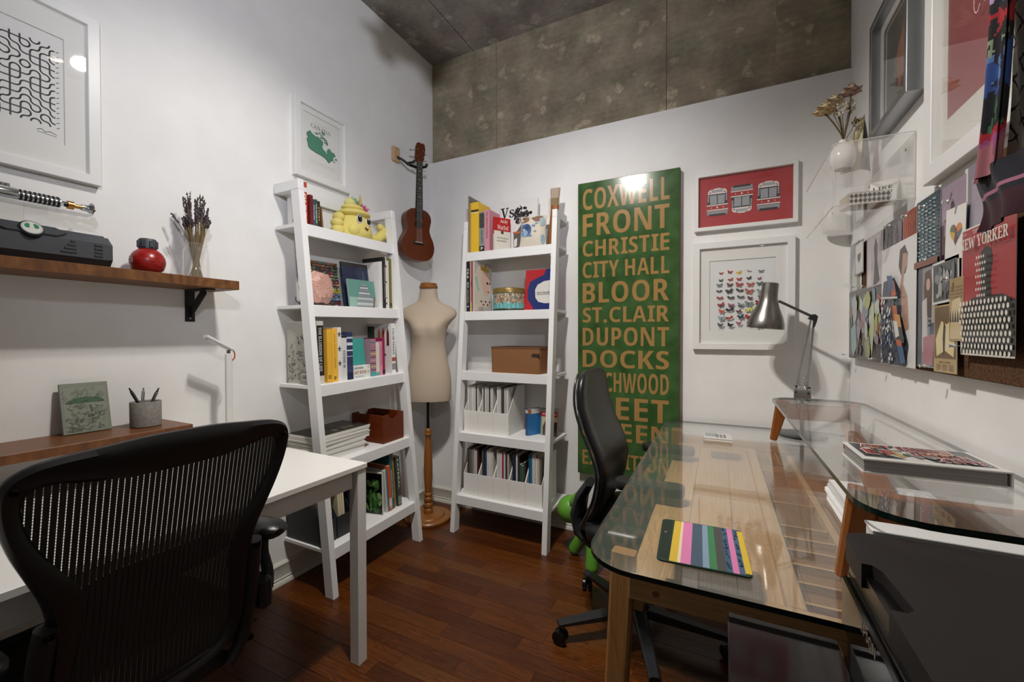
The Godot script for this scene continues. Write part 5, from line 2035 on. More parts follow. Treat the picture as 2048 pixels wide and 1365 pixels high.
	g.bar(V(0, 0.4137, 0.005), V(0, 0.4547, 0.079), 0.022, 0.003, 0.0, V(0, 1, 0))
	part("light_strip", g, mat("#c2c4c4", 0.3), hd)
	g = Geo.new()
	g.box(V(0, 0.4, 0), V(0.008, 0.02, 0.012), 0.001)
	part("hinge", g, mat("#77797a", 0.3, 0.7), t)
	g = Geo.new()
	g.tube(smooth_path([V(0, 0.408, -0.018), V(0, 0.395, -0.024), V(0, 0.378, -0.023), V(0, 0.366, -0.014)], 4), 0.0025, 8)
	part("red_joint", g, mat("#b23a28", 0.4), t)

func wrap_text(g: Geo, s: String, rad: float, yc: float, span: float, mid: float, h: float, color: String, font: Font) -> void:
	# lettering bent round an upright axis; mid = angle of its centre, from +x towards +z
	var f := Geo.new()
	f.text2(s, -1.0, -1.0, 1.0, 1.0, color, font)
	g.ink(color)
	for i in range(0, f.v.size(), 3):
		var q := []
		for k in 3:
			var p := f.v[i + k]
			var a := mid - p.x * span
			var y := yc + p.y * h / 2
			var rr := sqrt(maxf(0.0, 1.0 - pow((y - 0.044) / 0.075, 2.0))) * rad
			q.append(V(cos(a) * rr, y, sin(a) * rr))
		g.tri(q[0], q[2], q[1])

# ---------------------------------------------------------------- books
func book(fr: Transform3D, s0: float, s1: float, y: float, h: float, d: float, dep: float, color: String, label: String, o := {}) -> Node3D:
	# an upright book whose spine faces out of the shelf; s0..s1 across, d = where the spine stands, dep = depth of the book
	var th := s1 - s0
	var yaw: float = o.get("yaw", 0.0)
	var lean: float = o.get("lean", 0.0)
	var x := fr * Transform3D(Basis(Vector3.UP, yaw) * Basis(V(0, 0, 1), lean), V((s0 + s1) / 2, y + 0.0004 + absf(sin(lean)) * th / 2, d))
	var t := thing(o.get("name", "book"), label, o.get("cat", "book"), x, o.get("group", "books on the ladder shelves"))
	var b: float = minf(o.get("board", 0.0022), th * 0.22)
	var g := Geo.new()
	g.box(V(-th / 2 + b / 2, h / 2, -dep / 2), V(b, h, dep))
	g.box(V(th / 2 - b / 2, h / 2, -dep / 2), V(b, h, dep))
	g.box(V(0, h / 2, -b / 2), V(th - 2 * b, h, b))
	part("cover", g, mat(color, o.get("rough", 0.45)), t)
	g = Geo.new()
	var ins := 0.003 if b > 0.0015 else 0.0006
	g.box(V(0, h / 2, -dep / 2 - ins / 2), V(th - 2 * b, h - 2 * ins, dep - b - ins))
	part("pages", g, mat(o.get("pages", "#d8d2c4"), 0.9), t)
	if o.has("text") or o.has("bands"):
		g = Geo.new()
		g.layer = 0.0001
		for q in o.get("bands", []):
			g.rect2(-th / 2, h * q[0], th / 2, h * q[1], q[2])
		for q in o.get("text", []):
			# [text, y0, y1, half width share, colour, turn]
			var f: Font = q[6] if q.size() > 6 else bold
			g.text2(q[0], -th * q[3], h * q[1], th * q[3], h * q[2], q[4], f, q[5])
		part("title", g, print_mat, t)
	for side in ["left_print", "right_print"]:
		if o.has(side):
			var sg := -1.0 if side == "left_print" else 1.0
			part("cover_print", o[side], gloss_print, t, Transform3D(Basis(V(0, 0, -sg), V(0, 1, 0), V(sg, 0, 0)), V(sg * (th / 2 + 0.0001), h / 2, -dep / 2)))
	return t

func face_book(fr: Transform3D, s0: float, s1: float, y: float, h: float, d: float, th: float, lean: float, color: String, label: String, pg: Geo, o := {}) -> Node3D:
	# a book standing with its cover to the room; d = bottom of the front cover, leaning back
	var w := s1 - s0
	var x := fr * Transform3D(Basis(Vector3.UP, o.get("yaw", 0.0)) * Basis(V(1, 0, 0), -lean), V((s0 + s1) / 2, y + 0.0006 + th * sin(lean), d))
	var t := thing(o.get("name", "book"), label, o.get("cat", "book"), x, o.get("group", "books on the ladder shelves"))
	var g := Geo.new()
	var b := 0.0018
	g.box(V(0, h / 2, -b / 2), V(w, h, b))
	g.box(V(0, h / 2, -th + b / 2), V(w, h, b))
	g.box(V(-w / 2 + b / 2, h / 2, -th / 2), V(b, h, th - 2 * b))
	part("cover", g, mat(color, 0.35), t)
	g = Geo.new()
	g.box(V(0.001, h / 2, -th / 2), V(w - 0.005, h - 0.005, th - 2 * b))
	part("pages", g, mat("#d8d2c4", 0.9), t)
	part("cover_print", pg, gloss_print, t, Transform3D(Basis(), V(0, h / 2, 0.0001)))
	return t

func lying_book(fr: Transform3D, s0: float, s1: float, y: float, th: float, d: float, dep: float, color: String, label: String, o := {}) -> Node3D:
	var w := s1 - s0
	var t := thing(o.get("name", "book"), label, o.get("cat", "book"), fr * at((s0 + s1) / 2, y + 0.0002, d, o.get("yaw", 0.0)), o.get("group", "books on the ladder shelves"))
	var g := Geo.new()
	var b := 0.0012
	g.box(V(0, b / 2, -dep / 2), V(w, b, dep))
	g.box(V(0, th - b / 2, -dep / 2), V(w, b, dep))
	g.box(V(0, th / 2, -b / 2), V(w, th - 2 * b, b))
	part("cover", g, mat(color, 0.4), t)
	g = Geo.new()
	g.box(V(0, th / 2, -dep / 2 - 0.001), V(w - 0.004, th - 2 * b, dep - 0.004))
	part("pages", g, mat(o.get("pages", "#dad6cc"), 0.9), t)
	if o.has("text"):
		g = Geo.new()
		g.layer = 0.0001
		for q in o.text:
			g.text2(q[0], -w / 2 + w * q[1], th * q[3], -w / 2 + w * q[2], th * q[4], q[5], bold)
		part("title", g, print_mat, t)
	return t

func ladder_left_things() -> void:
	var F := lad_l
	var g: Geo
	var Y: float = SHELF_Y[4]
	# ---- top shelf
	g = ground(0.105, 0.2, "#e2e0dd")
	g.line2([V2(-0.01, 0.05), V2(0.0, 0.06), V2(0.012, 0.055), V2(0.015, 0.035)], 0.003, "#b88a86")
	g.line2([V2(-0.02, 0.065), V2(0.03, 0.067)], 0.002, "#b0aeac")
	for k in 9:
		g.rect2(-0.02 + k * 0.0045, -0.082, -0.0175 + k * 0.0045, -0.068, "#77757a")
	book(F, -0.266, -0.240, Y, 0.212, 0.13, 0.108, "#e3e1de", "white book with a red lettered spine at the end of the top shelf", {"text": [["OLIVIA", 0.08, 0.72, 0.3, "#e8e2dc", 1]], "bands": [[0.06, 0.76, "#b5492f"], [0.86, 0.98, "#b5492f"]], "left_print": g})
	book(F, -0.222, -0.204, Y, 0.158, 0.125, 0.10, "#6d1d20", "dark red slim hardback on the top shelf", {})
	book(F, -0.202, -0.190, Y, 0.142, 0.122, 0.10, "#3c4a68", "small dark blue book between red and green books", {"text": [["PICTURE", 0.3, 0.8, 0.25, "#c9ccd6", 1]]})
	book(F, -0.189, -0.177, Y, 0.144, 0.122, 0.10, "#2f5a3d", "small green book on the top shelf", {"text": [["THE BOOK OF", 0.2, 0.85, 0.25, "#d8e0d4", 1]]})
	book(F, -0.174, -0.160, Y, 0.14, 0.12, 0.10, "#3f2417", "dark brown small book beside the green one", {"text": [["STORY", 0.3, 0.8, 0.25, "#c9a87a", 1]]})
	book(F, -0.149, -0.140, Y, 0.116, 0.118, 0.09, "#6b5130", "thin tan book leaning on the dark brown one", {"lean": 0.07})
	plush(F)
	# ---- second shelf
	Y = SHELF_Y[3]
	var t := thing("salt_rock_lamp", "pink translucent salt rock on the bookshelf", "rock lamp", F * at(-0.198, Y + 0.0005, 0.128))
	g = Geo.new()
	var fn := FastNoiseLite.new()
	fn.seed = 6
	fn.frequency = 9.0
	fn.fractal_octaves = 3
	var rings := []
	for i in 15:
		var p := -PI / 2 + PI * i / 14
		var ring := []
		for j in 22:
			var a := -TAU * j / 22
			var n := V(cos(a) * cos(p), sin(p), sin(a) * cos(p))
			var k := 1.0 + 0.28 * fn.get_noise_3dv(n * 0.12) + 0.10 * fn.get_noise_3dv(n * 0.4)
			var q := n * k
			ring.append(V(q.x * 0.088, maxf(0.012, 0.082 + q.y * 0.085), q.z * 0.044))
		rings.append(ring)
	g.loft(rings, true, true, true, 18.0)
	var sm := textured("rose salt", noise_tex(23, 0.06, [[0.0, "#a66f62"], [0.5, "#c4988a"], [1.0, "#dcbcae"]], 256, 4), V(7, 7, 7), 0.5, true, "#ffffff", V(0, 0, 0), 0.5)
	sm.subsurf_scatter_enabled = true
	sm.subsurf_scatter_strength = 0.25
	part("rock", g, sm, t)
	g = Geo.new()
	g.lathe([Vector2(0.036, 0.0), Vector2(0.037, 0.002), Vector2(0.036, 0.014)], 28)
	part("base", g, mat("#2b211c", 0.6), t)
	g = Geo.new()
	g.tube(smooth_path([V(-0.03, 0.006, 0.0), V(-0.08, 0.006, 0.0), V(-0.102, 0.018, -0.012), V(-0.1, 0.036, -0.02), V(-0.085, 0.035, -0.04)], 5), 0.0022, 8)
	part("cord", g, mat("#1b1b1b", 0.5), t)
	var w := 0.19
	g = ground(w, 0.235, "#2a2325")
	var r := RandomNumberGenerator.new()
	r.seed = 14
	var bc := ["#7c3036", "#5a4a52", "#8a4a34", "#3f4f63", "#6d2a3a", "#4a3a34", "#93642f", "#54606b", "#7d2530", "#3a3036"]
	for row in 15:
		var px := -w / 2 - (0.012 if row % 2 else 0.0)
		while px < w / 2:
			var bw := r.randf_range(0.016, 0.03)
			var a := maxf(px + 0.001, -w / 2)
			var b := minf(px + bw - 0.001, w / 2)
			if b > a:
				g.rect2(a, -0.1175 + row * 0.0157 + 0.001, b, -0.1175 + (row + 1) * 0.0157 - 0.001, bc[r.randi() % bc.size()] if row < 9 else ["#35303a", "#6d3a30", "#2c3138", "#8a5a3a", "#5a6a50"][r.randi() % 5])
				if r.randf() < 0.4:
					g.line2([V2(a + 0.003, -0.1175 + row * 0.0157 + 0.006), V2(b - 0.003, -0.1175 + row * 0.0157 + 0.009)], 0.002, ["#c9b24a", "#b8d0a8", "#d8cfc4", "#7fa0c0"][r.randi() % 4])
			px += bw
	g.text2("WORLD", -0.005, -0.045, 0.09, -0.02, "#a8c43a", bold)
	g.text2("ATLAS OF", -0.0, -0.06, 0.088, -0.05, "#4a8fb5", bold)
	g.text2("STREET ART", -0.02, -0.085, 0.09, -0.07, "#5f9ac0", bold)
	face_book(F, -0.188, -0.003, Y, 0.235, 0.07, 0.02, 0.16, "#241f22", "dark book with brick pattern and green WORLD lettering behind the salt rock", g)
	g = ground(0.185, 0.25, "#1e2a44")
	g.rect2(-0.0925, 0.105, 0.0925, 0.125, "#3a3634")
	g.text2("PORTFOLIO", 0.045, -0.02, 0.06, 0.08, "#5a6684", sans, 1)
	face_book(F, 0.0, 0.183, Y, 0.25, 0.108, 0.012, 0.14, "#1c263e", "tall navy book standing behind the skyscraper cover", g)
	g = ground(0.188, 0.15, "#5f8f86")
	g.rect2(-0.094, -0.075, 0.094, -0.02, "#8db0a4")
	for k in 9:
		var f := float(k) / 9
		var hw := lerpf(0.066, 0.016, pow(f, 1.3))
		g.poly2([V2(0.012 - hw, -0.075 + f * 0.13), V2(0.012 + hw, -0.075 + f * 0.13), V2(0.012 + hw * 0.9, -0.064 + f * 0.13), V2(0.012 - hw * 0.9, -0.064 + f * 0.13)], "#c2c4c6" if k % 2 else "#8e9296")
		for j in 6:
			g.line2([V2(0.012 - hw + j * hw / 3, -0.073 + f * 0.13), V2(0.012 - hw + (j + 0.6) * hw / 3, -0.066 + f * 0.13)], 0.0012, "#5f6468")
	g.line2([V2(0.07, -0.07), V2(0.082, -0.02)], 0.008, "#8a3a32")
	face_book(F, -0.012, 0.178, Y, 0.152, 0.15, 0.01, 0.13, "#8fa59e", "teal book cover of a layered skyscraper on the bookshelf", g)
	book(F, 0.186, 0.200, Y, 0.262, 0.165, 0.155, "#dedcd8", "tall white softcover beside the skyscraper cover", {"board": 0.001})
	book(F, 0.201, 0.209, Y, 0.268, 0.163, 0.15, "#c9c7c4", "thin pale grey softcover in the row of tall books", {"board": 0.0008})
	book(F, 0.210, 0.214, Y, 0.27, 0.16, 0.15, "#e2e1de", "very thin white magazine in the row of tall books", {"board": 0.0006})
	book(F, 0.217, 0.234, Y, 0.295, 0.166, 0.16, "#222120", "tall black book in the row of tall books", {"text": [["MAGNUM PHOTO", 0.2, 0.8, 0.2, "#9a968c", 1]]})
	book(F, 0.235, 0.243, Y, 0.298, 0.166, 0.15, "#d8d6d6", "tall white book with black spine marks beside the black one", {"bands": [[0.08, 0.12, "#333333"], [0.2, 0.22, "#333333"], [0.5, 0.53, "#333333"], [0.8, 0.84, "#8a3030"]]})
	book(F, 0.245, 0.252, Y, 0.272, 0.164, 0.15, "#cdbfb6", "thin beige book beside the olive one", {"board": 0.0008})
	book(F, 0.253, 0.262, Y, 0.28, 0.164, 0.15, "#dddbd6", "thin white book beside the olive one", {"board": 0.0008})
	book(F, 0.264, 0.283, Y, 0.292, 0.166, 0.15, "#6d6420", "tall olive green book at the end of the row", {"bands": [[0.05, 0.12, "#3a3520"]]})
	# ---- third shelf
	Y = SHELF_Y[2]
	g = ground(0.182, 0.288, "#b5b1a6")
	r.seed = 41
	for k in 120:
		var px := r.randf_range(-0.09, 0.09)
		var py := -0.135 + pow(r.randf(), 1.6) * 0.2
		g.line2([V2(px, py), V2(px + r.randf_range(-0.012, 0.012), py + r.randf_range(0.002, 0.016))], r.randf_range(0.001, 0.005), ["#3f3f42", "#6b6a68", "#545458", "#2d2d30", "#8a8882"][r.randi() % 5])
	g.poly2([V2(0.05, -0.04), V2(0.06, 0.06), V2(0.07, 0.10), V2(0.082, 0.05), V2(0.09, -0.04)], "#7d8088")
	g.rect2(0.0, -0.132, 0.042, -0.1, "#e0deda")
	for k in 10:
		g.rect2(0.003 + k * 0.0037, -0.127, 0.0052 + k * 0.0037, -0.106, "#2c2c2c")
	book(F, -0.268, -0.228, Y, 0.298, 0.205, 0.185, "#c7c3ba", "large pale engraved hardback with a black titled spine", {"left_print": g, "bands": [[0.13, 0.93, "#232224"]], "text": [["THE ILLUSION OF LIFE", 0.2, 0.9, 0.22, "#c9c6c0", 1]], "yaw": 0.10})
	book(F, -0.207, -0.180, Y, 0.258, 0.2, 0.16, "#dfae3c", "thick yellow book beside the engraved hardback", {"text": [["PANTONE", 0.06, 0.14, 0.3, "#2c2414", 0]], "bands": [[0.0, 0.02, "#c89632"]]})
	book(F, -0.179, -0.147, Y, 0.262, 0.202, 0.16, "#e8b23c", "thick bright yellow book with an upright line of type", {"text": [["COLOUR  AND  STYLE  HANDBOOK", 0.25, 0.9, 0.10, "#5a4418", 1, sans], ["P", 0.03, 0.1, 0.2, "#2c2414", 0]]})
	book(F, -0.146, -0.123, Y, 0.268, 0.202, 0.16, "#e0ded9", "white book with three small black flower marks", {"text": [["*", 0.82, 0.92, 0.4, "#232323", 0], ["*", 0.55, 0.65, 0.4, "#232323", 0], ["*", 0.28, 0.38, 0.4, "#232323", 0]]})
	book(F, -0.121, -0.088, Y, 0.226, 0.2, 0.15, "#d2d2cf", "pale grey book with upright dark title on the third shelf", {"text": [["FATING W", 0.28, 0.66, 0.22, "#34404c", 1]], "bands": [[0.95, 1.0, "#2a2a2c"]]})
	g = ground(0.15, 0.2, "#2a3350")
	book(F, -0.087, -0.050, Y, 0.243, 0.2, 0.155, "#2b3556", "navy book with white leafy pattern on the spine", {"bands": [[0.16, 0.30, "#3a4468"], [0.72, 0.78, "#cfd6e0"], [0.86, 0.9, "#aebacb"], [0.6, 0.63, "#c2cad8"], [0.48, 0.5, "#9aa6bd"], [0.0, 0.14, "#1d2440"]]})
	var yy := Y
	lying_book(F, -0.047, 0.068, yy, 0.017, 0.2, 0.15, "#d4d8d6", "pale lying book at the bottom of the small pile", {"text": [["RT BOOK", 0.1, 0.6, 0.25, 0.75, "#7a8f88"]]})
	lying_book(F, -0.047, 0.068, yy + 0.0172, 0.026, 0.2, 0.15, "#dcdad2", "lying ART BOOK with coloured spine letters", {"text": [["ART BOOK", 0.04, 0.76, 0.2, 0.8, "#8a4a34"], ["O", 0.84, 0.93, 0.25, 0.7, "#4a7a5a"]]})
	lying_book(F, -0.047, 0.066, yy + 0.0434, 0.023, 0.2, 0.15, "#e6e5e2", "white lying book with a typed spine on the small pile", {"text": [["colorindex", 0.02, 0.58, 0.2, 0.8, "#2a2a2a"], ["2", 0.86, 0.92, 0.3, 0.8, "#2a2a2a"]]})
	g = ground(0.098, 0.138, "#3f9a90")
	face_book(F, -0.036, 0.066, yy + 0.0668, 0.14, 0.17, 0.012, 0.10, "#3b8f86", "turquoise book standing on the lying pile", g)
	book(F, 0.072, 0.111, Y, 0.203, 0.2, 0.14, "#9c7a86", "plaid covered thick book in pink and teal", {"bands": [[0.0, 0.12, "#4f9a94"], [0.16, 0.18, "#6a2f48"], [0.24, 0.27, "#c9b46a"], [0.33, 0.35, "#6a2f48"], [0.4, 0.45, "#c98a9a"], [0.5, 0.52, "#5a3a52"], [0.58, 0.62, "#d0b06a"], [0.68, 0.7, "#6a2f48"], [0.78, 0.82, "#b9707f"], [0.9, 0.92, "#4f7a80"]]})
	book(F, 0.114, 0.139, Y, 0.183, 0.198, 0.14, "#d3cec4", "cream book with teal lower spine beside the plaid one", {"bands": [[0.0, 0.1, "#5aa39c"]]})
	book(F, 0.141, 0.160, Y, 0.187, 0.2, 0.14, "#d78aa0", "pink book on the third shelf", {"text": [["FASHION DESIGN BOOK", 0.3, 0.88, 0.18, "#8a3552", 1]]})
	book(F, 0.161, 0.180, Y, 0.206, 0.2, 0.14, "#8a1f48", "magenta book beside the pink one", {"bands": [[0.03, 0.13, "#2a1420"]]})
	g = ground(0.19, 0.276, "#dddcd8")
	g.rect2(-0.09, 0.04, -0.035, 0.128, "#33402f")
	blobs(g, 0.03, 0.05, 6, ["#b89a3a", "#3a6a9a", "#8a8a40"], 3, 0.006, 0.012)
	for k in 3:
		var pc: String = ["#c98a2c", "#c23a30", "#6d2428"][k]
		var px := 0.0 + k * 0.034
		g.rect2(px - 0.009, 0.015, px + 0.009, 0.09, pc)
		g.poly2([V2(px - 0.009, 0.09), V2(px + 0.009, 0.09), V2(px, 0.125)], pc)
	g.poly2([V2(0.02, -0.09), V2(0.02, -0.045), V2(0.008, -0.04), V2(0.018, -0.028), V2(0.045, -0.028), V2(0.055, -0.04), V2(0.043, -0.045), V2(0.043, -0.09)], "#2f4a3a")
	g.poly2([V2(0.0, 0.0), V2(0.03, 0.035), V2(0.04, 0.0)], "#6a8fb0")
	book(F, 0.236, 0.266, Y, 0.288, 0.2, 0.192, "#e4e3e0", "large white book with three pencils on its cover", {"left_print": g, "text": [["COLOR DESIGN", 0.38, 0.9, 0.24, "#3a3a3a", 1]], "bands": [[0.24, 0.32, "#a8543a"], [0.07, 0.2, "#8a8a8a"]]})
	book(F, 0.268, 0.296, Y, 0.25, 0.172, 0.15, "#b5cfd2", "pale blue book at the end of the third shelf", {"bands": [[0.06, 0.1, "#2a2a2a"], [0.12, 0.16, "#2a2a2a"]]})
	# ---- fourth shelf: pile of magazines, wooden box
	Y = SHELF_Y[1]
	var proto: Node3D = null
	var tones := ["#d8d6d0", "#cfccc4", "#dedcd8", "#c4beb2", "#d5d2ca"]
	for k in 15:
		var th := 0.0074
		var s := -0.125 + r.randf_range(-0.006, 0.006) - (0.03 if k < 8 else 0.0)
		if proto == null:
			proto = lying_book(F, s - 0.165, s + 0.165, Y + 0.0003, th, 0.212, 0.2, "#dcdad5", "white spined magazine in the flat pile on the bookshelf", {"name": "magazine", "cat": "magazine", "group": "magazines in the flat pile", "pages": "#c9c0b0"})
		else:
			var c: Node3D = proto.duplicate()
			c.name = numbered("magazine")
			add_child(c)
			c.transform = F * at(s, Y + 0.0005 + k * (th + 0.0003), 0.212 + r.randf_range(-0.004, 0.003), r.randf_range(-0.02, 0.02))
	g = Geo.new()
	t = thing("magazine", "magazine with a dark photo cover on top of the flat pile", "magazine", F * at(-0.12, Y + 0.0008 + 15 * 0.0077, 0.208, -0.03), "magazines in the flat pile")
	g.box(V(0, 0.004, -0.105), V(0.33, 0.008, 0.21))
	part("pages", g, mat("#d6d3cb", 0.7), t)
	g = Geo.new()
	g.xf = Transform3D(Basis(V(1, 0, 0), V(0, 0, -1), V(0, 1, 0)), V(0, 0.0081, -0.105))
	g.rect2(-0.165, -0.105, 0.165, 0.105, "#2b2826")
	blobs(g, 0.3, 0.19, 14, ["#3d3733", "#5a4f48", "#242220", "#6d625a"], 12, 0.015, 0.05)
	part("cover_print", g, gloss_print, t)
	wooden_box(F * at(0.19, Y + 0.0003, 0.245))
	# ---- fifth shelf
	Y = SHELF_Y[0]
	for q in [["dark grey magazine holder at the end of the bottom shelf", -0.262, "#26282b"], ["black magazine holder beside the dark grey one", -0.168, "#222427"]]:
		file_holder(F * at(q[1], Y + 0.0003, 0.247), 0.088, 0.105, 0.26, 0.235, q[2], q[0], "dark magazine holders")
	for k in 4:
		book(F, -0.292 + k * 0.0105, -0.283 + k * 0.0105, Y + 0.006, 0.27 - 0.004 * k, 0.236, 0.19, ["#d5d2ca", "#cfcac0", "#dad8d3", "#c2bdb4"][k], "pale magazine standing in the dark grey holder", {"name": "magazine", "cat": "magazine", "group": "magazines in the dark holders", "board": 0.0006})
	for k in 3:
		book(F, -0.19 + k * 0.013, -0.179 + k * 0.013, Y + 0.006, 0.268, 0.236, 0.19, ["#d8cfae", "#d2c8a6", "#dcd3b6"][k], "cream magazine leaning in the black holder", {"name": "magazine", "cat": "magazine", "group": "magazines in the dark holders", "board": 0.0006, "lean": 0.05, "pages": "#d8cfae"})
	book(F, -0.106, -0.092, Y, 0.262, 0.25, 0.18, "#2b2f4a", "dark navy book beside the black holder", {"lean": 0.05})
	book(F, -0.086, -0.068, Y, 0.255, 0.25, 0.18, "#4a3320", "brown book with orange foot on the bottom shelf", {"bands": [[0.02, 0.16, "#b0642a"], [0.6, 0.7, "#7a5a3a"]]})
	book(F, -0.066, -0.048, Y, 0.25, 0.25, 0.18, "#27365e", "dark blue book with orange foot on the bottom shelf", {"bands": [[0.03, 0.15, "#c2702c"], [0.7, 0.8, "#3f6a8a"]]})
	book(F, -0.046, -0.030, Y, 0.238, 0.235, 0.16, "#231f1c", "black book behind the leafy cover", {})
	book(F, -0.022, 0.018, Y, 0.30, 0.16, 0.145, "#8a5526", "tall orange-brown book rising behind the leafy cover", {})
	g = ground(0.145, 0.222, "#14181a")
	r.seed = 19
	for k in 60:
		var px := r.randf_range(-0.045, 0.06)
		var py := -0.1 + r.randf() * 0.17
		if px < -0.01 and py > 0.02:
			continue
		g.disc2(px, py, r.randf_range(0.006, 0.014), r.randf_range(0.012, 0.024), ["#3f6a34", "#5d8a4a", "#2f5028", "#7aa060", "#46763c"][r.randi() % 5], 9, r.randf_range(-0.8, 0.8))
	book(F, 0.072, 0.084, Y, 0.232, 0.262, 0.15, "#d8d6cc", "book with green leaves on a black cover", {"left_print": g, "board": 0.001, "yaw": 0.22})
	book(F, 0.108, 0.117, Y, 0.235, 0.258, 0.18, "#cfd4cc", "thin pale green book beside the leafy cover", {"board": 0.0008, "lean": 0.06})
	book(F, 0.119, 0.127, Y, 0.238, 0.258, 0.18, "#5a7a92", "thin blue-grey book beside the orange one", {"board": 0.0008, "lean": 0.06})
	book(F, 0.130, 0.152, Y, 0.255, 0.26, 0.18, "#c05f2c", "orange paperback on the bottom shelf", {"text": [["THE", 0.05, 0.12, 0.25, "#e2d8c8", 0]], "bands": [[0.1, 0.28, "#d9cfc0"]], "lean": 0.06})
	book(F, 0.155, 0.176, Y, 0.31, 0.255, 0.19, "#1f5a66", "tall dark teal book with pale spine title", {"text": [["MONSTERS AND MAKERS", 0.2, 0.72, 0.2, "#c2d4d2", 1]], "lean": 0.06})
	book(F, 0.178, 0.193, Y, 0.315, 0.25, 0.19, "#b07a2c", "tall ochre book leaning on the bottom shelf", {"lean": 0.06})
	book(F, 0.200, 0.228, Y, 0.285, 0.26, 0.18, "#36463c", "dark grey-green book with pale upright title", {"text": [["LATERAL", 0.35, 0.95, 0.2, "#d0d6ce", 1]], "lean": 0.06, "bands": [[0.03, 0.2, "#7d8a80"]]})

func wooden_box(x: Transform3D) -> void:
	var t := thing("wooden_box", "open brown wooden box with a scooped front beside the flat magazine pile", "box", x)
	var wm := textured("box wood", walnut_tex, V(3, 6, 6), 0.45, true, "#e08a50", V(0.1, 0.4, 0.2), 0.4)
	var w := 0.165
	var h := 0.155
	var d := 0.235
	var g := Geo.new()
	g.box(V(0, 0.005, -d / 2), V(w - 0.02, 0.01, d - 0.02))
	part("bottom", g, wm, t)
	var scoop := PackedVector2Array([V2(-w / 2, 0), V2(w / 2, 0), V2(w / 2, h), V2(0.04, h)])
	for k in 9:
		var a := PI * k / 8
		scoop.append(V2(0.0 + cos(a) * 0.038, h - sin(a) * 0.03))
	scoop.append(V2(-w / 2, h))
	for z in [-0.009, -d + 0.001]:
		g = Geo.new()
		g.prism(scoop, z, z + 0.008, 30.0)
		part("end_panel", g, wm, t)
	for s in [-1, 1]:
		g = Geo.new()
		g.box(V(s * (w / 2 - 0.004), h / 2, -d / 2), V(0.008, h, d - 0.018), 0.0008)
		part("side_panel", g, wm, t)

func file_holder(x: Transform3D, w: float, fh: float, bh: float, d: float, color: String, label: String, group: String, dup: Node3D = null) -> Node3D:
	if dup != null:
		var c: Node3D = dup.duplicate()
		c.name = numbered("magazine_file")
		add_child(c)
		c.transform = x
		c.set_meta("label", label)
		return c
	var t := thing("magazine_file", label, "file box", x, group)
	var m := mat(color, 0.55)
	var b := 0.0028
	var g := Geo.new()
	g.box(V(0, fh / 2, -b / 2), V(w, fh, b), 0.0006)
	part("front_panel", g, m, t)
	g = Geo.new()
	g.box(V(0, bh / 2, -d + b / 2), V(w, bh, b), 0.0006)
	part("back_panel", g, m, t)
	g = Geo.new()
	g.box(V(0, b / 2, -d / 2), V(w - 2 * b, b, d - 2 * b))
	part("bottom", g, m, t)
	for s in [-1, 1]:
		g = Geo.new()
		g.xf = Transform3D(Basis(V(0, 0, 1), V(0, 1, 0), V(-1, 0, 0)), V(s * (w / 2 - b / 2) + b / 2, 0, 0))
		g.prism(PackedVector2Array([V2(-d + b, 0), V2(-b, 0), V2(-b, fh), V2(-0.115, bh), V2(-d + b, bh)]), 0.0, b, 10.0)
		part("side_panel", g, m, t)
	return t

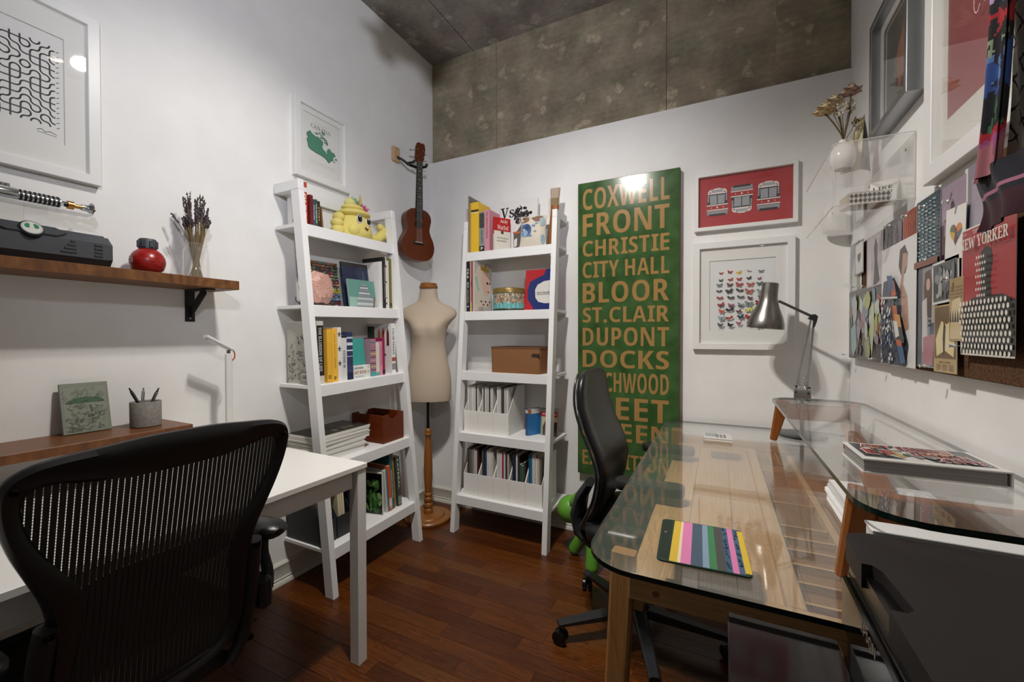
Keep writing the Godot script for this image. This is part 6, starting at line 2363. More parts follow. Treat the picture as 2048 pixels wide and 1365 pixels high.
func plush(F: Transform3D) -> void:
	var t := thing("plush_toy", "yellow swirl shaped plush toy with big eyes and a rainbow mane", "plush toy", F * at(0.082, SHELF_Y[4] + 0.0006, 0.092))
	var ym := mat("#ddce78", 0.95, 0.0, 0.2).duplicate()
	ym.rim_enabled = true
	ym.rim = 0.35
	var g := Geo.new()
	g.lathe([Vector2(0.085, 0.001), Vector2(0.1, 0.01), Vector2(0.103, 0.03), Vector2(0.1, 0.055), Vector2(0.094, 0.085), Vector2(0.085, 0.11), Vector2(0.06, 0.12)], 28, V(0, 0, 0), 75.0)
	var bd := part("body", g, ym, t)
	bd.scale = V(1, 1, 0.8)
	g = Geo.new()
	g.sphere(V(0, 0.135, 0), V(0.094, 0.026, 0.078), 26, 14)
	part("brim", g, ym, t)
	g = Geo.new()
	g.sphere(V(-0.01, 0.165, 0.0), V(0.062, 0.022, 0.055), 24, 12)
	part("crown_roll", g, ym, t)
	g = Geo.new()
	g.sphere(V(-0.028, 0.192, 0.0), V(0.03, 0.026, 0.03), 18, 12)
	part("crown_tip", g, mat("#d8d488", 0.95), t)
	# raised paw on one side, waving arm on the other
	for q in [[-0.112, 0.031, 0.036, 0.03], [-0.116, 0.066, 0.031, 0.026], [-0.106, 0.098, 0.026, 0.028]]:
		g = Geo.new()
		g.sphere(V(q[0], q[1], 0.0), V(q[2], q[3], 0.035), 18, 12)
		part("paw_roll", g, ym, t)
	g = Geo.new()
	g.loft(arm_rings(), true, true, true, 70.0)
	part("arm", g, ym, t)
	for q in [[0.195, 0.083, 0.022, 0.03], [0.214, 0.078, 0.02, 0.026], [0.207, 0.06, 0.026, 0.028], [0.176, 0.1, 0.016, 0.02]]:
		g = Geo.new()
		g.sphere(V(q[0], q[1], 0.015), V(q[2], q[3], 0.022), 16, 10)
		part("finger", g, ym, t)
	for q in [[-0.045, 0.037, 0.05], [0.02, 0.036, 0.052]]:
		g = Geo.new()
		g.sphere(V(q[0], q[1], q[2]), V(0.042, 0.034, 0.03), 18, 12)
		part("belly_roll", g, ym, t)
	# face
	for q in [[-0.030, 0.096, 0.0755, 0.024, 0.0155], [0.034, 0.092, 0.0745, 0.022, 0.0145]]:
		g = Geo.new()
		g.sphere(V(q[0], q[1], q[2] - 0.002), V(q[3] * 0.86, q[3], 0.004), 20, 10)
		var e := part("eye", g, mat("#dcdbe2", 0.4), t)
		g = Geo.new()
		g.sphere(V(q[0] - 0.002, q[1] + 0.002, q[2] + 0.001), V(q[4], q[4] * 1.22, 0.004), 20, 10)
		part("pupil", g, mat("#0f0d0d", 0.25), e)
		g = Geo.new()
		g.sphere(V(q[0] - 0.006, q[1] + 0.012, q[2] + 0.0045), V(0.004, 0.004, 0.0015), 12, 8)
		part("glint_patch", g, mat("#f2f2f2", 0.4), e)
	g = Geo.new()
	g.tube(smooth_path([V(-0.004, 0.054, 0.0865), V(0.006, 0.046, 0.087), V(0.015, 0.049, 0.0865)], 4), 0.0035, 8)
	part("mouth", g, mat("#5a2f18", 0.8), t)
	# mane and horn
	var r := RandomNumberGenerator.new()
	r.seed = 77
	for q in [["#c2457a", 0.02, 0.172, 0.03], ["#c24f86", 0.045, 0.162, 0.03], ["#7fae8a", 0.0, 0.19, 0.01], ["#6d8f9a", 0.055, 0.178, 0.0], ["#8fb08a", -0.02, 0.205, 0.01]]:
		g = Geo.new()
		for k in 26:
			var p := V(q[1], q[2], q[3]) + V(r.randf_range(-0.016, 0.016), r.randf_range(-0.006, 0.006), r.randf_range(-0.016, 0.016))
			g.tube([p, p + V(r.randf_range(-0.012, 0.02), r.randf_range(0.0, 0.022), r.randf_range(-0.006, 0.014))], [0.0032, 0.0008], 5)
		part("mane", g, mat(q[0], 0.95), t).set_meta("kind", "stuff")
	g = Geo.new()
	var hp := []
	for k in 9:
		hp.append(Vector2(0.0105 * (1.0 - k / 9.5) + (0.0012 if k % 2 else 0.0), 0.19 + k * 0.0075))
	g.lathe(hp, 14, V(0.034, 0, 0.012), 80.0)
	part("horn", g, mat("#c9a648", 0.5), t)

func arm_rings() -> Array:
	var out := []
	for q in [[0.08, 0.022, 0.026], [0.12, 0.014, 0.024], [0.155, 0.018, 0.026], [0.18, 0.035, 0.03], [0.195, 0.055, 0.028], [0.202, 0.07, 0.02]]:
		var r := []
		for j in 14:
			var a := TAU * j / 14
			r.append(V(q[0] + (0.35 * q[2] * -sin(a) if q[0] > 0.15 else 0.0), maxf(0.002, q[1] + sin(a) * q[2] * 0.9 + 0.012), 0.01 - cos(a) * q[2]))
		out.append(r)
	return out

func ladder_right_things() -> void:
	var F := lad_r
	var g: Geo
	var r := RandomNumberGenerator.new()
	r.seed = 3
	# ---- top shelf
	var Y: float = SHELF_Y[4] + 0.0
	g = ground(0.138, 0.35, "#6d6258")
	g.text2("ART IN BOOK", -0.06, 0.14, 0.06, 0.155, "#2b2622", bold)
	book(F, -0.286, -0.280, Y, 0.362, 0.166, 0.14, "#7d6f62", "tall thin grey-brown book at the end of the top shelf", {"right_print": g, "board": 0.0012})
	book(F, -0.2785, -0.262, Y, 0.315, 0.166, 0.14, "#b08a46", "ochre book beside the thick yellow one", {"rough": 0.25})
	book(F, -0.260, -0.204, Y, 0.312, 0.175, 0.15, "#e2b82c", "very thick bright yellow book on the top shelf", {"text": [["IKONA MAGAZIN", 0.805, 0.83, 0.3, "#2a2418", 0]], "bands": [[0.78, 0.80, "#e8d9a0"], [0.81, 0.85, "#3a3428"]]})
	book(F, -0.202, -0.166, Y, 0.247, 0.17, 0.15, "#8d9490", "grey book with black lettered spine on the top shelf", {"bands": [[0.0, 0.14, "#2a2a28"], [0.6, 0.96, "#4d524e"]], "text": [["POP CULTURE", 0.58, 0.97, 0.3, "#2a2a28", 1], ["LIVING WITH IT", 0.2, 0.55, 0.22, "#39403c", 1], ["P", 0.04, 0.11, 0.2, "#e0e0da", 0]]})
	book(F, -0.164, -0.128, Y, 0.255, 0.172, 0.15, "#c98a96", "dusty pink book on the top shelf", {"text": [["THE FASHION BUSINESS", 0.3, 0.95, 0.18, "#8a2f3c", 1]]})
	g = ground(0.118, 0.2, "#d9d3c6")
	g.rect2(-0.059, 0.02, 0.059, 0.1, "#b3282a")
	g.text2("Andy", -0.015, 0.066, 0.04, 0.093, "#e8e2da", serif)
	g.text2("Warhol", -0.035, 0.03, 0.045, 0.058, "#e8e2da", serif)
	g.disc2(0.0, 0.012, 0.011, 0.011, "#57492f")
	g.text2("The Philosophy of", -0.04, -0.03, 0.045, -0.018, "#4a443c", bold)
	g.text2("Andy Warhol", -0.04, -0.048, 0.03, -0.036, "#4a443c", bold)
	book(F, -0.106, -0.094, Y, 0.205, 0.172, 0.12, "#b3282a", "red and cream paperback with white script lettering", {"right_print": g, "yaw": -0.55, "board": 0.0008, "bands": [[0.0, 0.5, "#d9d3c6"]]})
	g = ground(0.262, 0.33, "#dddbd9")
	g.text2("Vs", -0.128, 0.06, -0.03, 0.128, "#1c1b1b", serif_bold)
	g.disc2(0.085, 0.075, 0.011, 0.011, "#1c1b1b")
	r.seed = 30
	for k in 120:
		var a := r.randf() * TAU
		var rr := sqrt(r.randf())
		g.disc2(0.02 + cos(a) * rr * 0.052, 0.068 + sin(a) * rr * 0.058, r.randf_range(0.004, 0.012), r.randf_range(0.003, 0.007), ["#1e1c1c", "#2b2827", "#3a3635"][r.randi() % 3], 7, r.randf() * 3.0)
	g.poly2([V2(0.02, 0.06), V2(0.055, 0.05), V2(0.062, 0.02), V2(0.045, 0.0), V2(0.025, 0.005)], "#6b625e")
	g.poly2([V2(0.03, 0.01), V2(0.05, -0.005), V2(0.03, -0.03), V2(0.04, -0.09), V2(0.0, -0.16), V2(-0.02, -0.16), V2(-0.025, -0.06), V2(0.01, -0.02)], "#5c5552")
	g.poly2([V2(-0.02, -0.09), V2(0.0, -0.08), V2(0.0, -0.13), V2(-0.018, -0.14)], "#d6d3d0")
	g.line2([V2(-0.025, -0.045), V2(0.02, -0.045)], 0.012, "#b8643a")
	g.text2("The Selfie", 0.03, -0.10, 0.09, -0.085, "#b0707a", serif)
	g.text2("Issue", 0.035, -0.125, 0.07, -0.112, "#b0707a", serif)
	face_book(F, -0.128, 0.136, Y, 0.334, 0.052, 0.014, 0.08, "#dad8d6", "large white Vs. magazine with a black and white portrait", g, {"name": "magazine", "cat": "magazine"})
	# cushion
	var t := thing("small_cushion", "small patchwork cushion with blue embroidery and brown corners", "cushion", F * Transform3D(Basis(Vector3.UP, 0.12) * Basis(V(1, 0, 0), -0.14), V(0.143, Y + 0.002, 0.125)))
	g = Geo.new()
	var rows := []
	for i in 13:
		var v := float(i) / 12 * 2.0 - 1.0
		var ring := []
		for j in 28:
			var a := TAU * j / 28
			var cx := signf(cos(a)) * pow(absf(cos(a)), 0.35)
			var th := 0.030 * (1.0 - pow(absf(v), 3.0)) + 0.0025
			var wv := 0.084 * (0.93 + 0.07 * pow(absf(v), 2.0))
			var pz := sin(a) * th * (1.0 - pow(absf(cx), 4.0) * 0.7)
			ring.append(V(cx * wv, 0.1 + v * 0.097, -pz))
		rows.append(ring)
	g.loft(rows, true, true, true, 75.0)
	part("pad", g, mat("#cfc7b6", 0.95), t)
	g = Geo.new()
	r.seed = 12
	var cu := func(x: float, y: float) -> Vector3:
		var v := clampf((y - 0.1) / 0.097, -1, 1)
		var u := clampf(absf(x) / 0.08, 0.0, 1.0)
		return V(x, y, (0.030 * (1.0 - pow(absf(v), 3.0)) + 0.0025) * pow(maxf(0.0, 1.0 - pow(u, 5.7)), 0.5) * (1.0 - pow(u, 4.0) * 0.7) + 0.0012)
	for q in [[-0.05, 0.17, 0.03, 0.022, "#8a6a58"], [0.035, 0.172, 0.034, 0.022, "#8a6a58"], [-0.055, 0.178, 0.006, 0.006, "#4a382e"], [0.0, 0.176, 0.006, 0.006, "#4a382e"], [-0.035, 0.10, 0.034, 0.04, "#45608a"], [-0.045, 0.08, 0.022, 0.022, "#8aa6c6"], [-0.025, 0.115, 0.016, 0.018, "#2e4670"], [0.01, 0.125, 0.012, 0.007, "#6a86aa"], [-0.01, 0.065, 0.012, 0.007, "#6a86aa"], [0.028, 0.14, 0.01, 0.006, "#8a9ab0"], [0.06, 0.15, 0.016, 0.03, "#9fb0b6"], [0.066, 0.04, 0.012, 0.03, "#8fa3aa"], [0.02, 0.09, 0.01, 0.004, "#8a9ab0"], [-0.06, 0.13, 0.010, 0.012, "#6a86aa"]]:
		g.ink(q[4])
		var lift := 0.0001 * g.layer / 0.00006
		var ce: Vector3 = cu.call(q[0], q[1]) + V(0, 0, lift)
		for j in 12:
			var a := TAU * j / 12
			var b := TAU * (j + 1) / 12
			g.tri(ce, cu.call(q[0] + cos(a) * q[2], q[1] + sin(a) * q[3]) + V(0, 0, lift), cu.call(q[0] + cos(b) * q[2], q[1] + sin(b) * q[3]) + V(0, 0, lift))
		part("embroidery", g, print_mat, t)
		var up := g.layer
		g = Geo.new()
		g.layer = up
	# big carved paint brush
	t = thing("giant_brush", "oversized wooden paint brush standing bristles up", "brush", F * Transform3D(Basis(V(0, 0, 1), -0.03), V(0.265, Y + 0.0015, 0.09)))
	var bw := textured("brush wood", oak_zy(), V(5, 1.5, 5), 0.5, true, "#d9a67a", V(0.4, 0.1, 0.3), 0.4)
	g = Geo.new()
	var br := []
	for q in [[0.0, 0.034, 0.024], [0.08, 0.033, 0.023], [0.16, 0.028, 0.02], [0.22, 0.025, 0.016], [0.245, 0.026, 0.014]]:
		var ring := []
		for j in 20:
			var a := -TAU * j / 20
			ring.append(V(cos(a) * q[1], q[0], sin(a) * q[2]))
		br.append(ring)
	g.loft(br, true, true, true, 60.0)
	part("handle", g, bw, t)
	g = Geo.new()
	g.loft([g.oct(0.05, 0.026, 0.006, 0.243, V(0, 0, 0)), g.oct(0.054, 0.026, 0.006, 0.285, V(0, 0, 0))], true, true, true, 20.0)
	part("ferrule", g, mat("#c9b48a", 0.25, 0.9), t)
	g = Geo.new()
	g.loft([g.oct(0.05, 0.022, 0.006, 0.284, V(0, 0, 0)), g.oct(0.058, 0.022, 0.006, 0.325, V(0, 0, 0)), g.oct(0.06, 0.018, 0.006, 0.345, V(0.001, 0, 0))], true, true, true, 30.0)
	part("bristles", g, mat("#a89684", 0.9), t)
	# ---- second shelf
	Y = SHELF_Y[3] + 0.0
	book(F, -0.286, -0.264, Y, 0.317, 0.19, 0.16, "#151516", "tall black book with SPD 27 down its spine", {"text": [["S", 0.81, 0.86, 0.26, "#dcdad6", 0], ["P", 0.74, 0.79, 0.26, "#dcdad6", 0], ["D", 0.67, 0.72, 0.26, "#dcdad6", 0], ["2", 0.54, 0.59, 0.26, "#dcdad6", 0], ["7", 0.47, 0.52, 0.26, "#dcdad6", 0], ["ANNUAL OF PUBLICATION", 0.18, 0.44, 0.25, "#9a9894", 1], ["o", 0.09, 0.12, 0.25, "#dcdad6", 0]]})
	book(F, -0.262, -0.256, Y, 0.318, 0.185, 0.16, "#cfcac4", "thin pale magazine beside the tall black book", {"board": 0.0006})
	book(F, -0.255, -0.247, Y, 0.316, 0.188, 0.16, "#b5562c", "thin orange magazine on the second shelf", {"board": 0.0006, "bands": [[0.0, 0.2, "#c9a03c"], [0.5, 0.62, "#8a2f2a"]]})
	book(F, -0.246, -0.240, Y, 0.314, 0.186, 0.16, "#7d4a5a", "thin plum magazine on the second shelf", {"board": 0.0006})
	g = ground(0.178, 0.314, "#b9b3ae")
	g.poly2([V2(-0.09, -0.15), V2(-0.085, 0.08), V2(-0.05, 0.14), V2(0.02, 0.15), V2(0.07, 0.11), V2(0.085, 0.02), V2(0.06, -0.12)], "#d2c6b4")
	g.poly2([V2(-0.02, 0.10), V2(0.03, 0.11), V2(0.075, 0.07), V2(0.08, -0.01), V2(0.04, -0.06), V2(0.0, -0.03), V2(-0.02, 0.03)], "#d8b6a2")
	g.poly2([V2(-0.03, 0.11), V2(-0.02, 0.15), V2(0.0, 0.125), V2(0.02, 0.155), V2(0.04, 0.125), V2(0.06, 0.14), V2(0.06, 0.10)], "#b8943e")
	g.disc2(0.045, 0.032, 0.012, 0.008, "#2a2224")
	g.disc2(0.075, 0.032, 0.007, 0.007, "#2a2224")
	g.disc2(0.055, -0.025, 0.012, 0.005, "#a03a44")
	g.line2([V2(-0.075, 0.06), V2(-0.05, -0.02)], 0.012, "#7ab8b0")
	for k in 5:
		heart(g, -0.02 + k * 0.022, -0.09 - (k % 2) * 0.02, 0.009, ["#8a1f30"])
	g.text2("ONE", -0.05, -0.15, 0.0, -0.125, "#8a3a44", serif)
	book(F, -0.238, -0.226, Y, 0.316, 0.19, 0.18, "#c9c4be", "magazine with a portrait of a pale haired woman on its cover", {"right_print": g, "board": 0.0006, "name": "magazine", "cat": "magazine", "yaw": -0.12})
	t = thing("biscuit_tin", "round turquoise biscuit tin with gold lid and carousel figures", "tin", F * at(-0.022, Y + 0.0005, 0.108))
	g = Geo.new()
	g.lathe([Vector2(0.1, 0.0), Vector2(0.103, 0.003), Vector2(0.103, 0.118)], 48)
	part("body", g, mat("#5a9aa2", 0.35), t)
	g = Geo.new()
	g.lathe([Vector2(0.1035, 0.004), Vector2(0.1042, 0.006), Vector2(0.1042, 0.01), Vector2(0.1035, 0.012)], 48)
	part("foot_rim", g, mat("#55462a", 0.3, 0.7), t)
	g = Geo.new()
	g.lathe([Vector2(0.1035, 0.105), Vector2(0.106, 0.107), Vector2(0.106, 0.135), Vector2(0.1035, 0.138), Vector2(0.1, 0.139), Vector2(0.097, 0.136), Vector2(0.06, 0.137)], 48)
	part("lid", g, mat("#8a7440", 0.35, 0.5), t)
	g = Geo.new()
	r.seed = 18
	for k in 34:
		var a0 := -0.6 + k * 0.082
		bent_patch(g, 0.1036, a0, a0 + 0.081, 0.014, 0.05, ["#6fb4b4", "#5fa6aa", "#7cbdba"][k % 3])
		bent_patch(g, 0.1036, a0, a0 + 0.081, 0.05, 0.102, ["#b9a58a", "#9c8a74", "#a89a80"][k % 3])
		for j in 5:
			var y := r.randf_range(0.035, 0.092)
			var aa := a0 + r.randf() * 0.06
			bent_patch(g, 0.1037 + j * 0.00008, aa, aa + r.randf_range(0.02, 0.06), y, y + r.randf_range(0.006, 0.018), ["#8a3a30", "#c9b07a", "#5a3526", "#d8cdbc", "#a05a3a", "#4f7f86"][r.randi() % 6])
		if k % 4 == 0:
			bent_patch(g, 0.1045, a0, a0 + 0.012, 0.014, 0.102, "#4a5a5a")
	part("carousel_print", g, print_mat, t)
	g = ground(0.205, 0.25, "#26306a")
	g.poly2([V2(-0.1025, -0.125), V2(-0.1025, 0.125), V2(0.03, 0.125), V2(0.02, 0.09), V2(-0.03, 0.07), V2(-0.07, 0.05), V2(-0.085, 0.0), V2(-0.08, -0.06), V2(-0.05, -0.1), V2(-0.04, -0.125)], "#b02428")
	g.poly2([V2(0.1025, 0.06), V2(0.02, 0.05), V2(-0.02, 0.03), V2(-0.035, 0.0), V2(-0.03, -0.05), V2(-0.01, -0.075), V2(0.03, -0.085), V2(0.1025, -0.085)], "#d5d2cd")
	g.text2("marimekko", -0.022, -0.025, 0.08, -0.012, "#2a2a2c", bold)
	g.rect2(-0.022, -0.032, 0.07, -0.029, "#2a2a2c")
	face_book(F, 0.085, 0.285, Y, 0.25, 0.12, 0.02, 0.13, "#b02428", "red, navy and white graphic book leaning on the second shelf", g)
	# ---- third shelf: cork basket
	Y = SHELF_Y[2] + 0.0
	t = thing("cork_basket", "brown cork storage basket with a dark leather tab", "basket", F * at(0.078, Y + 0.0003, 0.135, -0.06))
	var cork := textured("cork", noise_tex(51, 0.16, [[0.0, "#5a3a26"], [0.45, "#8a6040"], [0.75, "#9c7250"], [1.0, "#b08a66"]], 512, 4), V(3, 3, 3), 0.9, true, "#ffffff", V(0, 0, 0), 0.2)
	g = Geo.new()
	var o1 := []
	var o2 := []
	var o3 := []
	var o4 := []
	for p in round_rect(0.335, 0.2, 0.022, 4):
		o1.append(V(p.x * 0.985, 0.0, -p.y * 0.985))
		o2.append(V(p.x, 0.155, -p.y))
		o3.append(V(p.x * 0.97, 0.155, -p.y * 0.955))
		o4.append(V(p.x * 0.96, 0.006, -p.y * 0.95))
	g.loft([o1, o2, o3, o4], true, true, true, 30.0)
	part("body", g, cork, t)
	g = Geo.new()
	var rr1 := round_rect(0.338, 0.203, 0.022, 4)
	var rim := []
	for i in rr1.size() + 1:
		var p := rr1[i % rr1.size()]
		rim.append([V(p.x, 0.145, -p.y), V(p.x, 0.156, -p.y), V(p.x * 0.96, 0.156, -p.y * 0.94), V(p.x * 0.96, 0.145, -p.y * 0.94)])
	rim.reverse()
	g.loft(rim, true, false, false, 20.0)
	part("rim_band", g, mat("#6d4a30", 0.8), t)
	g = Geo.new()
	g.box(V(0.142, 0.108, 0.1), V(0.05, 0.02, 0.003), 0.001)
	part("leather_tab", g, mat("#33251c", 0.6), t)
	# ---- fourth shelf: three white files, blue book, city book
	Y = SHELF_Y[1] + 0.0
	var white := "#e8e6e1"
	var first: Node3D = null
	var names := ["white magazine file at the post end of the row of three", "white magazine file in the middle of the row of three", "white magazine file beside the small blue book"]
	for k in 3:
		var x := F * at(-0.226 + k * 0.1045, Y + 0.0003, 0.235)
		first = file_holder(x, 0.1035, 0.132, 0.285, 0.228, white, names[k], "white magazine files", first) if k else file_holder(x, 0.1035, 0.132, 0.285, 0.228, white, names[0], "white magazine files")
	var mg := ["#d9d7d2", "#cfcdc8", "#e0dedb", "#bfbcb6", "#55504a", "#d2cfc8", "#c6c2ba"]
	for k in 3:
		for j in 8:
			var s := -0.226 + k * 0.1045 - 0.042 + j * 0.0098
			book(F, s, s + 0.0086, Y + 0.004, 0.278 + r.randf_range(-0.004, 0.006), 0.205, 0.19, mg[(j * 3 + k) % 7] if (j + k) % 7 != 6 else "#3a3430", "pale spined magazine packed in the row of three white files", {"name": "magazine", "cat": "magazine", "group": "magazines in the three white files", "board": 0.0006})
	book(F, 0.112, 0.136, Y, 0.158, 0.17, 0.11, "#27487a", "small blue hardback with a white topped cover", {"bands": [[0.84, 0.97, "#cfd0cc"]], "right_print": blue_cover(), "yaw": -0.5})
	g = ground(0.105, 0.16, "#c2b496")
	g.rect2(-0.0525, 0.03, 0.0525, 0.062, "#b0302a")
	g.text2("NEW YORK", -0.042, 0.04, 0.046, 0.053, "#e4d8cc", bold)
	g.rect2(-0.0525, 0.062, 0.0525, 0.08, "#7a9a92")
	g.poly2([V2(-0.04, -0.08), V2(-0.04, -0.03), V2(-0.02, 0.01), V2(-0.005, -0.03), V2(0.0, -0.08)], "#5a4a38")
	g.rect2(0.01, -0.08, 0.0525, 0.0, "#3a342e")
	g.rect2(-0.0525, -0.08, -0.045, 0.03, "#6a9a9a")
	face_book(F, 0.19, 0.295, Y, 0.16, 0.115, 0.018, 0.06, "#b5302a", "city guide with a red NEW YORK band beside the small blue book", g)
	# ---- bottom shelf: five white files
	Y = SHELF_Y[0] + 0.0
	var nm := ["white magazine file at the dress form end of the bottom row of five", "second white magazine file of the bottom row of five, counted from the dress form", "middle white magazine file of the bottom row of five", "second white magazine file of the bottom row of five, counted from the green sign", "white magazine file at the green sign end of the bottom row of five"]
	var cols := [["#3a3632", "#57524c", "#6d6862", "#8a857c", "#bdb8b0", "#d0ccc6", "#4a2a24"], ["#5a5752", "#2a2826", "#23447a", "#d5d3ce", "#dedcd8", "#d8d6d2", "#c9c6c0"], ["#dcdad6", "#d2d0cc", "#e0dedb", "#a8324a", "#cfccc6", "#3a3430", "#b8b4ac"], ["#23283c", "#2b2f4a", "#cfccc6", "#3a302a", "#2f5a4a", "#3f6a5a", "#4a4640"], ["#1f5a7a", "#2a6f90", "#d8d6d2", "#cfc8be", "#dedcd8", "#b8b0a4", "#6d665c"]]
	for k in 5:
		first = file_holder(F * at(-0.205 + k * 0.1045, Y + 0.0003, 0.272), 0.1035, 0.132, 0.285, 0.235, white, nm[k], "white magazine files", first)
		for j in 7:
			var s := -0.205 + k * 0.1045 - 0.044 + j * 0.0118
			var hh := 0.262 + r.randf_range(0.0, 0.026) - (0.05 if k == 3 and j > 3 else 0.0)
			book(F, s, s + 0.0098, Y + 0.004, hh, 0.242, 0.19, cols[k][j], ["mostly dark spined magazine in the bottom file nearest the dress form", "magazine in the bottom file with the bright blue spine", "magazine in the middle bottom file with the crimson spine", "magazine in the bottom file with navy and green spines", "magazine in the bottom file nearest the green sign"][k], {"name": "magazine", "cat": "magazine", "group": "magazines in bottom file %s" % ["one", "two", "three", "four", "five"][k], "board": 0.0007, "lean": 0.0})

func blue_cover() -> Geo:
	var g := ground(0.11, 0.158, "#2f6fa8")
	g.rect2(-0.055, 0.05, 0.055, 0.079, "#cfcfca")
	g.rect2(-0.055, 0.05, -0.03, 0.079, "#a86a50")
	return g

func bent_patch(g: Geo, rad: float, a0: float, a1: float, y0: float, y1: float, color: String) -> void:
	g.col = Color(color).srgb_to_linear()
	g.coloured = true
	var p := V(cos(a0) * rad, 0, sin(a0) * rad)
	var q := V(cos(a1) * rad, 0, sin(a1) * rad)
	g.quad(V(q.x, y0, q.z), V(p.x, y0, p.z), V(p.x, y1, p.z), V(q.x, y1, q.z))

# ---------------------------------------------------------------- the glass desk corner
func right_desk_things() -> void:
	var g := Geo.new()
	var top := 0.7452
	# striped mat
	var t := thing("desk_mat", "striped multicoloured desk mat with rounded corners on the glass", "mat", at(1.8755, top, 1.5, 0.06))
	var rr := round_rect(0.172, 0.205, 0.012, 5)
	var a1 := []
	var a2 := []
	for p in rr:
		a1.append(V(p.x, 0.0, -p.y))
		a2.append(V(p.x, 0.0035, -p.y))
	g.loft([a1, a2], true, true, true, 30.0)
	part("backing", g, mat("#1d3a2a", 0.7), t)
	g = Geo.new()
	g.xf = Transform3D(Basis(V(1, 0, 0), V(0, 0, -1), V(0, 1, 0)), V(0, 0.0036, 0))
	var xs := [[-0.086, -0.062, -0.062, "#1f2b22"], [-0.062, -0.047, -0.040, "#c9a93c"], [-0.047, -0.041, -0.034, "#d9c9a8"], [-0.041, -0.022, -0.017, "#d07aa6"], [-0.022, 0.0, 0.006, "#48576a"], [0.0, 0.012, 0.016, "#7d93a6"], [0.012, 0.026, 0.028, "#3f7a50"], [0.026, 0.042, 0.042, "#4a4a48"], [0.042, 0.053, 0.053, "#3f5a72"], [0.053, 0.064, 0.064, "#d07aa6"], [0.064, 0.074, 0.074, "#456078"], [0.074, 0.0855, 0.0855, "#d0b03e"]]
	for q in xs:
		var ins := 0.006 if absf(q[0]) > 0.08 or q[1] > 0.08 else 0.0
		var x0: float = q[0] + (0.0015 if q[0] < -0.08 else 0.0)
		g.poly2([V2(x0, -0.1 + ins), V2(q[1], -0.1 + (ins if q[1] > 0.08 else 0.0)), V2(minf(q[2] if q[2] > q[1] else q[1], 0.0855), 0.1 - (ins if q[1] > 0.08 else 0.0)), V2(x0 + maxf(0.0, q[2] - q[1]) * 0.6 if x0 > -0.08 else x0, 0.1 - ins)], q[3])
	var r := RandomNumberGenerator.new()
	r.seed = 50
	for k in 36:
		var sx: float = [0.0475, 0.069][k % 2]
		var sy := r.randf_range(-0.094, 0.094)
		g.disc2(sx + r.randf_range(-0.003, 0.003), sy, 0.0024, r.randf_range(0.002, 0.006), "#2b3f55", 7)
	g.text2("e", -0.077, 0.02, -0.072, 0.026, "#b9b39a", serif)
	part("stripes", g, print_mat, t)
	# small lying notebook
	t = thing("pocket_notebook", "small white notebook with grey squares lying on the glass desk", "notebook", at(1.892, top, 0.43, 0.06))
	g = Geo.new()
	g.box(V(0, 0.0055, 0), V(0.108, 0.007, 0.11))
	part("pages", g, mat("#d9d6cf", 0.8), t)
	g = Geo.new()
	g.box(V(0, 0.001, 0), V(0.112, 0.002, 0.114))
	g.box(V(0, 0.01, 0), V(0.112, 0.002, 0.114))
	g.box(V(-0.0552, 0.0055, 0), V(0.0016, 0.007, 0.114))
	part("cover", g, mat("#c9c6c0", 0.5), t)
	g = Geo.new()
	g.xf = Transform3D(Basis(V(1, 0, 0), V(0, 0, -1), V(0, 1, 0)), V(0, 0.0111, 0))
	g.rect2(-0.05, -0.02, 0.0, 0.05, "#9aa3a0")
	for k in 9:
		g.rect2(-0.005 + (k % 3) * 0.014, -0.03 + (k / 3) * 0.022, 0.005 + (k % 3) * 0.014, -0.014 + (k / 3) * 0.022, "#6d7674")
	part("cover_print", g, print_mat, t)
	metal_lamp()
	# art book on the riser
	t = thing("art_book", "thick art book with red and white lettering lying on the glass riser", "book", at(2.2575, 0.9353, 1.394, 0.03))
	g = Geo.new()
	g.box(V(0, 0.0012, 0), V(0.206, 0.0024, 0.142))
	g.box(V(0, 0.0262, 0), V(0.206, 0.0024, 0.142))
	g.box(V(0.102, 0.0137, 0), V(0.0024, 0.0226, 0.142))
	part("cover", g, mat("#dad8d4", 0.35), t)
	g = Geo.new()
	for k in 6:
		g.box(V(-0.002, 0.0044 + k * 0.0037, 0), V(0.198 - (k % 2) * 0.0016, 0.0036, 0.136 - (k % 3) * 0.0012))
	part("pages", g, mat("#8d8a86", 0.8), t)
	g = Geo.new()
	g.box(V(-0.1, 0.02, -0.066), V(0.003, 0.011, 0.004))
	part("ribbon", g, mat("#9a2028", 0.6), t)
	g = Geo.new()
	g.xf = Transform3D(Basis(V(1, 0, 0), V(0, 0, -1), V(0, 1, 0)), V(0, 0.02745, 0))
	g.rect2(-0.102, -0.07, 0.102, 0.07, "#e0deda")
	g.rect2(-0.094, -0.05, 0.094, 0.066, "#3b3e3e")
	g.poly2([V2(-0.03, -0.05), V2(-0.06, 0.0), V2(-0.02, 0.05), V2(0.01, -0.05)], "#d9d5d0")
	blobs(g, 0.17, 0.1, 26, ["#5a5c5a", "#2c2e2e", "#3f6a52", "#8a8c88", "#c9c5bd", "#bfa56a"], 44, 0.005, 0.018)
	for q in [[-0.08, 0.03, -0.03, 0.055, "ART"], [-0.085, -0.03, -0.035, 0.012, "EF"], [-0.02, 0.02, 0.06, 0.052, "FASHION"], [-0.01, -0.015, 0.075, 0.012, "DESIGN"], [0.02, -0.045, 0.085, -0.022, "ZINE"]]:
		g.text2(q[4], q[0] - 0.002, q[1] - 0.002, q[2] + 0.002, q[3] + 0.002, "#e6e2dd", bold)
		g.text2(q[4], q[0], q[1], q[2], q[3], "#a3222b", bold)
	part("cover_print", g, gloss_print, t)
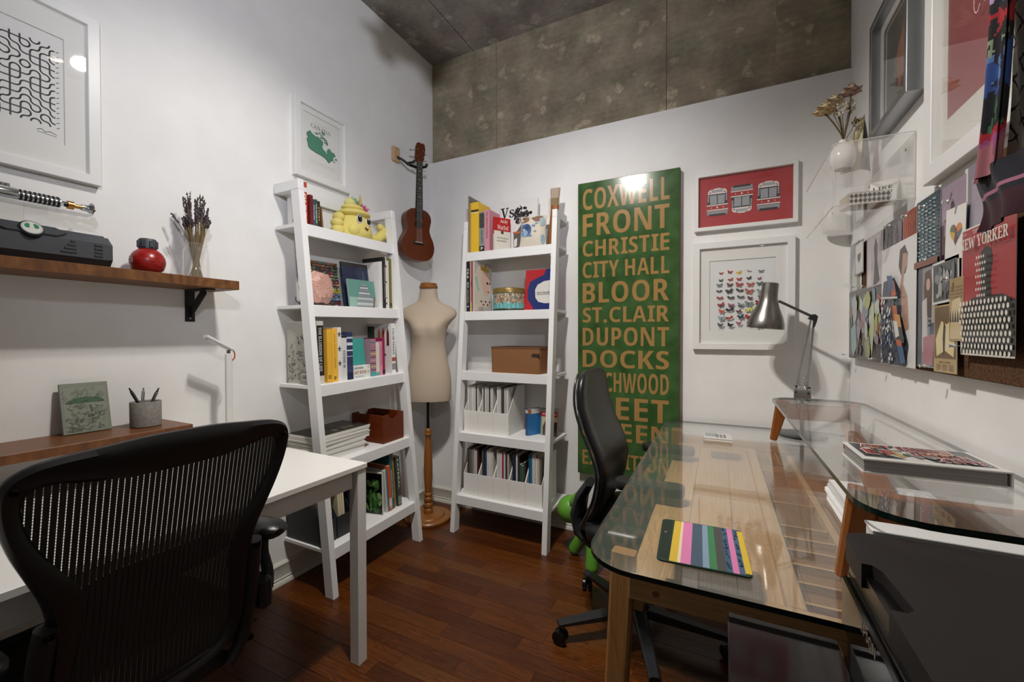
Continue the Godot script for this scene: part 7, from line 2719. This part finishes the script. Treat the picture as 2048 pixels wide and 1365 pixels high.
	# white papers under the riser
	for k in 5:
		t = thing("paper_stack", ["wide white paper pad at the bottom of the pile under the riser", "second white paper pad from the bottom under the riser", "middle white paper pad of the pile under the riser", "white paper pad below the top one under the riser", "topmost white paper pad of the pile under the riser"][k], "paper", at(2.275 + 0.003 * sin(k * 2.1), top + k * 0.0112, 1.2 + 0.004 * cos(k * 1.7), 0.012 * sin(k * 1.3)), "white paper pads under the riser")
		g = Geo.new()
		for j in 4:
			g.box(V(0.001 * (j % 2), 0.0014 + j * 0.0027, 0), V(0.205, 0.0026, 0.285))
		part("sheets", g, mat("#e4e4e2", 0.75), t)
	t = thing("paper_ream", "white paper box standing on the glass desk behind the printer", "box", at(2.255, top, 1.6445))
	g = Geo.new()
	g.box(V(0, 0.075, 0), V(0.262, 0.15, 0.04), 0.002)
	part("box", g, mat("#dcdcda", 0.6), t)
	g = Geo.new()
	g.box(V(0, 0.1515, 0), V(0.266, 0.004, 0.043), 0.001)
	part("lid", g, mat("#e6e6e4", 0.5), t)
	printer()

func metal_lamp() -> void:
	var t := thing("metal_desk_lamp", "brushed metal spring arm desk lamp with a flared shade", "lamp", at(2.232, 0.7452, 0.215))
	var br := mat("#8f8b86", 0.32, 1.0)
	var dk := mat("#4a4c4d", 0.35, 0.8)
	var li := mat("#b4b5b4", 0.3, 0.9)
	var g := Geo.new()
	g.lathe([Vector2(0.095, 0.0), Vector2(0.097, 0.002), Vector2(0.097, 0.009), Vector2(0.094, 0.011), Vector2(0.02, 0.012)], 48)
	part("base", g, mat("#5a5c5e", 0.35, 0.7), t)
	g = Geo.new()
	g.lathe([Vector2(0.009, 0.012), Vector2(0.009, 0.17)], 16)
	part("post", g, li, t)
	# spring bracket
	g = Geo.new()
	g.box(V(0, 0.185, 0.012), V(0.062, 0.045, 0.003), 0.001)
	g.box(V(0, 0.185, -0.012), V(0.062, 0.045, 0.003), 0.001)
	part("bracket", g, li, t)
	for q in [V(-0.027, 0.2, 0), V(0.02, 0.196, 0), V(-0.024, 0.225, 0), V(0.024, 0.22, 0)]:
		g = Geo.new()
		g.tube([q + V(0, 0, -0.02), q + V(0, 0, 0.02)], 0.0045, 10)
		part("pivot", g, dk, t)
	for sx in [-0.012, 0.010]:
		for sz in [-0.006, 0.006]:
			g = Geo.new()
			var co := []
			for i in 57:
				var a := i * TAU / 8
				co.append(V(sx + cos(a) * 0.0045, 0.175 + i * 0.00175, sz + sin(a) * 0.0045))
			g.tube(co, 0.0011, 5)
			part("spring", g, mat("#c2c2be", 0.25, 1.0), t)
	# two parallel arms, an elbow, the upper arm
	g = Geo.new()
	g.bar(V(-0.030, 0.19, 0.008), V(0.030, 0.535, 0.008), 0.007, 0.007, 0.001, V(0, 0, 1))
	part("arm", g, li, t)
	g = Geo.new()
	g.bar(V(0.018, 0.19, -0.008), V(0.043, 0.535, -0.008), 0.008, 0.008, 0.001, V(0, 0, 1))
	part("arm", g, li, t)
	g = Geo.new()
	g.prism(PackedVector2Array([V2(0.018, 0.527), V2(0.028, 0.546), V2(0.044, 0.548), V2(0.054, 0.538), V2(0.05, 0.515), V2(0.042, 0.49), V2(0.037, 0.49), V2(0.04, 0.52)]), -0.013, 0.013, 20.0, 0.001)
	part("elbow", g, dk, t)
	g = Geo.new()
	g.bar(V(0.034, 0.538, 0), V(-0.093, 0.612, 0), 0.011, 0.011, 0.002, V(0, 0, 1))
	part("upper_arm", g, mat("#6d6d6b", 0.35, 0.9), t)
	# flared shade, open below
	var sx := Transform3D(Basis(V(0, 0, 1), -0.10), V(-0.146, 0.4865, 0.0))
	g = Geo.new()
	var prof := [Vector2(0.0755, 0.0), Vector2(0.0762, 0.004), Vector2(0.0755, 0.018), Vector2(0.0725, 0.034), Vector2(0.066, 0.056), Vector2(0.057, 0.078), Vector2(0.047, 0.1), Vector2(0.0395, 0.122), Vector2(0.036, 0.142), Vector2(0.0345, 0.165), Vector2(0.034, 0.2), Vector2(0.0335, 0.208), Vector2(0.03, 0.2105), Vector2(0.0006, 0.2105)]
	g.lathe(prof, 48, Vector3(), 45.0, false)
	var shd := part("shade", g, br, t, sx)
	g = Geo.new()
	var inn := []
	for p in [Vector2(0.0755, 0.0), Vector2(0.074, 0.004), Vector2(0.0705, 0.034), Vector2(0.064, 0.056), Vector2(0.045, 0.1), Vector2(0.034, 0.142), Vector2(0.032, 0.2), Vector2(0.0006, 0.206)]:
		inn.append(p)
	inn.reverse()
	g.lathe(inn, 48, Vector3(), 45.0, false)
	part("shade_lining", g, mat("#c9c6c0", 0.5), shd)
	g = Geo.new()
	g.lathe([Vector2(0.002, 0.03), Vector2(0.018, 0.036), Vector2(0.027, 0.055), Vector2(0.024, 0.075), Vector2(0.014, 0.1), Vector2(0.013, 0.13)], 24, Vector3(), 70.0)
	part("bulb", g, mat("#dad8d2", 0.3), shd)

func printer() -> void:
	var t := thing("printer_stand", "black low cabinet under the black printer", "cabinet", at(2.265, 0.0, 1.93))
	var g := Geo.new()
	g.box(V(0, 0.33, 0), V(0.30, 0.64, 0.4), 0.004)
	part("carcass", g, mat("#131314", 0.5), t)
	g = Geo.new()
	g.box(V(-0.153, 0.33, 0), V(0.006, 0.6, 0.39), 0.001)
	part("door", g, mat("#18181a", 0.4), t)
	g = Geo.new()
	g.box(V(0, 0.66, 0), V(0.33, 0.02, 0.43), 0.003)
	part("cabinet_top", g, mat("#131314", 0.5), t)
	t = thing("printer", "large black printer with a glossy front and matte lid beside the glass desk", "printer", at(2.255, 0.672, 1.93))
	var matte := textured("printer lid", noise_tex(83, 0.3, [[0.0, "#201c1b"], [1.0, "#272322"]], 256, 2), V(6, 6, 6), 0.55, true, "#ffffff", V(0, 0, 0), 0.4)
	var gl := mat("#0c0a0a", 0.08)
	g = Geo.new()
	var rings := []
	for q in [[0.0, 0.97], [0.01, 1.0], [0.175, 1.0], [0.178, 0.99]]:
		var ring := []
		for p in round_rect(0.346 * q[1], 0.482 * q[1], 0.03, 6):
			ring.append(V(p.x, q[0], -p.y))
		rings.append(ring)
	g.loft(rings, true, true, true, 30.0)
	part("body", g, gl, t)
	# lid with a finger notch in its front edge
	g = Geo.new()
	var lid := PackedVector2Array()
	for p in round_rect(0.352, 0.488, 0.034, 6):
		lid.append(p)
	var notch := PackedVector2Array([V2(-0.2, 0.134), V2(-0.165, 0.134), V2(-0.158, 0.12), V2(-0.152, 0.04), V2(-0.16, 0.03), V2(-0.2, 0.03)])
	var cut := Geometry2D.clip_polygons(lid, notch)
	g.xf = Transform3D(Basis(V(1, 0, 0), V(0, 0, -1), V(0, 1, 0)), V(0, 0, 0))
	g.prism(cut[0], 0.196, 0.228, 30.0, 0.0)
	var ld := part("lid", g, matte, t)
	g = Geo.new()
	g.xf = Transform3D(Basis(V(1, 0, 0), V(0, 0, -1), V(0, 1, 0)), V(0, 0, 0))
	var inner := PackedVector2Array()
	for p in round_rect(0.344, 0.48, 0.03, 6):
		inner.append(p)
	g.prism(inner, 0.178, 0.212, 30.0)
	part("lid_base", g, mat("#0b0a0a", 0.25), ld)
	# glossy front frame, dark recess, lettering
	g = Geo.new()
	g.box(V(-0.1765, 0.135, 0), V(0.008, 0.075, 0.43), 0.003)
	part("front_panel", g, gl, t)
	g = Geo.new()
	g.layer = 0.0001
	g.text2("EPSON", -0.029, -0.007, 0.029, 0.007, "#7d7468", bold)
	part("lettering", g, print_mat, t, Transform3D(Basis(V(0, 0, 1), V(0, 1, 0), V(-1, 0, 0)), V(-0.1807, 0.158, -0.085)))
	g = Geo.new()
	g.box(V(-0.172, 0.06, 0), V(0.01, 0.06, 0.36), 0.002)
	part("paper_slot", g, mat("#050505", 0.6), t)
	g = Geo.new()
	g.box(V(-0.254, 0.046, -0.08), V(0.154, 0.009, 0.34), 0.002)
	part("output_tray", g, mat("#0f0c0d", 0.1), t)

func corner_shelf() -> void:
	var x0 := 2.238
	var x1 := 2.443
	var z0 := 0.24
	var z1 := 0.757
	var t := thing("acrylic_box_shelf", "clear acrylic box shelf on the wall above the pinboard", "shelf", at((x0 + x1) / 2, 1.627, (z0 + z1) / 2))
	var w := x1 - x0
	var d := z1 - z0
	var h := 0.206
	var ac := glassy("#f4f4f4", 0.05, 0.04)
	var g := Geo.new()
	for q in [["bottom_panel", V(0, 0.0025, 0), V(w, 0.005, d)], ["top_panel", V(0, h - 0.0025, 0), V(w, 0.005, d)], ["back_panel", V(w / 2 - 0.0025, h / 2, 0), V(0.005, h - 0.01, d)], ["end_panel", V(0, h / 2, d / 2 - 0.0025), V(w - 0.01, h - 0.01, 0.005)]]:
		g = Geo.new()
		g.box(q[1], q[2])
		part(q[0], g, ac, t)
	# polished rims read as pale lines
	var rim := mat("#cfccc8", 0.25)
	for q in [[V(0, h + 0.0004, d / 2 + 0.0002), V(w, 0.0022, 0.0022)], [V(0, 0, d / 2 + 0.0002), V(w, 0.0022, 0.0022)], [V(w / 2 - 0.002, h / 2, d / 2 + 0.0002), V(0.0022, h, 0.0022)], [V(-w / 2, h, 0), V(0.0022, 0.0022, d)], [V(-w / 2, 0, 0), V(0.0022, 0.0022, d)], [V(-w / 2, h / 2, d / 2), V(0.0018, h, 0.0018)]]:
		g = Geo.new()
		g.box(q[0], q[1])
		part("polished_edge", g, rim, t)
	for zz in [-0.18, 0.2]:
		g = Geo.new()
		g.sphere(V(w / 2 - 0.006, h - 0.035, zz), V(0.002, 0.005, 0.005), 12, 6)
		part("screw", g, mat("#77746e", 0.3, 0.9), t)
	# vase with dried flowers on top
	var ty := 1.627 + h + 0.0004
	t = thing("white_vase", "small round white vase with a narrow neck holding dried roses", "vase", at(2.318, ty, 0.478))
	g = Geo.new()
	g.lathe([Vector2(0.026, 0.0), Vector2(0.031, 0.003), Vector2(0.039, 0.022), Vector2(0.042, 0.045), Vector2(0.039, 0.068), Vector2(0.03, 0.086), Vector2(0.017, 0.097), Vector2(0.0125, 0.103), Vector2(0.0135, 0.11), Vector2(0.0118, 0.11), Vector2(0.0108, 0.103), Vector2(0.03, 0.08), Vector2(0.036, 0.045), Vector2(0.025, 0.006)], 40, Vector3(), 60.0, false)
	part("body", g, mat("#dcd6d3", 0.15), t)
	dried_roses(V(2.318, ty + 0.09, 0.478))
	# pointed folded ornament, cream on one side and black on the other
	t = thing("pointed_ornament", "pointed cream and black folded ornament beside the vase", "ornament", at(2.378, ty, 0.43))
	var ridge := [V2(0.0, 0.0), V2(0.004, 0.06), V2(0.008, 0.12), V2(0.012, 0.17), V2(0.014, 0.212)]
	for q in [["cream_side", -1.0, "#cdbf96"], ["black_side", 1.0, "#141214"]]:
		g = Geo.new()
		var rr := []
		for i in 12:
			var f := float(i) / 11
			var y := f * 0.212
			var wd := 0.056 * pow(1.0 - f, 0.62) * (1.0 if q[1] < 0 else 0.68)
			var rx := 0.014 * f
			var a := V(rx, y, 0.02 - 0.01 * f)
			var b := V(rx + q[1] * wd, y, -0.014)
			var m := a.lerp(b, 0.5) + V(0, 0, 0.010 * (1.0 - f))
			rr.append([a, m, b, b + V(0, 0, -0.002), m + V(0, 0, -0.002), a + V(0, 0, -0.002)] if q[1] > 0 else [b, m, a, a + V(0, 0, -0.002), m + V(0, 0, -0.002), b + V(0, 0, -0.002)])
		for ring in rr:
			ring.reverse()
		g.loft(rr, true, true, true, 40.0)
		part(q[0], g, mat(q[2], 0.5), t)
	# inside: patterned box and a leaning card
	t = thing("patterned_box", "small box with a black and white diamond band inside the clear shelf", "box", at(2.335, 1.6324, 0.685, 0.12))
	g = Geo.new()
	g.box(V(0, 0.02, 0), V(0.11, 0.04, 0.085), 0.0008)
	part("box", g, mat("#a59a88", 0.6), t)
	g = Geo.new()
	g.layer = 0.0429
	g.rect2(-0.055, 0.002, 0.055, 0.038, "#d6d2ca")
	for j in 2:
		for k in 9:
			var cx := -0.049 + k * 0.0122
			var cy := 0.012 + j * 0.016
			g.poly2([V2(cx - 0.006, cy), V2(cx, cy - 0.008), V2(cx + 0.006, cy), V2(cx, cy + 0.008)], "#3a3634")
	part("diamond_band", g, print_mat, t)
	t = thing("greeting_card", "small white card with black writing leaning inside the clear shelf", "card", Transform3D(Basis(Vector3.UP, -0.35) * Basis(V(1, 0, 0), -0.3), V(2.392, 1.6345, 0.65)))
	g = Geo.new()
	g.box(V(0, 0.05, 0), V(0.07, 0.1, 0.0012))
	part("card", g, mat("#d9d6d0", 0.6), t)
	g = Geo.new()
	g.layer = 0.0007
	for k in 3:
		g.text2(["LIKE", "AN OLD", "BOOK"][k], -0.026, 0.066 - k * 0.017, 0.024, 0.078 - k * 0.017, "#2b2928", bold)
	part("writing", g, print_mat, t)
	t = thing("white_wall_sensor", "small white round device with a grey button on the wall below the clear shelf", "sensor", at(2.369, 1.68, 0.056))
	g = Geo.new()
	g.lathe([Vector2(0.042, 0.0), Vector2(0.045, 0.004), Vector2(0.045, 0.1), Vector2(0.04, 0.108), Vector2(0.03, 0.11)], 36)
	part("body", g, mat("#dedbd7", 0.35), t)
	g = Geo.new()
	g.sphere(V(-0.012, 0.078, 0.0435), V(0.005, 0.005, 0.0015), 12, 6)
	part("button", g, mat("#aaa6a2", 0.4), t)
	g = Geo.new()
	g.box(V(0, 0.05, -0.045), V(0.03, 0.06, 0.02), 0.002)
	part("wall_mount", g, mat("#d2cfcb", 0.5), t)

func dried_roses(o: Vector3) -> void:
	var r := RandomNumberGenerator.new()
	r.seed = 15
	var heads := [["dried cream rose with brown edged petals, lowest of the three", V(2.256, 2.07, 0.502), 0.031, "#b8966a", "#d0bd94"], ["dried cream rose in the middle of the bunch", V(2.292, 2.112, 0.462), 0.03, "#c2ac84", "#d6c8a6"], ["dried dusty pink rose, highest of the three", V(2.338, 2.126, 0.494), 0.029, "#a8887a", "#bd9f90"]]
	for q in heads:
		var c: Vector3 = q[1]
		var t := thing("dried_rose", q[0], "flower", Transform3D(Basis(), o), "dried roses in the white vase")
		var g := Geo.new()
		var e := c - o
		g.tube(smooth_path([V(r.randf_range(-0.006, 0.006), -0.075, r.randf_range(-0.006, 0.006)), V(r.randf_range(-0.004, 0.004), 0.02, 0.0), e * 0.55 + V(0.006, 0.0, 0), e - V(0, 0.02, 0)], 5), 0.0028, 7)
		part("stem", g, mat("#5a4a2c", 0.8), t)
		for ring in 4:
			var n: int = [3, 4, 5, 5][ring]
			for k in n:
				g = Geo.new()
				var a := TAU * k / n + ring * 0.7
				var rad: float = q[2] * [0.35, 0.6, 0.85, 1.0][ring]
				var open: float = [0.05, 0.15, 0.32, 0.6][ring]
				var rows := []
				for i in 6:
					var f := float(i) / 5
					var wd := rad * 0.95 * sin(PI * (0.12 + 0.78 * f)) * (1.25 - 0.5 * f)
					var out := rad * (sin(f * 1.5) * 0.85 + open * f * f)
					var y: float = -q[2] * 0.75 + f * q[2] * (1.55 - 0.25 * ring - open * 0.5)
					var row := []
					for s in [-1.0, -0.5, 0.0, 0.5, 1.0]:
						var sd: float = s * wd
						var bend := -absf(s) * absf(s) * rad * 0.35 + 0.0015 * sin(7.0 * s + ring + k)
						row.append(e + V(cos(a) * (out + bend) - sin(a) * sd, y - (0.003 if i == 5 and absf(s) > 0.4 else 0.0), sin(a) * (out + bend) + cos(a) * sd))
					rows.append(row)
				for i in 5:
					for j in 4:
						g.quad(rows[i][j], rows[i + 1][j], rows[i + 1][j + 1], rows[i][j + 1])
				part("petal", g, mat(q[3] if (ring + k) % 3 == 0 else q[4], 0.85), t)
	# white filler blossoms and a seed head
	var t := thing("filler_flowers", "small white dried filler flowers among the roses", "flowers", Transform3D(Basis(), o))
	for q in [V(2.283, 2.052, 0.49), V(2.312, 2.07, 0.49), V(2.338, 2.078, 0.48), V(2.303, 2.04, 0.5), V(2.345, 2.06, 0.47)]:
		var e: Vector3 = q - o
		var g := Geo.new()
		g.tube(smooth_path([V(0.0, -0.06, 0.002), V(0.002, 0.03, 0.0), e], 5), 0.0012, 5)
		part("stem", g, mat("#6a5c3c", 0.8), t)
		g = Geo.new()
		for k in 16:
			g.sphere(e + V(r.randf_range(-0.014, 0.014), r.randf_range(-0.01, 0.012), r.randf_range(-0.012, 0.012)), V(0.0042, 0.0036, 0.0042), 7, 5)
		part("blossoms", g, mat("#d3ccba", 0.9), t).set_meta("kind", "stuff")
	t = thing("seed_head", "brown dried seed head leaning out of the vase", "flower", Transform3D(Basis(), o))
	var e2 := V(2.36, 2.012, 0.48) - o
	var g2 := Geo.new()
	g2.tube(smooth_path([V(0.003, -0.06, 0.0), V(0.01, 0.02, 0.0), e2 * 0.6, e2], 5), 0.0014, 5)
	part("stem", g2, mat("#6a5c3c", 0.8), t)
	g2 = Geo.new()
	for k in 40:
		var f := r.randf()
		g2.sphere(e2 * (0.82 + 0.25 * f) + V(r.randf_range(-0.01, 0.01), r.randf_range(-0.006, 0.006), r.randf_range(-0.01, 0.01)), V(0.003, 0.0026, 0.003), 6, 4)
	part("seeds", g2, mat("#77643c", 0.9), t).set_meta("kind", "stuff")

func cloth(called: String, label: String, z0: float, z1: float, y0: float, y1: float, x: float, wave: float, f: Callable, nz := 40, ny := 60, slant := 0.0) -> Node3D:
	# a hanging cloth with soft folds; f(u, v) gives its dyed colour; 3 mm thick with turned edges
	var t := thing(called, label, "clothing", Transform3D(Basis(), V(x, y0, z0)), "clothes hanging beside the pinboard")
	var g := Geo.new()
	g.coloured = true
	for side in [0, 1]:
		for i in ny:
			for j in nz:
				var q := []
				for c in [[j, i], [j + 1, i], [j + 1, i + 1], [j, i + 1]]:
					var u: float = float(c[0]) / nz
					var v: float = float(c[1]) / ny
					var dx := wave * sin(u * 9.0 + 0.5 + v * 1.2) * (1.1 - 0.5 * v) + 0.4 * wave * sin(u * 23.0 + v * 3.0)
					q.append(V(dx + (0.003 if side == 1 else 0.0), v * (y1 - y0), u * (z1 - z0) + slant * v + 0.01 * sin(v * 5.0)))
				g.col = (f.call((j + 0.5) / nz, (i + 0.5) / ny) as Color).srgb_to_linear()
				if side == 0:
					g.quad(q[0], q[1], q[2], q[3])
				else:
					g.quad(q[1], q[0], q[3], q[2])
	var m: StandardMaterial3D = print_mat.duplicate()
	m.roughness = 0.8
	m.rim_enabled = true
	m.rim = 0.2
	part("fabric", g, m, t)
	return t

func hanging_clothes() -> void:
	var n := FastNoiseLite.new()
	n.seed = 5
	n.frequency = 6.0
	n.fractal_octaves = 3
	var floral := func(u: float, v: float) -> Color:
		var k := n.get_noise_2d(u * 0.5, v * 0.9)
		var b := n.get_noise_2d(u * 1.1 + 5.0, v * 1.6)
		var w := v + 0.03 * b
		if w < 0.09:
			return Color("#a86a72") if k < 0.2 else Color("#8f5a66")
		if w < 0.11:
			return Color("#9a4a80")
		if w < 0.135:
			return Color("#a3202c")
		if w < 0.24:
			return Color("#15131a") if b < 0.32 else Color("#3a6a4a")
		if w < 0.36:
			return Color("#2b4a8a") if k > 0.05 else (Color("#5a7fb0") if b > 0.15 else Color("#171522"))
		if w < 0.41:
			return Color("#17151a") if b < 0.25 else Color("#8a9a7a")
		if w < 0.47:
			return Color("#a8242c") if k > -0.2 else Color("#1a171a")
		if w < 0.51:
			return Color("#1b1820")
		if w < 0.62:
			return Color("#b29ac4") if k > 0.0 else (Color("#5a3a80") if b > 0.0 else Color("#d0c4d6"))
		if w < 0.66:
			return Color("#9a2430") if k > 0.0 else Color("#3a2030")
		if w < 0.7:
			return Color("#cfd6c4") if b > 0.0 else Color("#3f6a4a")
		return Color("#b03a40") if k > 0.1 else Color("#2a2030")
	cloth("floral_dress", "bright floral patterned dress in black, red, blue and lilac", 1.425, 1.502, 1.475, 2.02, 2.318, 0.006, floral, 36, 150, 0.07)
	var grid := func(u: float, v: float) -> Color:
		var a := fposmod(u * 5.0 + v * 6.0, 1.0)
		var b := fposmod(v * 9.0 - u * 1.2 + 0.05 * sin(u * 20.0), 1.0)
		if a < 0.09 or b < 0.10:
			return Color("#1d1f28")
		if v > 0.72 and n.get_noise_2d(u * 0.6, v) > 0.1:
			return Color("#5a8f4a")
		return Color("#c9c7bd")
	cloth("grid_dress", "white dress with black grid lines behind the floral one", 1.452, 1.66, 1.478, 1.95, 2.345, 0.008, grid, 110, 150)
	var navy := func(u: float, v: float) -> Color:
		if v > 0.52 and v < 0.60:
			return Color("#a0647a")
		return Color("#10131f") if v > 0.42 else Color("#35131f")
	cloth("navy_knit", "folded navy and maroon knit with a pink stripe", 1.415, 1.68, 1.388, 1.49, 2.325, 0.009, navy, 30, 30)
	var lil := func(u: float, v: float) -> Color:
		return Color("#8a8296").lerp(Color("#b0a8ba"), clampf(0.5 + n.get_noise_2d(u, v * 0.4), 0, 1))
	cloth("violet_scarf", "narrow grey-violet satin scarf edge beside the navy knit", 1.398, 1.43, 1.392, 1.50, 2.34, 0.004, lil, 10, 20)
	# hanger and hook that carry them, above the picture
	var t := thing("clothes_hanger", "wooden hanger on a wall hook carrying the dresses", "hanger", at(2.33, 2.02, 1.56))
	var g := Geo.new()
	g.tube(smooth_path([V(0, -0.04, -0.14), V(0, 0.0, -0.08), V(0, 0.03, 0.0), V(0, 0.0, 0.08), V(0, -0.04, 0.14)], 5), 0.008, 8)
	part("shoulder_bar", g, mat("#8a6038", 0.5), t)
	g = Geo.new()
	g.tube(smooth_path([V(0, 0.03, 0), V(0, 0.08, 0), V(0.02, 0.11, 0), V(0.04, 0.1, 0)], 5), 0.002, 8)
	part("wire_hook", g, mat("#b0b0b0", 0.3, 0.9), t)
	g = Geo.new()
	g.tube([V(0.03, 0.097, 0), V(0.114, 0.09, 0)], 0.005, 8)
	part("wall_peg", g, mat("#b0b0b0", 0.3, 0.9), t)

func dog_figure() -> void:
	var t := thing("dog_figure", "bright green plastic dog shaped stool on the floor behind the black chair", "figure", at(1.30, 0.0, 0.345))
	var m := mat("#5f9a34", 0.38)
	var g := Geo.new()
	g.capsule(V(-0.03, 0.205, -0.01), V(0.16, 0.215, 0.02), 0.058, 0.058, 22)
	part("body", g, m, t)
	g = Geo.new()
	g.sphere(V(-0.128, 0.252, -0.045), V(0.073, 0.073, 0.073), 28, 18)
	part("head", g, m, t)
	g = Geo.new()
	g.capsule(V(-0.03, 0.215, -0.01), V(-0.09, 0.24, -0.03), 0.045, 0.04, 18)
	part("neck", g, m, t)
	for q in [[V(-0.03, 0.17, -0.035), V(-0.108, 0.034, -0.062)], [V(0.025, 0.175, 0.05), V(0.027, 0.034, 0.082)], [V(0.15, 0.17, -0.035), V(0.19, 0.034, -0.06)], [V(0.17, 0.17, 0.05), V(0.21, 0.034, 0.06)]]:
		g = Geo.new()
		g.capsule(q[0], q[1], 0.034, 0.034, 18)
		part("leg", g, m, t)
	for s in [-1, 1]:
		g = Geo.new()
		g.capsule(V(-0.10, 0.31, -0.045 + s * 0.05), V(-0.07, 0.345, -0.045 + s * 0.06), 0.02, 0.026, 14)
		part("ear", g, m, t)
